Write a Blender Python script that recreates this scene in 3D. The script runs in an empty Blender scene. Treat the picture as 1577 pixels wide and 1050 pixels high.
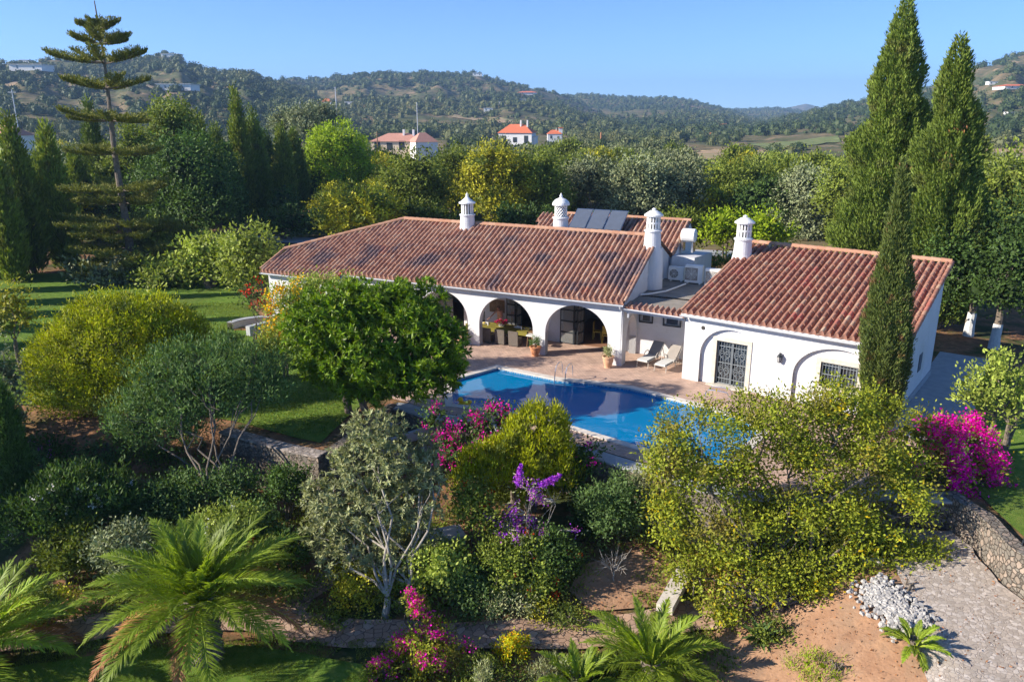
import bpy, math, random, time
import numpy as np
from mathutils import Vector, geometry
T0 = time.time()
R = math.radians
SC = bpy.context.scene
COL = SC.collection
F, TH, HC = 1190.0, R(16.287), 12.0
CT, ST = math.cos(TH), math.sin(TH)
# ------------------------------------------------------------------ frames
FA = (5.435, 36.573, R(-26.195))          # the long wing: origin at the right corner of its arcade
FB = (8.065, 34.752, R(-37.752))          # the right wing: origin at its left front corner
FW = (0.0, 0.0, 0.0)
def fw(fr, u, w, z=0.0):
    c, s = math.cos(fr[2]), math.sin(fr[2])
    return (fr[0] + u * c - w * s, fr[1] + u * s + w * c, z)
def fwn(fr, p):
    p = np.asarray(p, float); c, s = math.cos(fr[2]), math.sin(fr[2])
    return np.stack([fr[0] + p[:, 0] * c - p[:, 1] * s, fr[1] + p[:, 0] * s + p[:, 1] * c, p[:, 2]], 1)
def P(px, py, z=0.0):
    """point of height z seen along the direction (px, py)"""
    X = (px - 788.5) / F; v = (py - 525) / F
    y, zz = CT - v * ST, -ST - v * CT
    t = (z - HC) / zz
    return (X * t, y * t)
def at(px, Y, z=0.0):
    d = Y * CT - (z - HC) * ST
    return ((px - 788.5) / F * d, Y)
def zat(py, Y):
    v = (py - 525) / F
    return HC + Y * (-ST - v * CT) / (CT - v * ST)
def mpp(Y, z=0.0):
    return (Y * CT - (z - HC) * ST) / F
# ------------------------------------------------------------------ noise
def hash2(i, j, seed=0):
    n = (i.astype(np.int64) * 374761393 + j.astype(np.int64) * 668265263 + seed * 2147483647 + 1013904223) & 0xffffffff
    n = ((n ^ (n >> 13)) * 1274126177) & 0xffffffff
    n = n ^ (n >> 16)
    return (n & 0xffffff) / float(0xffffff)
def vnoise(x, y, seed=0):
    x = np.asarray(x, float); y = np.asarray(y, float)
    i = np.floor(x); j = np.floor(y); fx = x - i; fy = y - j
    fx = fx * fx * (3 - 2 * fx); fy = fy * fy * (3 - 2 * fy)
    a = hash2(i, j, seed); b = hash2(i + 1, j, seed); c = hash2(i, j + 1, seed); d = hash2(i + 1, j + 1, seed)
    return (a * (1 - fx) + b * fx) * (1 - fy) + (c * (1 - fx) + d * fx) * fy
def fbm(x, y, o=4, seed=0):
    s = 0; a = .5
    for k in range(o):
        s = s + a * vnoise(x * 2 ** k, y * 2 ** k, seed + k * 17); a *= .5
    return s / (1 - .5 ** o)
def sstep(a, b, x):
    t = np.clip((x - a) / (b - a), 0, 1); return t * t * (3 - 2 * t)
# ------------------------------------------------------------------ mesh building
def prop(o, label=None, cat=None, group=None, kind=None):
    if label: o['label'] = label
    if cat: o['category'] = cat
    if group: o['group'] = group
    if kind: o['kind'] = kind
    return o
def empty(name, loc, label=None, cat=None, group=None, rz=0.0):
    o = bpy.data.objects.new(name, None); COL.objects.link(o)
    o.location = loc; o.rotation_euler = (0, 0, rz); o.empty_display_size = .1
    return prop(o, label, cat, group)
class MB:
    def __init__(s): s.v = []; s.f = []; s.r = []; s.m = []; s.n = 0
    def add(s, v, f, rnd=0.5, mi=0):
        v = np.asarray(v, float).reshape(-1, 3); f = np.asarray(f, int)
        if len(f) == 0: return s
        s.v.append(v); s.f.append((f + s.n))
        s.r.append(np.full(len(f), rnd) if np.isscalar(rnd) else np.asarray(rnd, float))
        s.m.append(np.full(len(f), mi)); s.n += len(v); return s
    def box(s, c, size, rz=0.0, mi=0, rnd=.5, fr=None):
        hx, hy, hz = size[0] / 2, size[1] / 2, size[2] / 2
        v = np.array([[x, y, z] for z in (-hz, hz) for y in (-hy, hy) for x in (-hx, hx)])
        if rz: v[:, :2] = v[:, :2] @ np.array([[math.cos(rz), math.sin(rz)], [-math.sin(rz), math.cos(rz)]])
        v = v + np.array(c)
        if fr: v = fwn(fr, v)
        return s.add(v, [[0, 2, 3, 1], [4, 5, 7, 6], [0, 1, 5, 4], [2, 6, 7, 3], [0, 4, 6, 2], [1, 3, 7, 5]], rnd, mi)
    def bx(s, fr, u0, u1, w0, w1, z0, z1, mi=0, rnd=.5):
        return s.box(((u0 + u1) / 2, (w0 + w1) / 2, (z0 + z1) / 2), (u1 - u0, w1 - w0, z1 - z0), 0, mi, rnd, fr)
    def tube(s, pts, rad, n=8, cap=True, mi=0, rnd=.5):
        pts = np.asarray(pts, float); m = len(pts)
        rad = np.full(m, rad) if np.isscalar(rad) else np.asarray(rad, float)
        tan = np.gradient(pts, axis=0); tan /= np.linalg.norm(tan, axis=1)[:, None] + 1e-9
        ref = np.array([0, 0, 1.0]) if abs(tan[:, 2]).mean() < .8 else np.array([1.0, 0, 0])
        a = np.cross(tan, ref); a /= np.linalg.norm(a, axis=1)[:, None] + 1e-9
        b = np.cross(tan, a)
        th = np.linspace(0, 2 * math.pi, n, endpoint=False)
        v = pts[:, None] + rad[:, None, None] * (np.cos(th)[None, :, None] * a[:, None] + np.sin(th)[None, :, None] * b[:, None])
        i = np.arange(m - 1)[:, None] * n; j = np.arange(n)[None]; k = (j + 1) % n
        f = np.stack([i + j, i + k, i + n + k, i + n + j], -1).reshape(-1, 4)[:, ::-1]
        s.add(v.reshape(-1, 3), f, rnd, mi)
        if cap:
            for e, o in ((0, 0), (m - 1, (m - 1) * n)):
                c = pts[e]; vv = np.vstack([v[e], c[None]])
                ff = [[q, (q + 1) % n, n, n] for q in range(n)]
                s.v.append(vv); s.f.append(np.array([[x[0], x[1], n, -1] for x in ff]) + np.array([s.n, s.n, s.n, 0]))
                s.r.append(np.full(n, rnd if np.isscalar(rnd) else .5)); s.m.append(np.full(n, mi)); s.n += n + 1
        return s
    def lathe(s, c, prof, n=20, mi=0, rnd=.5):
        """prof: list of (radius, z)"""
        prof = np.array(prof, float); m = len(prof); th = np.linspace(0, 2 * math.pi, n, endpoint=False)
        v = np.stack([prof[:, 0:1] * np.cos(th), prof[:, 0:1] * np.sin(th), np.repeat(prof[:, 1:2], n, 1)], -1) + np.array(c)
        i = np.arange(m - 1)[:, None] * n; j = np.arange(n)[None]; k = (j + 1) % n
        f = np.stack([i + j, i + k, i + n + k, i + n + j], -1).reshape(-1, 4)
        return s.add(v.reshape(-1, 3), f, rnd, mi)
    def grid(s, v, mi=0, rnd=.5, flip=False):
        """v: (a, b, 3)"""
        a, b = v.shape[:2]; i = np.arange(a - 1)[:, None] * b; j = np.arange(b - 1)[None]
        f = np.stack([i + j, i + b + j, i + b + j + 1, i + j + 1], -1).reshape(-1, 4)
        if flip: f = f[:, ::-1]
        return s.add(v.reshape(-1, 3), f, rnd, mi)
    def prism(s, poly, z0, z1, fr=None, mi=0, rnd=.5):
        """vertical prism over a convex-ish polygon [(x,y)...]"""
        n = len(poly); v = [(x, y, z0) for x, y in poly] + [(x, y, z1) for x, y in poly]
        v = np.array(v, float)
        if fr: v = fwn(fr, v)
        s.add(v, [[i, (i + 1) % n, n + (i + 1) % n, n + i] for i in range(n)], rnd, mi)
        tr = geometry.tessellate_polygon([[Vector((x, y, 0)) for x, y in poly]])
        f = []
        for t in tr:
            f.append([t[0] + n, t[1] + n, t[2] + n, -1]); f.append([t[2], t[1], t[0], -1])
        f = np.array(f); g = f + s.n; g[f < 0] = -1
        s.v.append(v); s.f.append(g); s.r.append(np.full(len(f), rnd)); s.m.append(np.full(len(f), mi)); s.n += 2 * n
        return s
    def build(s, name, mats, parent=None, smooth=False, **kw):
        V = np.vstack(s.v); fs = s.f; rr = np.concatenate(s.r); mm = np.concatenate(s.m)
        W = max(f.shape[1] for f in fs)
        Fc = np.vstack([np.pad(f, ((0, 0), (0, W - f.shape[1])), constant_values=-1) for f in fs])
        if parent is not None: V = V - np.array(parent.matrix_world.translation if False else parent_loc(parent))
        mask = Fc >= 0; cnt = mask.sum(1); loops = Fc[mask]
        me = bpy.data.meshes.new(name)
        me.vertices.add(len(V)); me.vertices.foreach_set('co', V.astype(np.float32).ravel())
        me.loops.add(len(loops)); me.loops.foreach_set('vertex_index', loops.astype(np.int32))
        me.polygons.add(len(cnt))
        me.polygons.foreach_set('loop_start', np.concatenate([[0], np.cumsum(cnt)[:-1]]).astype(np.int32))
        me.polygons.foreach_set('loop_total', cnt.astype(np.int32))
        me.polygons.foreach_set('material_index', mm.astype(np.int32))
        me.polygons.foreach_set('use_smooth', np.full(len(cnt), bool(smooth)))
        at_ = me.attributes.new('rnd', 'FLOAT', 'FACE'); at_.data.foreach_set('value', rr.astype(np.float32))
        for m in (mats if isinstance(mats, (list, tuple)) else [mats]): me.materials.append(m)
        me.update(calc_edges=True)
        o = bpy.data.objects.new(name, me); COL.objects.link(o)
        if parent is not None: o.parent = parent
        return prop(o, **kw)
def parent_loc(p):
    l = Vector((0, 0, 0))
    while p is not None: l = l + p.location; p = p.parent
    return l
def dup(root, loc, rz=0.0, scale=1.0, label=None, group=None):
    r = root.copy(); COL.objects.link(r); r.location = loc; r.rotation_euler = (0, 0, rz); r.scale = (scale, scale, scale) if np.isscalar(scale) else scale
    if label: r['label'] = label
    if group: r['group'] = group
    for ch in KIDS.get(root.name, []):
        c = ch.copy(); COL.objects.link(c); c.parent = r
        for g in KIDS.get(ch.name, []):
            d = g.copy(); COL.objects.link(d); d.parent = c
    return r
KIDS = {}
def freeze(root):
    KIDS[root.name] = [o for o in bpy.data.objects if o.parent == root]
    for c in KIDS[root.name]: KIDS[c.name] = [o for o in bpy.data.objects if o.parent == c]
    return root
# ------------------------------------------------------------------ materials
def nodes(name):
    m = bpy.data.materials.new(name); m.use_nodes = True; nt = m.node_tree
    for n in list(nt.nodes): nt.nodes.remove(n)
    out = nt.nodes.new('ShaderNodeOutputMaterial')
    return m, nt, out
def N(nt, t, **kw):
    n = nt.nodes.new(t)
    for k, v in kw.items():
        if k.startswith('i_'):
            n.inputs[k[2:].replace('_', ' ')].default_value = v
        else: setattr(n, k, v)
    return n
def ramp(nt, stops, interp='LINEAR'):
    r = nt.nodes.new('ShaderNodeValToRGB'); cr = r.color_ramp; cr.interpolation = interp
    while len(cr.elements) < len(stops): cr.elements.new(.5)
    for e, (p, c) in zip(cr.elements, stops): e.position = p; e.color = (*c, 1)
    return r
def mixc(nt, a, b, fac, mode='MIX'):
    m = nt.nodes.new('ShaderNodeMix'); m.data_type = 'RGBA'; m.blend_type = mode
    for s, v in ((0, fac), (6, a), (7, b)):
        if hasattr(v, 'is_output') or hasattr(v, 'links'): nt.links.new(v, m.inputs[s])
        elif isinstance(v, (int, float)): m.inputs[s].default_value = v
        else: m.inputs[s].default_value = (*v, 1)
    return m.outputs[2]
def noise_mat(name, cols, scale=3.0, rough=.8, bump=0.0, bscale=None, detail=6, spec=.3, big=None, world=True, metal=0.0):
    """cols: ramp stops over object-space noise; big=(scale, colour, lo, hi) lays a second large patch colour"""
    m, nt, out = nodes(name); b = N(nt, 'ShaderNodeBsdfPrincipled')
    tc = N(nt, 'ShaderNodeTexCoord'); nz = N(nt, 'ShaderNodeTexNoise', i_Scale=scale, i_Detail=detail, i_Roughness=.6)
    src = N(nt, 'ShaderNodeNewGeometry').outputs['Position'] if world else tc.outputs['Object']
    nt.links.new(src, nz.inputs['Vector'])
    r = ramp(nt, cols); nt.links.new(nz.outputs[0], r.inputs[0]); col = r.outputs[0]
    if big:
        for bg in (big if isinstance(big, list) else [big]):
            n2 = N(nt, 'ShaderNodeTexNoise', i_Scale=bg[0], i_Detail=5.0, i_Roughness=.6); nt.links.new(src, n2.inputs['Vector'])
            mr = N(nt, 'ShaderNodeMapRange'); mr.inputs[1].default_value = bg[2]; mr.inputs[2].default_value = bg[3]
            nt.links.new(n2.outputs[0], mr.inputs[0]); col = mixc(nt, col, bg[1], mr.outputs[0])
    nt.links.new(col, b.inputs['Base Color']); b.inputs['Roughness'].default_value = rough
    b.inputs['Specular IOR Level'].default_value = spec; b.inputs['Metallic'].default_value = metal
    if bump:
        nb = N(nt, 'ShaderNodeTexNoise', i_Scale=bscale or scale * 3, i_Detail=6.0); nt.links.new(src, nb.inputs['Vector'])
        bp = N(nt, 'ShaderNodeBump', i_Strength=bump, i_Distance=.05); nt.links.new(nb.outputs[0], bp.inputs['Height'])
        nt.links.new(bp.outputs[0], b.inputs['Normal'])
    nt.links.new(b.outputs[0], out.inputs[0]); return m
def leaf_mat(name, stops, trans=.3, rough=.6, patch=None, spec=.2):
    m, nt, out = nodes(name); b = N(nt, 'ShaderNodeBsdfPrincipled')
    a = N(nt, 'ShaderNodeAttribute', attribute_name='rnd')
    r = ramp(nt, stops); nt.links.new(a.outputs['Fac'], r.inputs[0]); col = r.outputs[0]
    oi = N(nt, 'ShaderNodeObjectInfo'); hs = N(nt, 'ShaderNodeHueSaturation')
    mr = N(nt, 'ShaderNodeMapRange'); mr.inputs[3].default_value = .82; mr.inputs[4].default_value = 1.18
    nt.links.new(oi.outputs['Random'], mr.inputs[0]); nt.links.new(mr.outputs[0], hs.inputs['Value'])
    hs.inputs['Saturation'].default_value = 1.12; nt.links.new(col, hs.inputs['Color']); col = hs.outputs[0]
    if patch:   # whole boughs of another colour (dry, yellow or fresh growth)
        nz = N(nt, 'ShaderNodeTexNoise', i_Scale=patch[0], i_Detail=3.0); g = N(nt, 'ShaderNodeNewGeometry')
        nt.links.new(g.outputs['Position'], nz.inputs['Vector'])
        m2 = N(nt, 'ShaderNodeMapRange'); m2.inputs[1].default_value = patch[2]; m2.inputs[2].default_value = patch[3]
        nt.links.new(nz.outputs[0], m2.inputs[0]); col = mixc(nt, col, patch[1], m2.outputs[0])
    nt.links.new(col, b.inputs['Base Color']); b.inputs['Roughness'].default_value = rough
    b.inputs['Specular IOR Level'].default_value = spec
    if trans:
        t = N(nt, 'ShaderNodeBsdfTranslucent'); tcol = mixc(nt, col, (1.0, .95, .35), .6, 'MULTIPLY'); tv = mixc(nt, tcol, (1.7, 1.8, 1.2), 1.0, 'MULTIPLY')
        nt.links.new(tv, t.inputs[0]); mx = N(nt, 'ShaderNodeMixShader'); mx.inputs[0].default_value = trans
        nt.links.new(b.outputs[0], mx.inputs[1]); nt.links.new(t.outputs[0], mx.inputs[2]); nt.links.new(mx.outputs[0], out.inputs[0])
    else: nt.links.new(b.outputs[0], out.inputs[0])
    return m
def G(c, k): return tuple(x * k for x in c)
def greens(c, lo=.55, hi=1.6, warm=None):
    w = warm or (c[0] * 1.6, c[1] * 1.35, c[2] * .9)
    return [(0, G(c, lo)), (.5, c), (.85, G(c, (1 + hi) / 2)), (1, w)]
def plain(name, c, rough=.5, metal=0.0, spec=.4, emit=None):
    return noise_mat(name, [(.3, G(c, .9)), (.7, G(c, 1.06))], 2.5, rough, 0, None, 4, spec, None, True, metal)
M = {}
M['plaster'] = noise_mat('plaster', [(.3, (.61, .61, .62)), (.7, (.67, .67, .68))], 1.2, .85, .25, 14, spec=.15, big=[(.5, (.56, .55, .52), .55, .75), (5, (.52, .51, .47), .62, .74)])
M['plaster_shadeside'] = M['plaster']
M['stoneframe'] = noise_mat('limestone_frame', [(.3, (.50, .46, .38)), (.7, (.64, .6, .52))], 6, .8, .2, 30)
M['darkmetal'] = plain('dark_metal', (.03, .035, .04), .45, .3)
M['glass'] = plain('window_glass', (.05, .06, .07), .08, 0, .8)
M['curtain'] = plain('curtain', (.55, .5, .42), .9)
M['steel'] = plain('steel', (.75, .75, .76), .25, 1.0)
M['gutter'] = plain('gutter_grey', (.55, .57, .60), .5)
M['ac'] = plain('ac_casing', (.78, .78, .75), .5)
M['dark'] = plain('dark_interior', (.05, .045, .04), .9)
M['roofmembrane'] = noise_mat('flat_roof_felt', [(.3, (.22, .20, .17)), (.7, (.30, .27, .23))], 2, .95, .2, 20, big=(.8, (.16, .16, .15), .55, .7))
M['wicker'] = noise_mat('grey_wicker', [(.3, (.10, .085, .07)), (.7, (.2, .17, .14))], 30, .7, .4, 60)
M['terracotta'] = noise_mat('terracotta', [(.3, (.48, .19, .09)), (.7, (.62, .28, .14))], 5, .8, .1, 20)
M['terra2'] = noise_mat('pale_terracotta', [(.3, (.50, .28, .16)), (.7, (.66, .42, .27))], 5, .8, .1, 20)
M['yellow'] = plain('yellow_paint', (.62, .46, .06), .6)
M['white'] = plain('white_paint', (.78, .78, .76), .5)
M['wood'] = noise_mat('wood', [(.3, (.18, .10, .05)), (.7, (.30, .18, .09))], 8, .6)
M['cream'] = plain('cream_fabric', (.62, .62, .6), .9)
M['taupe'] = plain('taupe_mesh', (.30, .27, .24), .8)
M['skin'] = plain('skin', (.42, .23, .16), .55)
M['bluegrey'] = noise_mat('bluegrey_stone', [(.3, (.30, .32, .33)), (.7, (.42, .43, .43))], 2.5, .85, .2, 15)
M['coping'] = noise_mat('pale_coping', [(.3, (.56, .50, .43)), (.7, (.70, .65, .58))], 3, .8, .15, 20)

def tile_mat(name, stops, stain_shade, s_lo, s_hi):
    m, nt, out = nodes(name); b = N(nt, 'ShaderNodeBsdfPrincipled'); g = N(nt, 'ShaderNodeNewGeometry')
    a = N(nt, 'ShaderNodeAttribute', attribute_name='rnd'); r = ramp(nt, stops); nt.links.new(a.outputs['Fac'], r.inputs[0])
    nz = N(nt, 'ShaderNodeTexNoise', i_Scale=9.0, i_Detail=6.0, i_Roughness=.7); nt.links.new(g.outputs['Position'], nz.inputs['Vector'])
    mr = N(nt, 'ShaderNodeMapRange'); mr.inputs[1].default_value = .35; mr.inputs[2].default_value = .7; nt.links.new(nz.outputs[0], mr.inputs[0])
    fm = N(nt, 'ShaderNodeMath', operation='MULTIPLY'); nt.links.new(mr.outputs[0], fm.inputs[0]); fm.inputs[1].default_value = .3
    col = mixc(nt, r.outputs[0], (.42, .31, .25), fm.outputs[0])
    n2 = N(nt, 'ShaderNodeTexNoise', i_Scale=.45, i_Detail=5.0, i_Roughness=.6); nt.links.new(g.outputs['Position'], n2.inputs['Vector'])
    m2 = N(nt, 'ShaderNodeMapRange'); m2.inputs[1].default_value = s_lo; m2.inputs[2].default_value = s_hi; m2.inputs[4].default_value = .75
    nt.links.new(n2.outputs[0], m2.inputs[0]); col = mixc(nt, col, stain_shade, m2.outputs[0])
    nt.links.new(col, b.inputs['Base Color']); b.inputs['Roughness'].default_value = .85; b.inputs['Specular IOR Level'].default_value = .2
    bp = N(nt, 'ShaderNodeBump', i_Strength=.4, i_Distance=.03); nt.links.new(nz.outputs[0], bp.inputs['Height']); nt.links.new(bp.outputs[0], b.inputs['Normal'])
    nt.links.new(b.outputs[0], out.inputs[0]); return m
M['tiles_a'] = tile_mat('roof_tiles_faded', [(0, (.27, .13, .09)), (.35, (.37, .195, .13)), (.7, (.42, .245, .17)), (.9, (.46, .31, .22)), (1, (.42, .17, .11))], (.13, .105, .12), .51, .60)  # the bluish dark patches are tree shade painted into the tile colour
M['tiles_b'] = tile_mat('roof_tiles_red', [(0, (.22, .10, .07)), (.3, (.34, .14, .09)), (.6, (.40, .19, .12)), (.8, (.44, .28, .18)), (.92, (.42, .11, .08)), (1, (.50, .38, .26))], (.16, .12, .1), .62, .8)
M['ridge'] = tile_mat('ridge_tiles', [(0, (.40, .19, .11)), (1, (.48, .28, .18))], (.3, .2, .14), .6, .8)

def stone_mat(name, c1, c2, mortar, scale=4.0, mw=.06, bump=.6):
    m, nt, out = nodes(name); b = N(nt, 'ShaderNodeBsdfPrincipled'); g = N(nt, 'ShaderNodeNewGeometry')
    nz = N(nt, 'ShaderNodeTexNoise', i_Scale=scale * 1.3, i_Detail=2.0); nt.links.new(g.outputs['Position'], nz.inputs['Vector'])
    dv = mixc(nt, g.outputs['Position'], nz.outputs[1], .08)
    v1 = N(nt, 'ShaderNodeTexVoronoi', i_Scale=scale); nt.links.new(dv, v1.inputs['Vector'])
    v2 = N(nt, 'ShaderNodeTexVoronoi', i_Scale=scale, feature='DISTANCE_TO_EDGE'); nt.links.new(dv, v2.inputs['Vector'])
    sep = N(nt, 'ShaderNodeSeparateColor'); nt.links.new(v1.outputs['Color'], sep.inputs[0])
    r = ramp(nt, [(0, c1), (.5, G(c1, .7)), (.75, c2), (1, G(c2, 1.25))]); nt.links.new(sep.outputs[0], r.inputs[0])
    n3 = N(nt, 'ShaderNodeTexNoise', i_Scale=scale * 5, i_Detail=5.0); nt.links.new(g.outputs['Position'], n3.inputs['Vector'])
    col = mixc(nt, r.outputs[0], mixc(nt, (.6, .6, .6), (1.3, 1.3, 1.3), n3.outputs[0]), .8, 'MULTIPLY')
    mr = N(nt, 'ShaderNodeMapRange'); mr.inputs[1].default_value = 0; mr.inputs[2].default_value = mw
    nt.links.new(v2.outputs['Distance'], mr.inputs[0]); col = mixc(nt, mortar, col, mr.outputs[0])
    nt.links.new(col, b.inputs['Base Color']); b.inputs['Roughness'].default_value = .9; b.inputs['Specular IOR Level'].default_value = .15
    bp = N(nt, 'ShaderNodeBump', i_Strength=bump, i_Distance=.06); nt.links.new(mr.outputs[0], bp.inputs['Height']); nt.links.new(bp.outputs[0], b.inputs['Normal'])
    nt.links.new(b.outputs[0], out.inputs[0]); return m
M['drystone'] = stone_mat('rubble_stone', (.25, .22, .18), (.29, .23, .18), (.15, .125, .10), 7.0, .10, .9)
M['crazy'] = stone_mat('crazy_paving', (.46, .30, .21), (.40, .28, .21), (.12, .08, .06), 4.6, .06, .5)
M['cobble'] = stone_mat('grey_cobbles', (.34, .30, .27), (.42, .36, .31), (.20, .16, .13), 7.0, .09, .5)

def brick_mat(name, c1, c2, mortar, sc=1.0, rot=0.0, patch=None):
    m, nt, out = nodes(name); b = N(nt, 'ShaderNodeBsdfPrincipled'); g = N(nt, 'ShaderNodeNewGeometry')
    mp = N(nt, 'ShaderNodeMapping'); mp.inputs['Rotation'].default_value = (0, 0, rot); nt.links.new(g.outputs['Position'], mp.inputs['Vector'])
    br = N(nt, 'ShaderNodeTexBrick', i_Scale=sc); nt.links.new(mp.outputs[0], br.inputs['Vector'])
    br.inputs['Color1'].default_value = (*c1, 1); br.inputs['Color2'].default_value = (*c2, 1); br.inputs['Mortar'].default_value = (*mortar, 1)
    br.inputs['Mortar Size'].default_value = .012; br.inputs['Brick Width'].default_value = .22; br.inputs['Row Height'].default_value = .11
    nz = N(nt, 'ShaderNodeTexNoise', i_Scale=.9, i_Detail=7.0, i_Roughness=.65); nt.links.new(g.outputs['Position'], nz.inputs['Vector'])
    r = ramp(nt, [(.3, (.62, .62, .64)), (.5, (1, 1, 1)), (.7, (1.25, 1.2, 1.15))]); nt.links.new(nz.outputs[0], r.inputs[0])
    col = mixc(nt, br.outputs['Color'], r.outputs[0], .9, 'MULTIPLY')
    nt.links.new(col, b.inputs['Base Color']); b.inputs['Roughness'].default_value = .85; b.inputs['Specular IOR Level'].default_value = .2
    bp = N(nt, 'ShaderNodeBump', i_Strength=.3, i_Distance=.02); nt.links.new(br.outputs['Fac'], bp.inputs['Height']); bp.invert = True; nt.links.new(bp.outputs[0], b.inputs['Normal'])
    nt.links.new(b.outputs[0], out.inputs[0]); return m
M['paving'] = brick_mat('brick_paving', (.60, .42, .32), (.46, .31, .24), (.38, .28, .22), 1.0, R(33))
M['drive'] = stone_mat('driveway_setts', (.54, .46, .38), (.50, .44, .38), (.40, .33, .27), 9.0, .07, .5)
M['soil'] = noise_mat('garden_soil', [(.3, (.16, .085, .05)), (.5, (.26, .135, .07)), (.7, (.36, .20, .11))], 2.2, .95, .9, 6, spec=.1,
                      big=[(.35, (.06, .075, .025), .46, .6), (3.5, (.045, .06, .02), .56, .68)])
M['dirt'] = noise_mat('red_dirt', [(.3, (.30, .165, .095)), (.7, (.43, .26, .155))], 1.5, .95, .7, 7, spec=.1, big=[(9, (.22, .13, .08), .55, .68), (1.2, (.30, .19, .12), .5, .66)])
M['lawn'] = noise_mat('lawn_turf', [(.25, (.06, .13, .016)), (.5, (.13, .225, .028)), (.75, (.22, .28, .05))], 3.1, .9, .8, 60, spec=.15, big=(.25, (.12, .15, .03), .5, .75))
# ================================================================== terrain
EDGE = [(-90, 33), (-40, 31.5), (-20, 30.2), (-15, 29.9), (-11.24, 28.27), (-8.5, 26.72), (-6.86, 25.98), (-6.3, 27.6), (-5.7, 29.6), (-5.0, 31.2), (-4.5, 31.1), (-3.6, 30.35), (-2.54, 29.75),
        (-.3, 28.55), (2.03, 27.1), (4.57, 25.1), (7.2, 23.2), (9.4, 22.6), (12.2, 23.2), (14.4, 22.9), (14.75, 21.4), (14.6, 19.6), (15.3, 17.3), (18, 12), (26, 2), (30, -10)]
EDG = np.array(EDGE, float)
PLAT = [*EDGE, (400, -10), (400, 900), (-400, 900), (-400, 33)]
def inpoly(x, y, poly):
    x = np.asarray(x, float); y = np.asarray(y, float); ins = np.zeros(x.shape, bool); n = len(poly)
    for i in range(n):
        x0, y0 = poly[i]; x1, y1 = poly[(i + 1) % n]
        if y0 == y1: continue
        c = ((y0 > y) != (y1 > y)) & (x < (x1 - x0) * (y - y0) / (y1 - y0) + x0); ins ^= c
    return ins
def dline(x, y, L):
    d = np.full(np.shape(x), 1e9)
    for (x0, y0), (x1, y1) in zip(L[:-1], L[1:]):
        dx, dy = x1 - x0, y1 - y0; t = np.clip(((x - x0) * dx + (y - y0) * dy) / (dx * dx + dy * dy), 0, 1)
        d = np.minimum(d, np.hypot(x - x0 - t * dx, y - y0 - t * dy))
    return d
POOL = [(-.72, 36.27), (2.04, 34.51), (3.56, 34.05), (5.44, 33.25), (8.1, 30.96), (9.6, 29.3), (9.7, 28.2), (7.4, 25.0), (5.51, 26.26), (2.12, 29.08), (-.23, 30.58), (-1.6, 31.0), (-2.55, 31.31), (-2.87, 34.33)]
def offset(poly, d):
    """grow a polygon (clockwise or not) outwards by d"""
    n = len(poly); a = sum(poly[i][0] * poly[(i + 1) % n][1] - poly[(i + 1) % n][0] * poly[i][1] for i in range(n)); s = 1 if a > 0 else -1
    o = []
    for i in range(n):
        p0, p1, p2 = np.array(poly[i - 1]), np.array(poly[i]), np.array(poly[(i + 1) % n])
        e1 = (p1 - p0) / np.linalg.norm(p1 - p0); e2 = (p2 - p1) / np.linalg.norm(p2 - p1)
        n1 = np.array([e1[1], -e1[0]]) * s; n2 = np.array([e2[1], -e2[0]]) * s; m = n1 + n2; m /= np.linalg.norm(m)
        o.append(tuple(p1 + m * d / max(.5, m @ n1)))
    return o
AZC = lambda px: np.arctan2((np.asarray(px, float) - 788.5) / F, CT - (177 - 525) / F * ST)
def sky_h(tab, D):
    px = np.array([p[0] for p in tab], float); py = np.array([p[1] for p in tab], float)
    v = (py - 525) / F; el = (-ST - v * CT) / np.hypot(CT - v * ST, (px - 788.5) / F)
    return AZC(px), 12 + D * el
RIDGES = [  # start of slope, crest distance, fall-off, skyline
    (330, 950, 900, [(-900, 120), (-400, 85), (-100, 97), (0, 98), (60, 95), (100, 90), (180, 90), (262, 86), (285, 90), (300, 103), (350, 112), (400, 118), (440, 128), (480, 142), (520, 160), (560, 200), (700, 260)]),
    (420, 1500, 1300, [(250, 260), (330, 170), (400, 144), (430, 128), (450, 123), (520, 118), (600, 114), (680, 115), (740, 118), (780, 125), (830, 138), (870, 150), (900, 162), (960, 185), (1020, 230)]),
    (650, 2300, 1800, [(700, 240), (800, 170), (870, 151), (900, 149), (960, 151), (1030, 151), (1060, 155), (1100, 165), (1140, 176), (1180, 192), (1230, 230)]),
    (1500, 3400, 1800, [(1050, 230), (1100, 176), (1130, 169), (1190, 168), (1230, 172), (1280, 200)]),
    (3000, 5200, 2500, [(1050, 190), (1100, 170), (1180, 169), (1210, 166), (1240, 160), (1262, 165), (1300, 170), (1700, 176)]),
    (300, 1250, 1100, [(960, 260), (1050, 232), (1100, 214), (1150, 200), (1200, 187), (1250, 174), (1300, 163), (1350, 152), (1400, 142), (1450, 127), (1500, 107), (1540, 88), (1577, 80), (1700, 60), (2100, 40), (3000, 60)])]
RT = [(r0, D, fo) + sky_h(t, D) for r0, D, fo, t in RIDGES]
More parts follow.
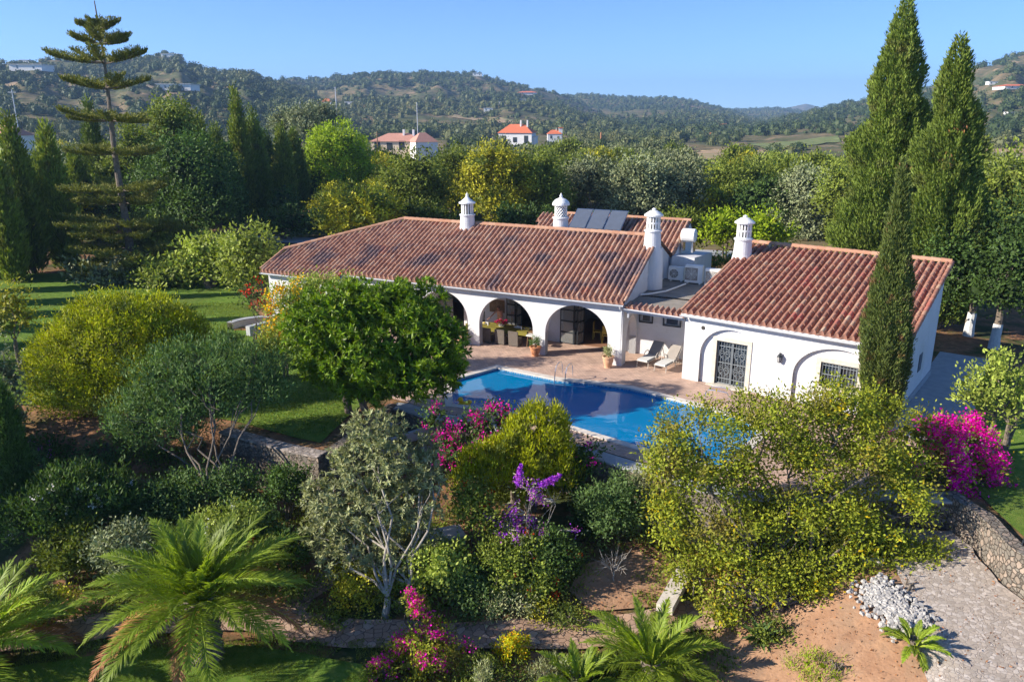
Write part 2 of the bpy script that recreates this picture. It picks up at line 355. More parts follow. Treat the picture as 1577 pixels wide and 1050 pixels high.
def ground(x, y, far=True):
    x = np.asarray(x, float); y = np.asarray(y, float)
    ins = inpoly(x, y, PLAT); d = dline(x, y, EDG)
    zl = -1.75 - 1.15 * sstep(25.5, 19.5, y) - .5 * sstep(18, 8, y)
    zr = -1.0 - .5 * sstep(22, 14, y)
    zl = zl + (zr - zl) * sstep(5.5, 11.5, x)
    zl = zl + (fbm(x * .5, y * .5, 3, 5) - .5) * .35 * sstep(.5, 2, d) * (1 - sstep(9, 11, x))
    zl = zl * np.where(x < -11.3, sstep(0, .3 + 3.2 * sstep(-11.3, -13.5, x), d), 1.0)
    z = np.where(ins, 0.0, zl)
    z = z + (fbm(x * .15, y * .15, 3, 9) - .5) * 1.2 * sstep(75, 120, y)
    r = np.hypot(x, y); z = z - 2.5 * sstep(120, 330, r)
    inp = inpoly(x, y, offset(POOL, .18)); z = np.where(inp, -2.3, z)
    if far:
        az = np.arctan2(x, y); h = np.zeros_like(r)
        for k, (r0, D, fo, ta, th_) in enumerate(RT):
            top = np.interp(az, ta, th_) - 1.5; t = (r - r0) / (D - r0)
            up = np.where(t < 1, sstep(0, 1, t) * .55 + .45 * np.clip(t, 0, 1) ** 1.4, 1 - .6 * sstep(0, 1, (r - D) / fo))
            n = fbm(az * 22 + k * 3, r / 260, 4, 31 + k); gul = (n - .5) * 2
            hh = (top + 3) * up * (1 + gul * .38 * np.clip(4 * t * (1 - t), 0, 1)) - 3 * (up > 0) * 0
            h = np.maximum(h, np.where(t > 0, hh, 0))
        z = z + h + (fbm(x * .012, y * .012, 4, 77) - .5) * 7 * sstep(300, 700, r)
    return z
def zg(x, y): return float(ground(np.array([x]), np.array([y]))[0])
def near_mesh():
    xs = np.arange(-50, 50.01, .34); ys = np.arange(3, 72.01, .34); X, Y = np.meshgrid(xs, ys)
    Z = ground(X, Y) - .03 + (fbm(X * 2.5, Y * 2.5, 3, 3) - .5) * .09 * (~inpoly(X, Y, PLAT))
    MB().grid(np.stack([X, Y, Z], -1), flip=True).build('garden_ground', M['soil'], smooth=True, kind='structure')
def far_mesh():
    azs = np.radians(np.concatenate([np.arange(-80, -40, 1.5), np.arange(-40, 40, .16), np.arange(40, 81, 1.5)]))
    rs = np.concatenate([[1], np.geomspace(20, 9000, 300)]); A_, R_ = np.meshgrid(azs, rs)
    X = R_ * np.sin(A_); Y = R_ * np.cos(A_); Z = ground(X, Y) - .03
    Z = np.where((abs(X) < 48.5) & (Y < 70.5), -4.5, Z)
    MB().grid(np.stack([X, Y, Z], -1), flip=True).build('hills', M['hill'], smooth=True, kind='structure')
M['hill'] = noise_mat('hillside_ground', [(.3, (.10, .085, .045)), (.5, (.19, .145, .08)), (.7, (.28, .20, .12))], .03, .95, 0, None, 8, .05,
                      big=[(.02, (.10, .11, .05), .42, .60), (.035, (.42, .29, .18), .58, .68), (.16, (.07, .085, .03), .5, .62)])
near_mesh(); far_mesh()

def sheet(name, poly, mat, dz=.02, step=.7, holes=(), zf=ground, kind='structure', wob=0.0):
    pts = []
    for i in range(len(poly)):      # subdivide the outline
        a, b = np.array(poly[i], float), np.array(poly[(i + 1) % len(poly)], float); n = max(1, int(np.linalg.norm(b - a) / step))
        for k in range(n):
            p = a + (b - a) * k / n
            if wob and k: q = (b - a) / np.linalg.norm(b - a); p = p + np.array([-q[1], q[0]]) * (vnoise(p[0] * 1.3, p[1] * 1.3, 4) - .5) * wob
            pts.append(tuple(p))
    edges = [(i, (i + 1) % len(pts)) for i in range(len(pts))]; outl = list(pts)
    for h in holes:
        s = len(pts); pts += [tuple(q) for q in h]; edges += [(s + i, s + (i + 1) % len(h)) for i in range(len(h))]
    x0, y0 = np.min(outl, 0); x1, y1 = np.max(outl, 0); gx, gy = np.meshgrid(np.arange(x0 + step / 2, x1, step), np.arange(y0 + step / 2, y1, step))
    gx, gy = gx.ravel(), gy.ravel(); k = inpoly(gx, gy, outl)
    for h in holes: k &= ~inpoly(gx, gy, h)
    k &= dline(gx, gy, np.array(outl + [outl[0]])) > step * .3
    pts += list(zip(gx[k], gy[k]))
    v, e, f, *_ = geometry.delaunay_2d_cdt([Vector(p) for p in pts], edges, [], 0, 1e-4)
    V = np.array([[p.x, p.y] for p in v]); Fc = np.array([list(t) for t in f if len(t) == 3]); c = V[Fc].mean(1)
    k = inpoly(c[:, 0], c[:, 1], outl)
    for h in holes: k &= ~inpoly(c[:, 0], c[:, 1], h)
    Fc = Fc[k]; a = V[Fc]; cr = (a[:, 1, 0] - a[:, 0, 0]) * (a[:, 2, 1] - a[:, 0, 1]) - (a[:, 1, 1] - a[:, 0, 1]) * (a[:, 2, 0] - a[:, 0, 0])
    Fc[cr < 0] = Fc[cr < 0][:, ::-1]
    z = zf(V[:, 0], V[:, 1]) + dz
    return MB().add(np.column_stack([V, z]), Fc).build(name, mat, smooth=True, kind=kind)
flat0 = lambda x, y: np.zeros(np.shape(x))
# lawns and paths
lawnL = [(-48, 32.6), (-20, 31.2), (-15, 30.9), (-11.2, 29.3), (-8.4, 27.7), (-7.3, 27.2), (-6.8, 29.9), (-6.3, 32.0), (-7.5, 34.3), (-9.3, 36.9), (-10.6, 39.5), (-10.2, 42.9), (-14.9, 45.0), (-17.5, 50), (-19, 56), (-27, 60), (-40, 60), (-48, 59)]
sheet('lawn', lawnL, M['lawn'], .02, 1.2, zf=flat0)
sheet('lawn', [(-25, 60), (-15, 62), (-12, 70), (-24, 71), (-29, 66)], M['lawn'], .03, 2, zf=flat0)
sheet('lawn', [(15.3, 22.2), (15.15, 20), (15.9, 17.6), (20, 11), (27, 14), (30, 27), (19.5, 30), (17.2, 27.5), (15.6, 24.5)], M['lawn'], .02, 1, zf=flat0)
sheet('lawn', [(-30, 17.6), (-15, 17.9), (-10, 19.2), (-7, 19.1), (-4.2, 18.3), (-3.4, 17), (-3, 12), (-30, 12)], M['lawn'], .09, .34, zf=lambda x, y: ground(x, y))
def strip(c, w):
    c = np.array(c, float); t = np.gradient(c, axis=0); t /= np.linalg.norm(t, axis=1)[:, None]; n = np.stack([-t[:, 1], t[:, 0]], 1)
    return [tuple(p) for p in c + n * w / 2] + [tuple(p) for p in (c - n * w / 2)[::-1]]
pathc = [(-24, 18.6), (-18, 19.0), (-15, 19.4), (-12.5, 19.9), (-10, 20.5), (-8, 20.5), (-6.4, 20.0), (-4.5, 19.6), (-2, 19.5), (0, 19.6), (2, 19.7), (4, 19.9), (5.5, 20.4), (7, 20.2)]
sheet('garden_path', strip(pathc, 1.25), M['crazy'], .07, .3)
sheet('garden_path', strip([(-6.9, 20.4), (-6.6, 21.4), (-5.7, 22.3), (-5.1, 23.4)], .8), M['crazy'], .085, .3)
sheet('driveway', [(12.1, 22.6), (14.2, 22.3), (14.35, 21.3), (14.15, 19.6), (14.8, 17.2), (17.5, 12), (9.6, 12), (10.4, 16.4), (11.3, 19.3), (11.6, 21)], M['drive'], .085, .34, wob=.25)
sheet('dirt_patch', [(7.0, 20.4), (9.3, 20.9), (12.1, 20.8), (11.9, 19.2), (11.1, 16.4), (10.3, 12), (4, 12), (4.5, 18.4)], M['dirt'], .055, .34)
sheet('dirt_patch', [(2.4, 22.4), (4.3, 23.1), (5.2, 22.2), (5.4, 20.8), (2.5, 20.6), (1.8, 21.4)], M['dirt'], .07, .35)
# paving beside the right wing, roads behind the house
sheet('side_path', [(15.6, 27.4), (17.2, 27.8), (19.3, 30.2), (24.6, 37.5), (22.6, 39), (15.5, 29.5), (14.9, 28.4)], M['bluegrey'], .03, 1, zf=flat0)
sheet('back_road', [(-30, 77), (-12, 73), (12, 69.2), (24, 66.5), (24.6, 69.5), (12.4, 72.3), (-12, 76.5), (-30, 80.5)], M['bluegrey'], .035, 2)
sheet('dry_yard', [(-48, 90), (-30, 82), (-22, 84), (-17, 98), (-16, 110), (-28, 118), (-46, 119)], M['dirt'], .12, 1.5, wob=3)
sheet('back_road', [(-41, 100), (-24, 101.5), (-22, 105), (-40, 104)], M['bluegrey'], .24, 1)
# pool terrace
pool_out = offset(POOL, .34); pool_rim = offset(POOL, 0.0)
a_l = fw(FA, -16.9, 0)[:2]; a_r = fw(FA, -.02, 3.4)[:2]
deck = [(-9.6, 38.6), (-8.8, 36.9), (-7.2, 34.4), (-5.9, 32.4), (-4.45, 31.45), (-3.5, 30.7), (-2.5, 30.1), (-.2, 28.9), (2.2, 27.4), (4.75, 25.4), (7.3, 23.6), (9.4, 23.0), (12.2, 23.6), (14.4, 23.3),
        (15.2, 25.5), (15.5, 27.3), (15.0, 28.6), fw(FB, 9.2, .1)[:2], fw(FB, 0, .1)[:2], fw(FB, 0, 3.2)[:2], fw(FA, -.1, 2.6)[:2], fw(FA, -16.0, 2.6)[:2], fw(FA, -16, 0)[:2]]
sheet('pool_terrace', deck, M['paving'], .012, 1.0, holes=[offset(POOL, .3)], zf=flat0)
# coping, shell and water
def ring(name, a, b, z0, z1, mat, parent=None, **kw):
    n = len(a); m = MB(); va = [(x, y, z1) for x, y in a]; vb = [(x, y, z1) for x, y in b]; vc = [(x, y, z0) for x, y in a]; vd = [(x, y, z0) for x, y in b]
    V = va + vb + vc + vd; fs = []
    for i in range(n):
        j = (i + 1) % n; fs += [[i, j, n + j, n + i], [2 * n + i, 2 * n + j, j, i], [n + i, n + j, 3 * n + j, 3 * n + i]]
    return m.add(V, fs).build(name, mat, parent, **kw)
M['pooltile'] = noise_mat('pool_tiles', [(.3, (.04, .36, .66)), (.7, (.07, .46, .74))], 3, .4, 0, spec=.4, big=(.5, (.03, .28, .56), .5, .7))
pr = empty('swimming_pool', (3.5, 30.5, 0), 'large angular swimming pool of clear blue water set into the paved terrace', 'swimming pool')
m = MB(); n = len(POOL); V = [(x, y, .02) for x, y in offset(POOL, .01)] + [(x, y, -1.1) for x, y in POOL]
m.add(V, [[i, (i + 1) % n, n + (i + 1) % n, n + i] for i in range(n)])
m.build('pool_wall', M['pooltile'], pr)
m = MB(); tr = geometry.tessellate_polygon([[Vector((x, y, 0)) for x, y in POOL]]); m.add([(x, y, -1.1) for x, y in POOL], [list(t) for t in tr]); m.build('pool_floor', M['pooltile'], pr)
ring('coping', pool_out, POOL, -.06, .045, M['coping'], pr)
ring('waterline_tiles', POOL, offset(POOL, -.015), -.32, -.03, brick_mat('waterline_tile', (.03, .16, .36), (.05, .25, .45), (.3, .4, .45), 1.5, 0), pr)
def water():
    m_, nt, out = nodes('pool_water'); fr = N(nt, 'ShaderNodeFresnel'); fr.inputs[0].default_value = 1.36
    tr = N(nt, 'ShaderNodeBsdfTransparent'); tr.inputs[0].default_value = (.42, .84, .95, 1); gl = N(nt, 'ShaderNodeBsdfGlossy', i_Roughness=.015)
    g = N(nt, 'ShaderNodeNewGeometry'); nz = N(nt, 'ShaderNodeTexNoise', i_Scale=1.6, i_Detail=2.0); nt.links.new(g.outputs['Position'], nz.inputs['Vector'])
    bp = N(nt, 'ShaderNodeBump', i_Strength=.16, i_Distance=.05); nt.links.new(nz.outputs[0], bp.inputs['Height'])
    nt.links.new(bp.outputs[0], gl.inputs['Normal']); nt.links.new(bp.outputs[0], fr.inputs['Normal'])
    df = N(nt, 'ShaderNodeBsdfDiffuse'); df.inputs[0].default_value = (.0, .31, .68, 1); md = N(nt, 'ShaderNodeMixShader'); md.inputs[0].default_value = .58; nt.links.new(tr.outputs[0], md.inputs[1]); nt.links.new(df.outputs[0], md.inputs[2])
    mx = N(nt, 'ShaderNodeMixShader'); nt.links.new(fr.outputs[0], mx.inputs[0]); nt.links.new(md.outputs[0], mx.inputs[1]); nt.links.new(gl.outputs[0], mx.inputs[2])
    nt.links.new(mx.outputs[0], out.inputs[0]); return m_
M['water'] = water()
MB().add([(x, y, -.10) for x, y in POOL], [list(t)[::-1] for t in tr]).build('pool_water', M['water'], kind='structure')
# walls of the garden
def wall_along(name, pts, th, ztop, zbot, mat, capmat=None, capw=.12, capt=.07, label=None, cat='wall', cap_z=None, rough=.05):
    pts = np.array(pts, float); L = [pts[0]]
    for a, b in zip(pts[:-1], pts[1:]):
        n = max(1, int(np.linalg.norm(b - a) / .35)); L += [a + (b - a) * k / n for k in range(1, n + 1)]
    L = np.array(L); t = np.gradient(L, axis=0); t /= np.linalg.norm(t, axis=1)[:, None]; nn = np.stack([-t[:, 1], t[:, 0]], 1)
    root = empty(name, (L[0][0], L[0][1], zbot), label, cat)
    k = np.arange(len(L)); zt = np.full(len(L), ztop) if np.isscalar(ztop) else np.interp(k, np.linspace(0, len(L) - 1, len(ztop)), ztop)
    def body(w, z0, z1, nz, rg, nm, mt):
        rows = []
        for s in range(nz + 1):
            q = z0 + (z1 - z0) * s / nz; j = (fbm(k * .9 + s * 7.3, k * 0 + s * 3.1, 2, 8) - .5) * rg
            rows.append(np.column_stack([L + nn * (w / 2 + j)[:, None], q]))
        for s in range(nz, -1, -1):
            q = z0 + (z1 - z0) * s / nz; j = (fbm(k * .9 + s * 5.3 + 50, k * 0 + s * 3.1, 2, 8) - .5) * rg
            rows.append(np.column_stack([L - nn * (w / 2 + j)[:, None], q]))
        g = np.stack(rows, 1); mm = MB().grid(g)
        for e, fl in ((0, 0), (-1, 1)):
            c = g[e]; a_ = [[i, i + 1, 2 * nz - i, 2 * nz + 1 - i] for i in range(nz)]; mm.add(c, a_ if fl else [x[::-1] for x in a_])
        return mm.build(nm, mt, root)
    z1 = zt - (capt if capmat else 0)
    body(th, np.full(len(L), float(zbot)), z1, 6, rough * 2, 'stonework', mat)
    if capmat: body(th + capw, z1, zt, 1, .01, 'capping', capmat)
    return root
def offl(pts, d):
    p = np.array(pts, float); t = np.gradient(p, axis=0); t /= np.linalg.norm(t, axis=1)[:, None]; return p + np.stack([-t[:, 1], t[:, 0]], 1) * d
wall_along('retaining_wall', offl(EDGE[9:20], -.16), .55, .06, -3.1, M['drystone'], M['bluegrey'], .14, .08, 'rubble stone retaining wall with blue grey ledge curving below the pool terrace', rough=.1)
wall_along('garden_wall', offl(EDGE[4:7], -.14), .5, .16, -3.1, M['drystone'], M['cobble'], .06, .06, 'low rubble stone wall with flat stone capping along the shaded lawn edge', rough=.08)
wall_along('garden_wall', [(-6.86, 25.95), (-6.3, 27.6), (-5.7, 29.6), (-5.1, 31.1)], .4, .1, -3.0, M['drystone'], None, label='short rubble wall returning from the lawn corner towards the terrace')
wall_along('driveway_wall', offl(EDGE[19:24], -.12), .42, [.22, .14, .1, .12], -2.4, M['drystone'], None, .05, .07, 'curving stone wall holding up the lawn beside the driveway')
# blue-grey concrete planter below the terrace corner
pl = empty('planter_trough', (-4.2, 29.0, -1.7), 'blue grey concrete planter trough built against the rubble wall below the terrace', 'planter')
m = MB()
for a, b in (((-5.1, 27.9), (-3.2, 29.7)), ((-5.1, 27.9), (-5.0, 29.9)),):
    a = np.array(a); b = np.array(b); c = (a + b) / 2; l = np.linalg.norm(b - a); m.box((c[0], c[1], -1.0), (l, .16, 1.5), math.atan2(*(b - a)[::-1]))
m.build('trough_wall', M['bluegrey'], pl)
MB().box((-4.5, 29.2, -.75), (1.2, 1.3, .2), R(43)).build('potting_soil', M['soil'], pl)
# stone slab step between bed and path
sl = MB().box((5.15, 21.2, -2.35), (.5, 2.3, .25), R(-28)); sl.build('stone_kerb', M['coping'], label='pale flat stone kerb slab sloping beside the big open tree', cat='kerb')
MB().box((-2.4, 23.4, -1.9), (1.5, .8, .5), R(20)).build('stone_block', M['coping'], label='pale block of stone half hidden behind the silver leaved tree', cat='stone block')
kb = MB(); kp = [(6.6, 20.75), (8, 21.0), (9.4, 20.95), (10.6, 20.75), (11.2, 20.5)]
for a, b in zip(kp[:-1], kp[1:]):
    c = ((a[0] + b[0]) / 2, (a[1] + b[1]) / 2); kb.box((c[0], c[1], zg(*c) + .1), (math.dist(a, b), .16, .22), math.atan2(b[1] - a[1], b[0] - a[0]))
kb.build('bed_kerb', M['coping'], label='low pale kerb curving round the foot of the big open tree', cat='kerb')
# ================================================================== the villa
VL = empty('villa', (5.435, 36.573, 0), 'long white villa with red tiled roofs, arched arcade and pierced chimneys beside the pool', 'villa')
def archline(a, b, zs, za, n=28):
    th = np.linspace(math.pi, 0, n); return (a + b) / 2 + (b - a) / 2 * np.cos(th), zs + (za - zs) * np.sin(th)
def arch_wall(mb, fr, u0, u1, z0, z1, w0, w1, arches, mi=0, swap=False):
    """wall from u0 to u1 between depths w0 (front) and w1, with arched openings (a, b, spring, apex)"""
    def pt(u, w, z): return (w, u, z) if swap else (u, w, z)
    def q(pts): mb.add(fwn(fr, [pt(*p) for p in pts]), [[0, 1, 2, 3]], .5, mi)
    cur = u0
    for a, b, zs, za in sorted(arches):
        if a > cur: mb.bx(fr, *( (cur, a, w0, w1) if not swap else (w0, w1, cur, a)), z0, z1, mi)
        us, zz = archline(a, b, zs, za)
        for i in range(len(us) - 1):
            p, r = us[i], us[i + 1]
            for w in (w0, w1): q([(p, w, zz[i]), (r, w, zz[i + 1]), (r, w, z1), (p, w, z1)])
            q([(p, w0, zz[i]), (p, w1, zz[i]), (r, w1, zz[i + 1]), (r, w0, zz[i + 1])])
        if zs > z0:
            for u in (a, b): q([(u, w0, z0), (u, w1, z0), (u, w1, zs), (u, w0, zs)])
        cur = b
    if u1 > cur: mb.bx(fr, *((cur, u1, w0, w1) if not swap else (w0, w1, cur, u1)), z0, z1, mi)
PL = M['plaster']
# --- long wing ---
KA = .4414
zA = lambda w: 3.3 + KA * (w + .25)
m = MB(); arch_wall(m, FA, -16.7, 0, 0, 3.16, 0, .36, [(-4.15, -.75, 1.25, 2.84), (-8.02, -4.85, 1.25, 2.82), (-11.9, -8.72, 1.25, 2.82), (-15.75, -12.55, 1.25, 2.82)])
m.build('arcade_wall', PL, VL)
m = MB(); m.bx(FA, -22.1, -16.7, -.62, -.3, 0, 2.93); m.bx(FA, -22.1, -21.8, -.3, 9.3, 0, 3.1); m.bx(FA, -17.0, -16.7, -.3, 2.57, 0, 3.1)
m.build('left_end_wall', PL, VL)
# side wall of the long wing with its own arch, and the gable above
m = MB(); arch_wall(m, FA, .36, 2.57, 0, 3.16, -.36, 0, [(.62, 2.3, 1.0, 2.3)], swap=True)
m.bx(FA, -.36, 0, 2.57, 10.4, 0, 3.16)
gp = [(0.0, 3.16), (10.4, 3.16), (5.21, 5.62), (0.0, zA(0) - .08)]
V = [(u, w, z) for u in (-.36, 0) for w, z in gp]
m.add(fwn(FA, V), [[0, 1, 2, 3], [7, 6, 5, 4], [0, 4, 5, 1], [1, 5, 6, 2], [2, 6, 7, 3], [3, 7, 4, 0]])
m.build('gable_wall', PL, VL)
# loggia back wall with openings
m = MB(); zt = 3.1
op = [(-7.55, -5.6, 0, 2.45), (-4.2, -.95, 0, 2.5), (-9.95, -9.05, .6, 2.2), (-12.2, -10.15, 0, 2.4)]
cur = -16.7
for a, b, s0, s1 in sorted(op):
    m.bx(FA, cur, a, 2.57, 2.87, 0, zt); m.bx(FA, a, b, 2.57, 2.87, s1, zt)
    if s0: m.bx(FA, a, b, 2.57, 2.87, 0, s0)
    cur = b
m.bx(FA, cur, -.36, 2.57, 2.87, 0, zt); m.build('loggia_back_wall', PL, VL)
MB().bx(FA, -16.7, -.36, .36, 10, 3.1, 3.2).build('ceiling', PL, VL)
m = MB(); m.bx(FA, -16.7, -.36, 8.2, 8.4, 0, 3.1); m.bx(FA, -4.9, -4.7, 2.87, 8.2, 0, 3.1); m.bx(FA, -10.6, -10.4, 2.87, 8.2, 0, 3.1); m.bx(FA, -22.1, -.02, 10.0, 10.3, 0, 3.2); m.build('room_wall', M['plaster'], VL)
MB().bx(FA, -16.6, -.3, 2.6, 8.2, -.1, .03).build('room_floor', noise_mat('room_floor_tiles', [(.3, (.25, .13, .08)), (.7, (.33, .18, .11))], 3, .4), VL)
# folding glazed doors in black frames
def glazed(name, fr, u0, w0, ang, wid, h, cols, rows, parent, z0=.03):
    """leaf of dark framing starting at (u0, w0), turned by ang in the house frame"""
    d = MB(); c, s = math.cos(ang), math.sin(ang)
    def bar(a, b, za, zb, t=.05):
        v = []
        for z in (za, zb):
            for x, y in ((a, -t / 2), (b, -t / 2), (b, t / 2), (a, t / 2)): v.append((u0 + x * c - y * s, w0 + x * s + y * c, z))
        d.add(fwn(fr, v), [[0, 3, 2, 1], [4, 5, 6, 7], [0, 1, 5, 4], [1, 2, 6, 5], [2, 3, 7, 6], [3, 0, 4, 7]])
    for i in range(cols + 1):
        x = wid * i / cols; bar(max(0, x - .035), min(wid, x + .035), z0, z0 + h)
    for j in range(rows + 1): z = z0 + h * j / rows; bar(.035, wid - .035, max(z0, z - .035), min(z0 + h, z + .035), .046)
    o = d.build(name, M['darkmetal'], parent)
    g = MB(); v = [(u0 + x * c, w0 + x * s, z) for z in (z0 + .03, z0 + h - .03) for x in (.03, wid - .03)]
    g.add(fwn(fr, v), [[0, 1, 3, 2]]).build('pane', M['pane'], o)
    return o
def pane():
    m_, nt, out = nodes('clear_pane'); tr = N(nt, 'ShaderNodeBsdfTransparent'); tr.inputs[0].default_value = (.75, .8, .8, 1)
    gl = N(nt, 'ShaderNodeBsdfGlossy', i_Roughness=.03); df = N(nt, 'ShaderNodeBsdfDiffuse'); df.inputs[0].default_value = (.6, .62, .6, 1)
    fr = N(nt, 'ShaderNodeFresnel'); fr.inputs[0].default_value = 1.6; mx = N(nt, 'ShaderNodeMixShader'); m2 = N(nt, 'ShaderNodeMixShader'); m2.inputs[0].default_value = .25
    nt.links.new(tr.outputs[0], m2.inputs[1]); nt.links.new(df.outputs[0], m2.inputs[2])
    nt.links.new(fr.outputs[0], mx.inputs[0]); nt.links.new(m2.outputs[0], mx.inputs[1]); nt.links.new(gl.outputs[0], mx.inputs[2]); nt.links.new(mx.outputs[0], out.inputs[0]); return m_
M['pane'] = pane()
glazed('folding_door', FA, -4.35, 2.5, R(-4), .82, 2.5, 1, 4, VL)
glazed('folding_door', FA, -3.5, 2.4, R(75), .62, 2.5, 1, 4, VL)
glazed('folding_door', FA, -3.32, 2.42, R(75), .62, 2.5, 1, 4, VL)
glazed('folding_door', FA, -1.35, 1.75, R(62), .75, 2.5, 1, 4, VL)
glazed('folding_door', FA, -7.6, 2.45, R(0), .55, 2.42, 1, 4, VL)
glazed('folding_door', FA, -6.95, 2.4, R(80), .5, 2.42, 1, 4, VL)
glazed('folding_door', FA, -6.1, 2.7, R(0), .5, 2.42, 1, 4, VL)
glazed('window', FA, -9.95, 2.7, 0, .9, 1.6, 2, 3, VL, .6)
glazed('folding_door', FA, -12.3, 2.7, 0, 1.1, 2.3, 2, 4, VL)
# --- barrel tile roofs ---
def tiled(name, fr, z0, k, w0f, w1f, u0, u1, mat, parent, pitch=.30, course=.42, seed=1):
    """columns of overlapping barrel tiles up a slope; w0f/w1f give the lower/upper limit for a column"""
    rg = np.random.default_rng(seed); V = []; Fs = []; Rn = []; n = 0; L = math.sqrt(1 + k * k); nc = int(round((u1 - u0) / pitch)); pitch = (u1 - u0) / nc
    prof = [(-.5, -.045), (-.42, -.035), (-.35, -.01), (-.31, .05), (-.24, .098), (-.13, .128), (0, .14), (.13, .128), (.24, .098), (.31, .05), (.35, -.01), (.42, -.035), (.5, -.045)]
    pu = np.array([p[0] for p in prof]) * pitch; pz = np.array([p[1] for p in prof]); K = len(prof)
    for c in range(nc):
        uc = u0 + (c + .5) * pitch; wa, wb = w0f(uc), w1f(uc)
        if wb - wa < .25: continue
        nk = max(1, int(round((wb - wa) * L / course))); e = np.linspace(wa, wb, nk + 1); ph = rg.uniform(-.012, .012, nk); jz = rg.uniform(-.006, .008, nk)
        for i in range(nk):
            for q, (w, dz) in enumerate(((e[i] - .02 * (i > 0), .034), (e[i + 1], .004))):
                V.append(np.column_stack([uc + pu * (1 + (.06 if q == 0 else -.04)) + ph[i], np.full(K, w) + (0.02 * np.cos(pu / pitch * 6.28) if q == 0 else 0), z0 + k * (w - fr_w0) + pz + dz + jz[i]]))
            a = np.arange(K - 1); Fs.append(np.stack([n + a, n + a + 1, n + K + a + 1, n + K + a], 1)); Rn.append(np.full(K - 1, rg.random()))
            # the open lower lip of each tile
            V.append(np.column_stack([uc + pu * 1.06 + ph[i], np.full(K, e[i] - .02 * (i > 0)) + .02 * np.cos(pu / pitch * 6.28), z0 + k * (e[i] - fr_w0) + np.zeros(K) - .05]))
            Fs.append(np.stack([n + 2 * K + a, n + 2 * K + a + 1, n + a + 1, n + a], 1)); Rn.append(np.full(K - 1, 0.05)); n += 3 * K
    return MB().add(fwn(fr, np.vstack(V)), np.vstack(Fs), np.concatenate(Rn)).build(name, mat, parent)
def ridge_caps(name, fr, p, q, parent, r=.13, step=.42, mat='ridge', lift=.05):
    p = np.array(p, float); q = np.array(q, float); n = max(2, int(np.linalg.norm(q - p) / step)); m = MB(); d = (q - p) / n
    t = d / np.linalg.norm(d); s = np.cross(t, [0, 0, 1.0]); s /= np.linalg.norm(s); up = np.cross(s, t); th = np.linspace(-.25, math.pi + .25, 9)
    rg = np.random.default_rng(int(abs(p[0]) * 100) + 3)
    for i in range(n):
        a = p + d * i; b = p + d * (i + 1.08); g = []
        for c, rr in ((a, r * 1.08), (b, r * .92)):
            g.append(c + np.outer(np.cos(th) * rr, s) + np.outer(np.sin(th) * rr, up) + [0, 0, lift])
        m.add(fwn(fr, np.vstack(g)), [[j, j + 1, 9 + j + 1, 9 + j] for j in range(8)], rg.random())
    return m.build(name, M[mat], parent)
fr_w0 = -.25
def a_top(u):
    if u > -16.0: return 5.18
    if u > -22.17: return 1.16 + (u + 22.17) / (22.17 - 16.01) * (5.18 - 1.16)
    return .6
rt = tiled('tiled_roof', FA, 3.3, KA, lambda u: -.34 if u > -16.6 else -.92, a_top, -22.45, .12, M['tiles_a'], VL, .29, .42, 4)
ridge_caps('ridge_tiles', FA, (-16.05, 5.2, 5.76), (.1, 5.2, 5.76), rt)
ridge_caps('ridge_tiles', FA, (-22.3, 1.16, zA(1.16) + .08), (-16.05, 5.2, 5.76), rt)
ridge_caps('ridge_tiles', FA, (-22.45, -.85, zA(-.85) + .05), (-22.3, 1.16, zA(1.16) + .08), rt, .1)
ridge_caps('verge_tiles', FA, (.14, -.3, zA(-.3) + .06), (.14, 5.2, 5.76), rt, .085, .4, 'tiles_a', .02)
m = MB()
m.add(fwn(FA, [(-16.05, 5.2, 5.7), (.16, 5.2, 5.7), (.16, 10.6, 3.3), (-19, 10.6, 3.3)]), [[0, 1, 2, 3]])
m.add(fwn(FA, [(-16.05, 5.2, 5.7), (-22.3, 1.16, 3.95), (-22.5, 9.5, 3.3), (-19, 10.6, 3.3)]), [[0, 1, 2], [0, 2, 3]])
m.add(fwn(FA, [(-22.45, -.9, 3.02), (-22.3, 1.16, 3.95), (-22.5, 9.5, 3.3)]), [[0, 1, 2]])
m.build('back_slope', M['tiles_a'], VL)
m = MB()
m.add(fwn(FA, [(-22.4, -.88, zA(-.88) - .05), (-16.6, -.88, zA(-.88) - .05), (-16.6, -.3, zA(-.3) - .05), (.1, -.3, zA(-.3) - .05), (.1, 5.2, 5.65), (-16.05, 5.2, 5.65), (-22.3, 1.16, 3.88)]), [[0, 1, 2, -1], [0, 2, 5, 6], [2, 3, 4, 5]])
m.build('roof_underside', PL, VL)
def gutter(fr, u0, u1, w, z, parent, r=.07):
    m = MB(); th = np.linspace(math.pi, 2 * math.pi, 8); a = np.stack([np.column_stack([np.full(8, u), w + r * np.cos(th), z + r * np.sin(th)]) for u in np.linspace(u0, u1, 12)])
    s = a.shape; m.grid(fwn(fr, a.reshape(-1, 3)).reshape(s)); b = a.copy(); b[..., 1] = w + (b[..., 1] - w) * .85; b[..., 2] = z + (b[..., 2] - z) * .85; m.grid(fwn(fr, b.reshape(-1, 3)).reshape(s), flip=True)
    m.bx(fr, u0, u1, w - r - .012, w - r, z - .012, z + .01)
    return m.build('gutter', M['gutter'], parent)
gutter(FA, -16.6, .08, -.42, 3.19, VL); gutter(FA, -22.4, -16.7, -.98, 2.92, VL)
MB().bx(FA, -16.6, .02, -.3, 0, 3.1, 3.17).build('soffit', PL, VL)
MB().bx(FA, -22.2, -16.65, -.88, -.6, 2.84, 2.9).build('soffit', PL, VL)
def pipe(fr, pts, r=.045): return MB().tube(fwn(fr, pts), r, 10).build('downpipe', M['gutter'], VL)
pipe(FA, [(-.06, -.42, 3.12), (-.06, -.3, 2.98), (-.06, -.08, 2.9), (-.06, -.07, 2.8), (-.06, -.07, .05)])
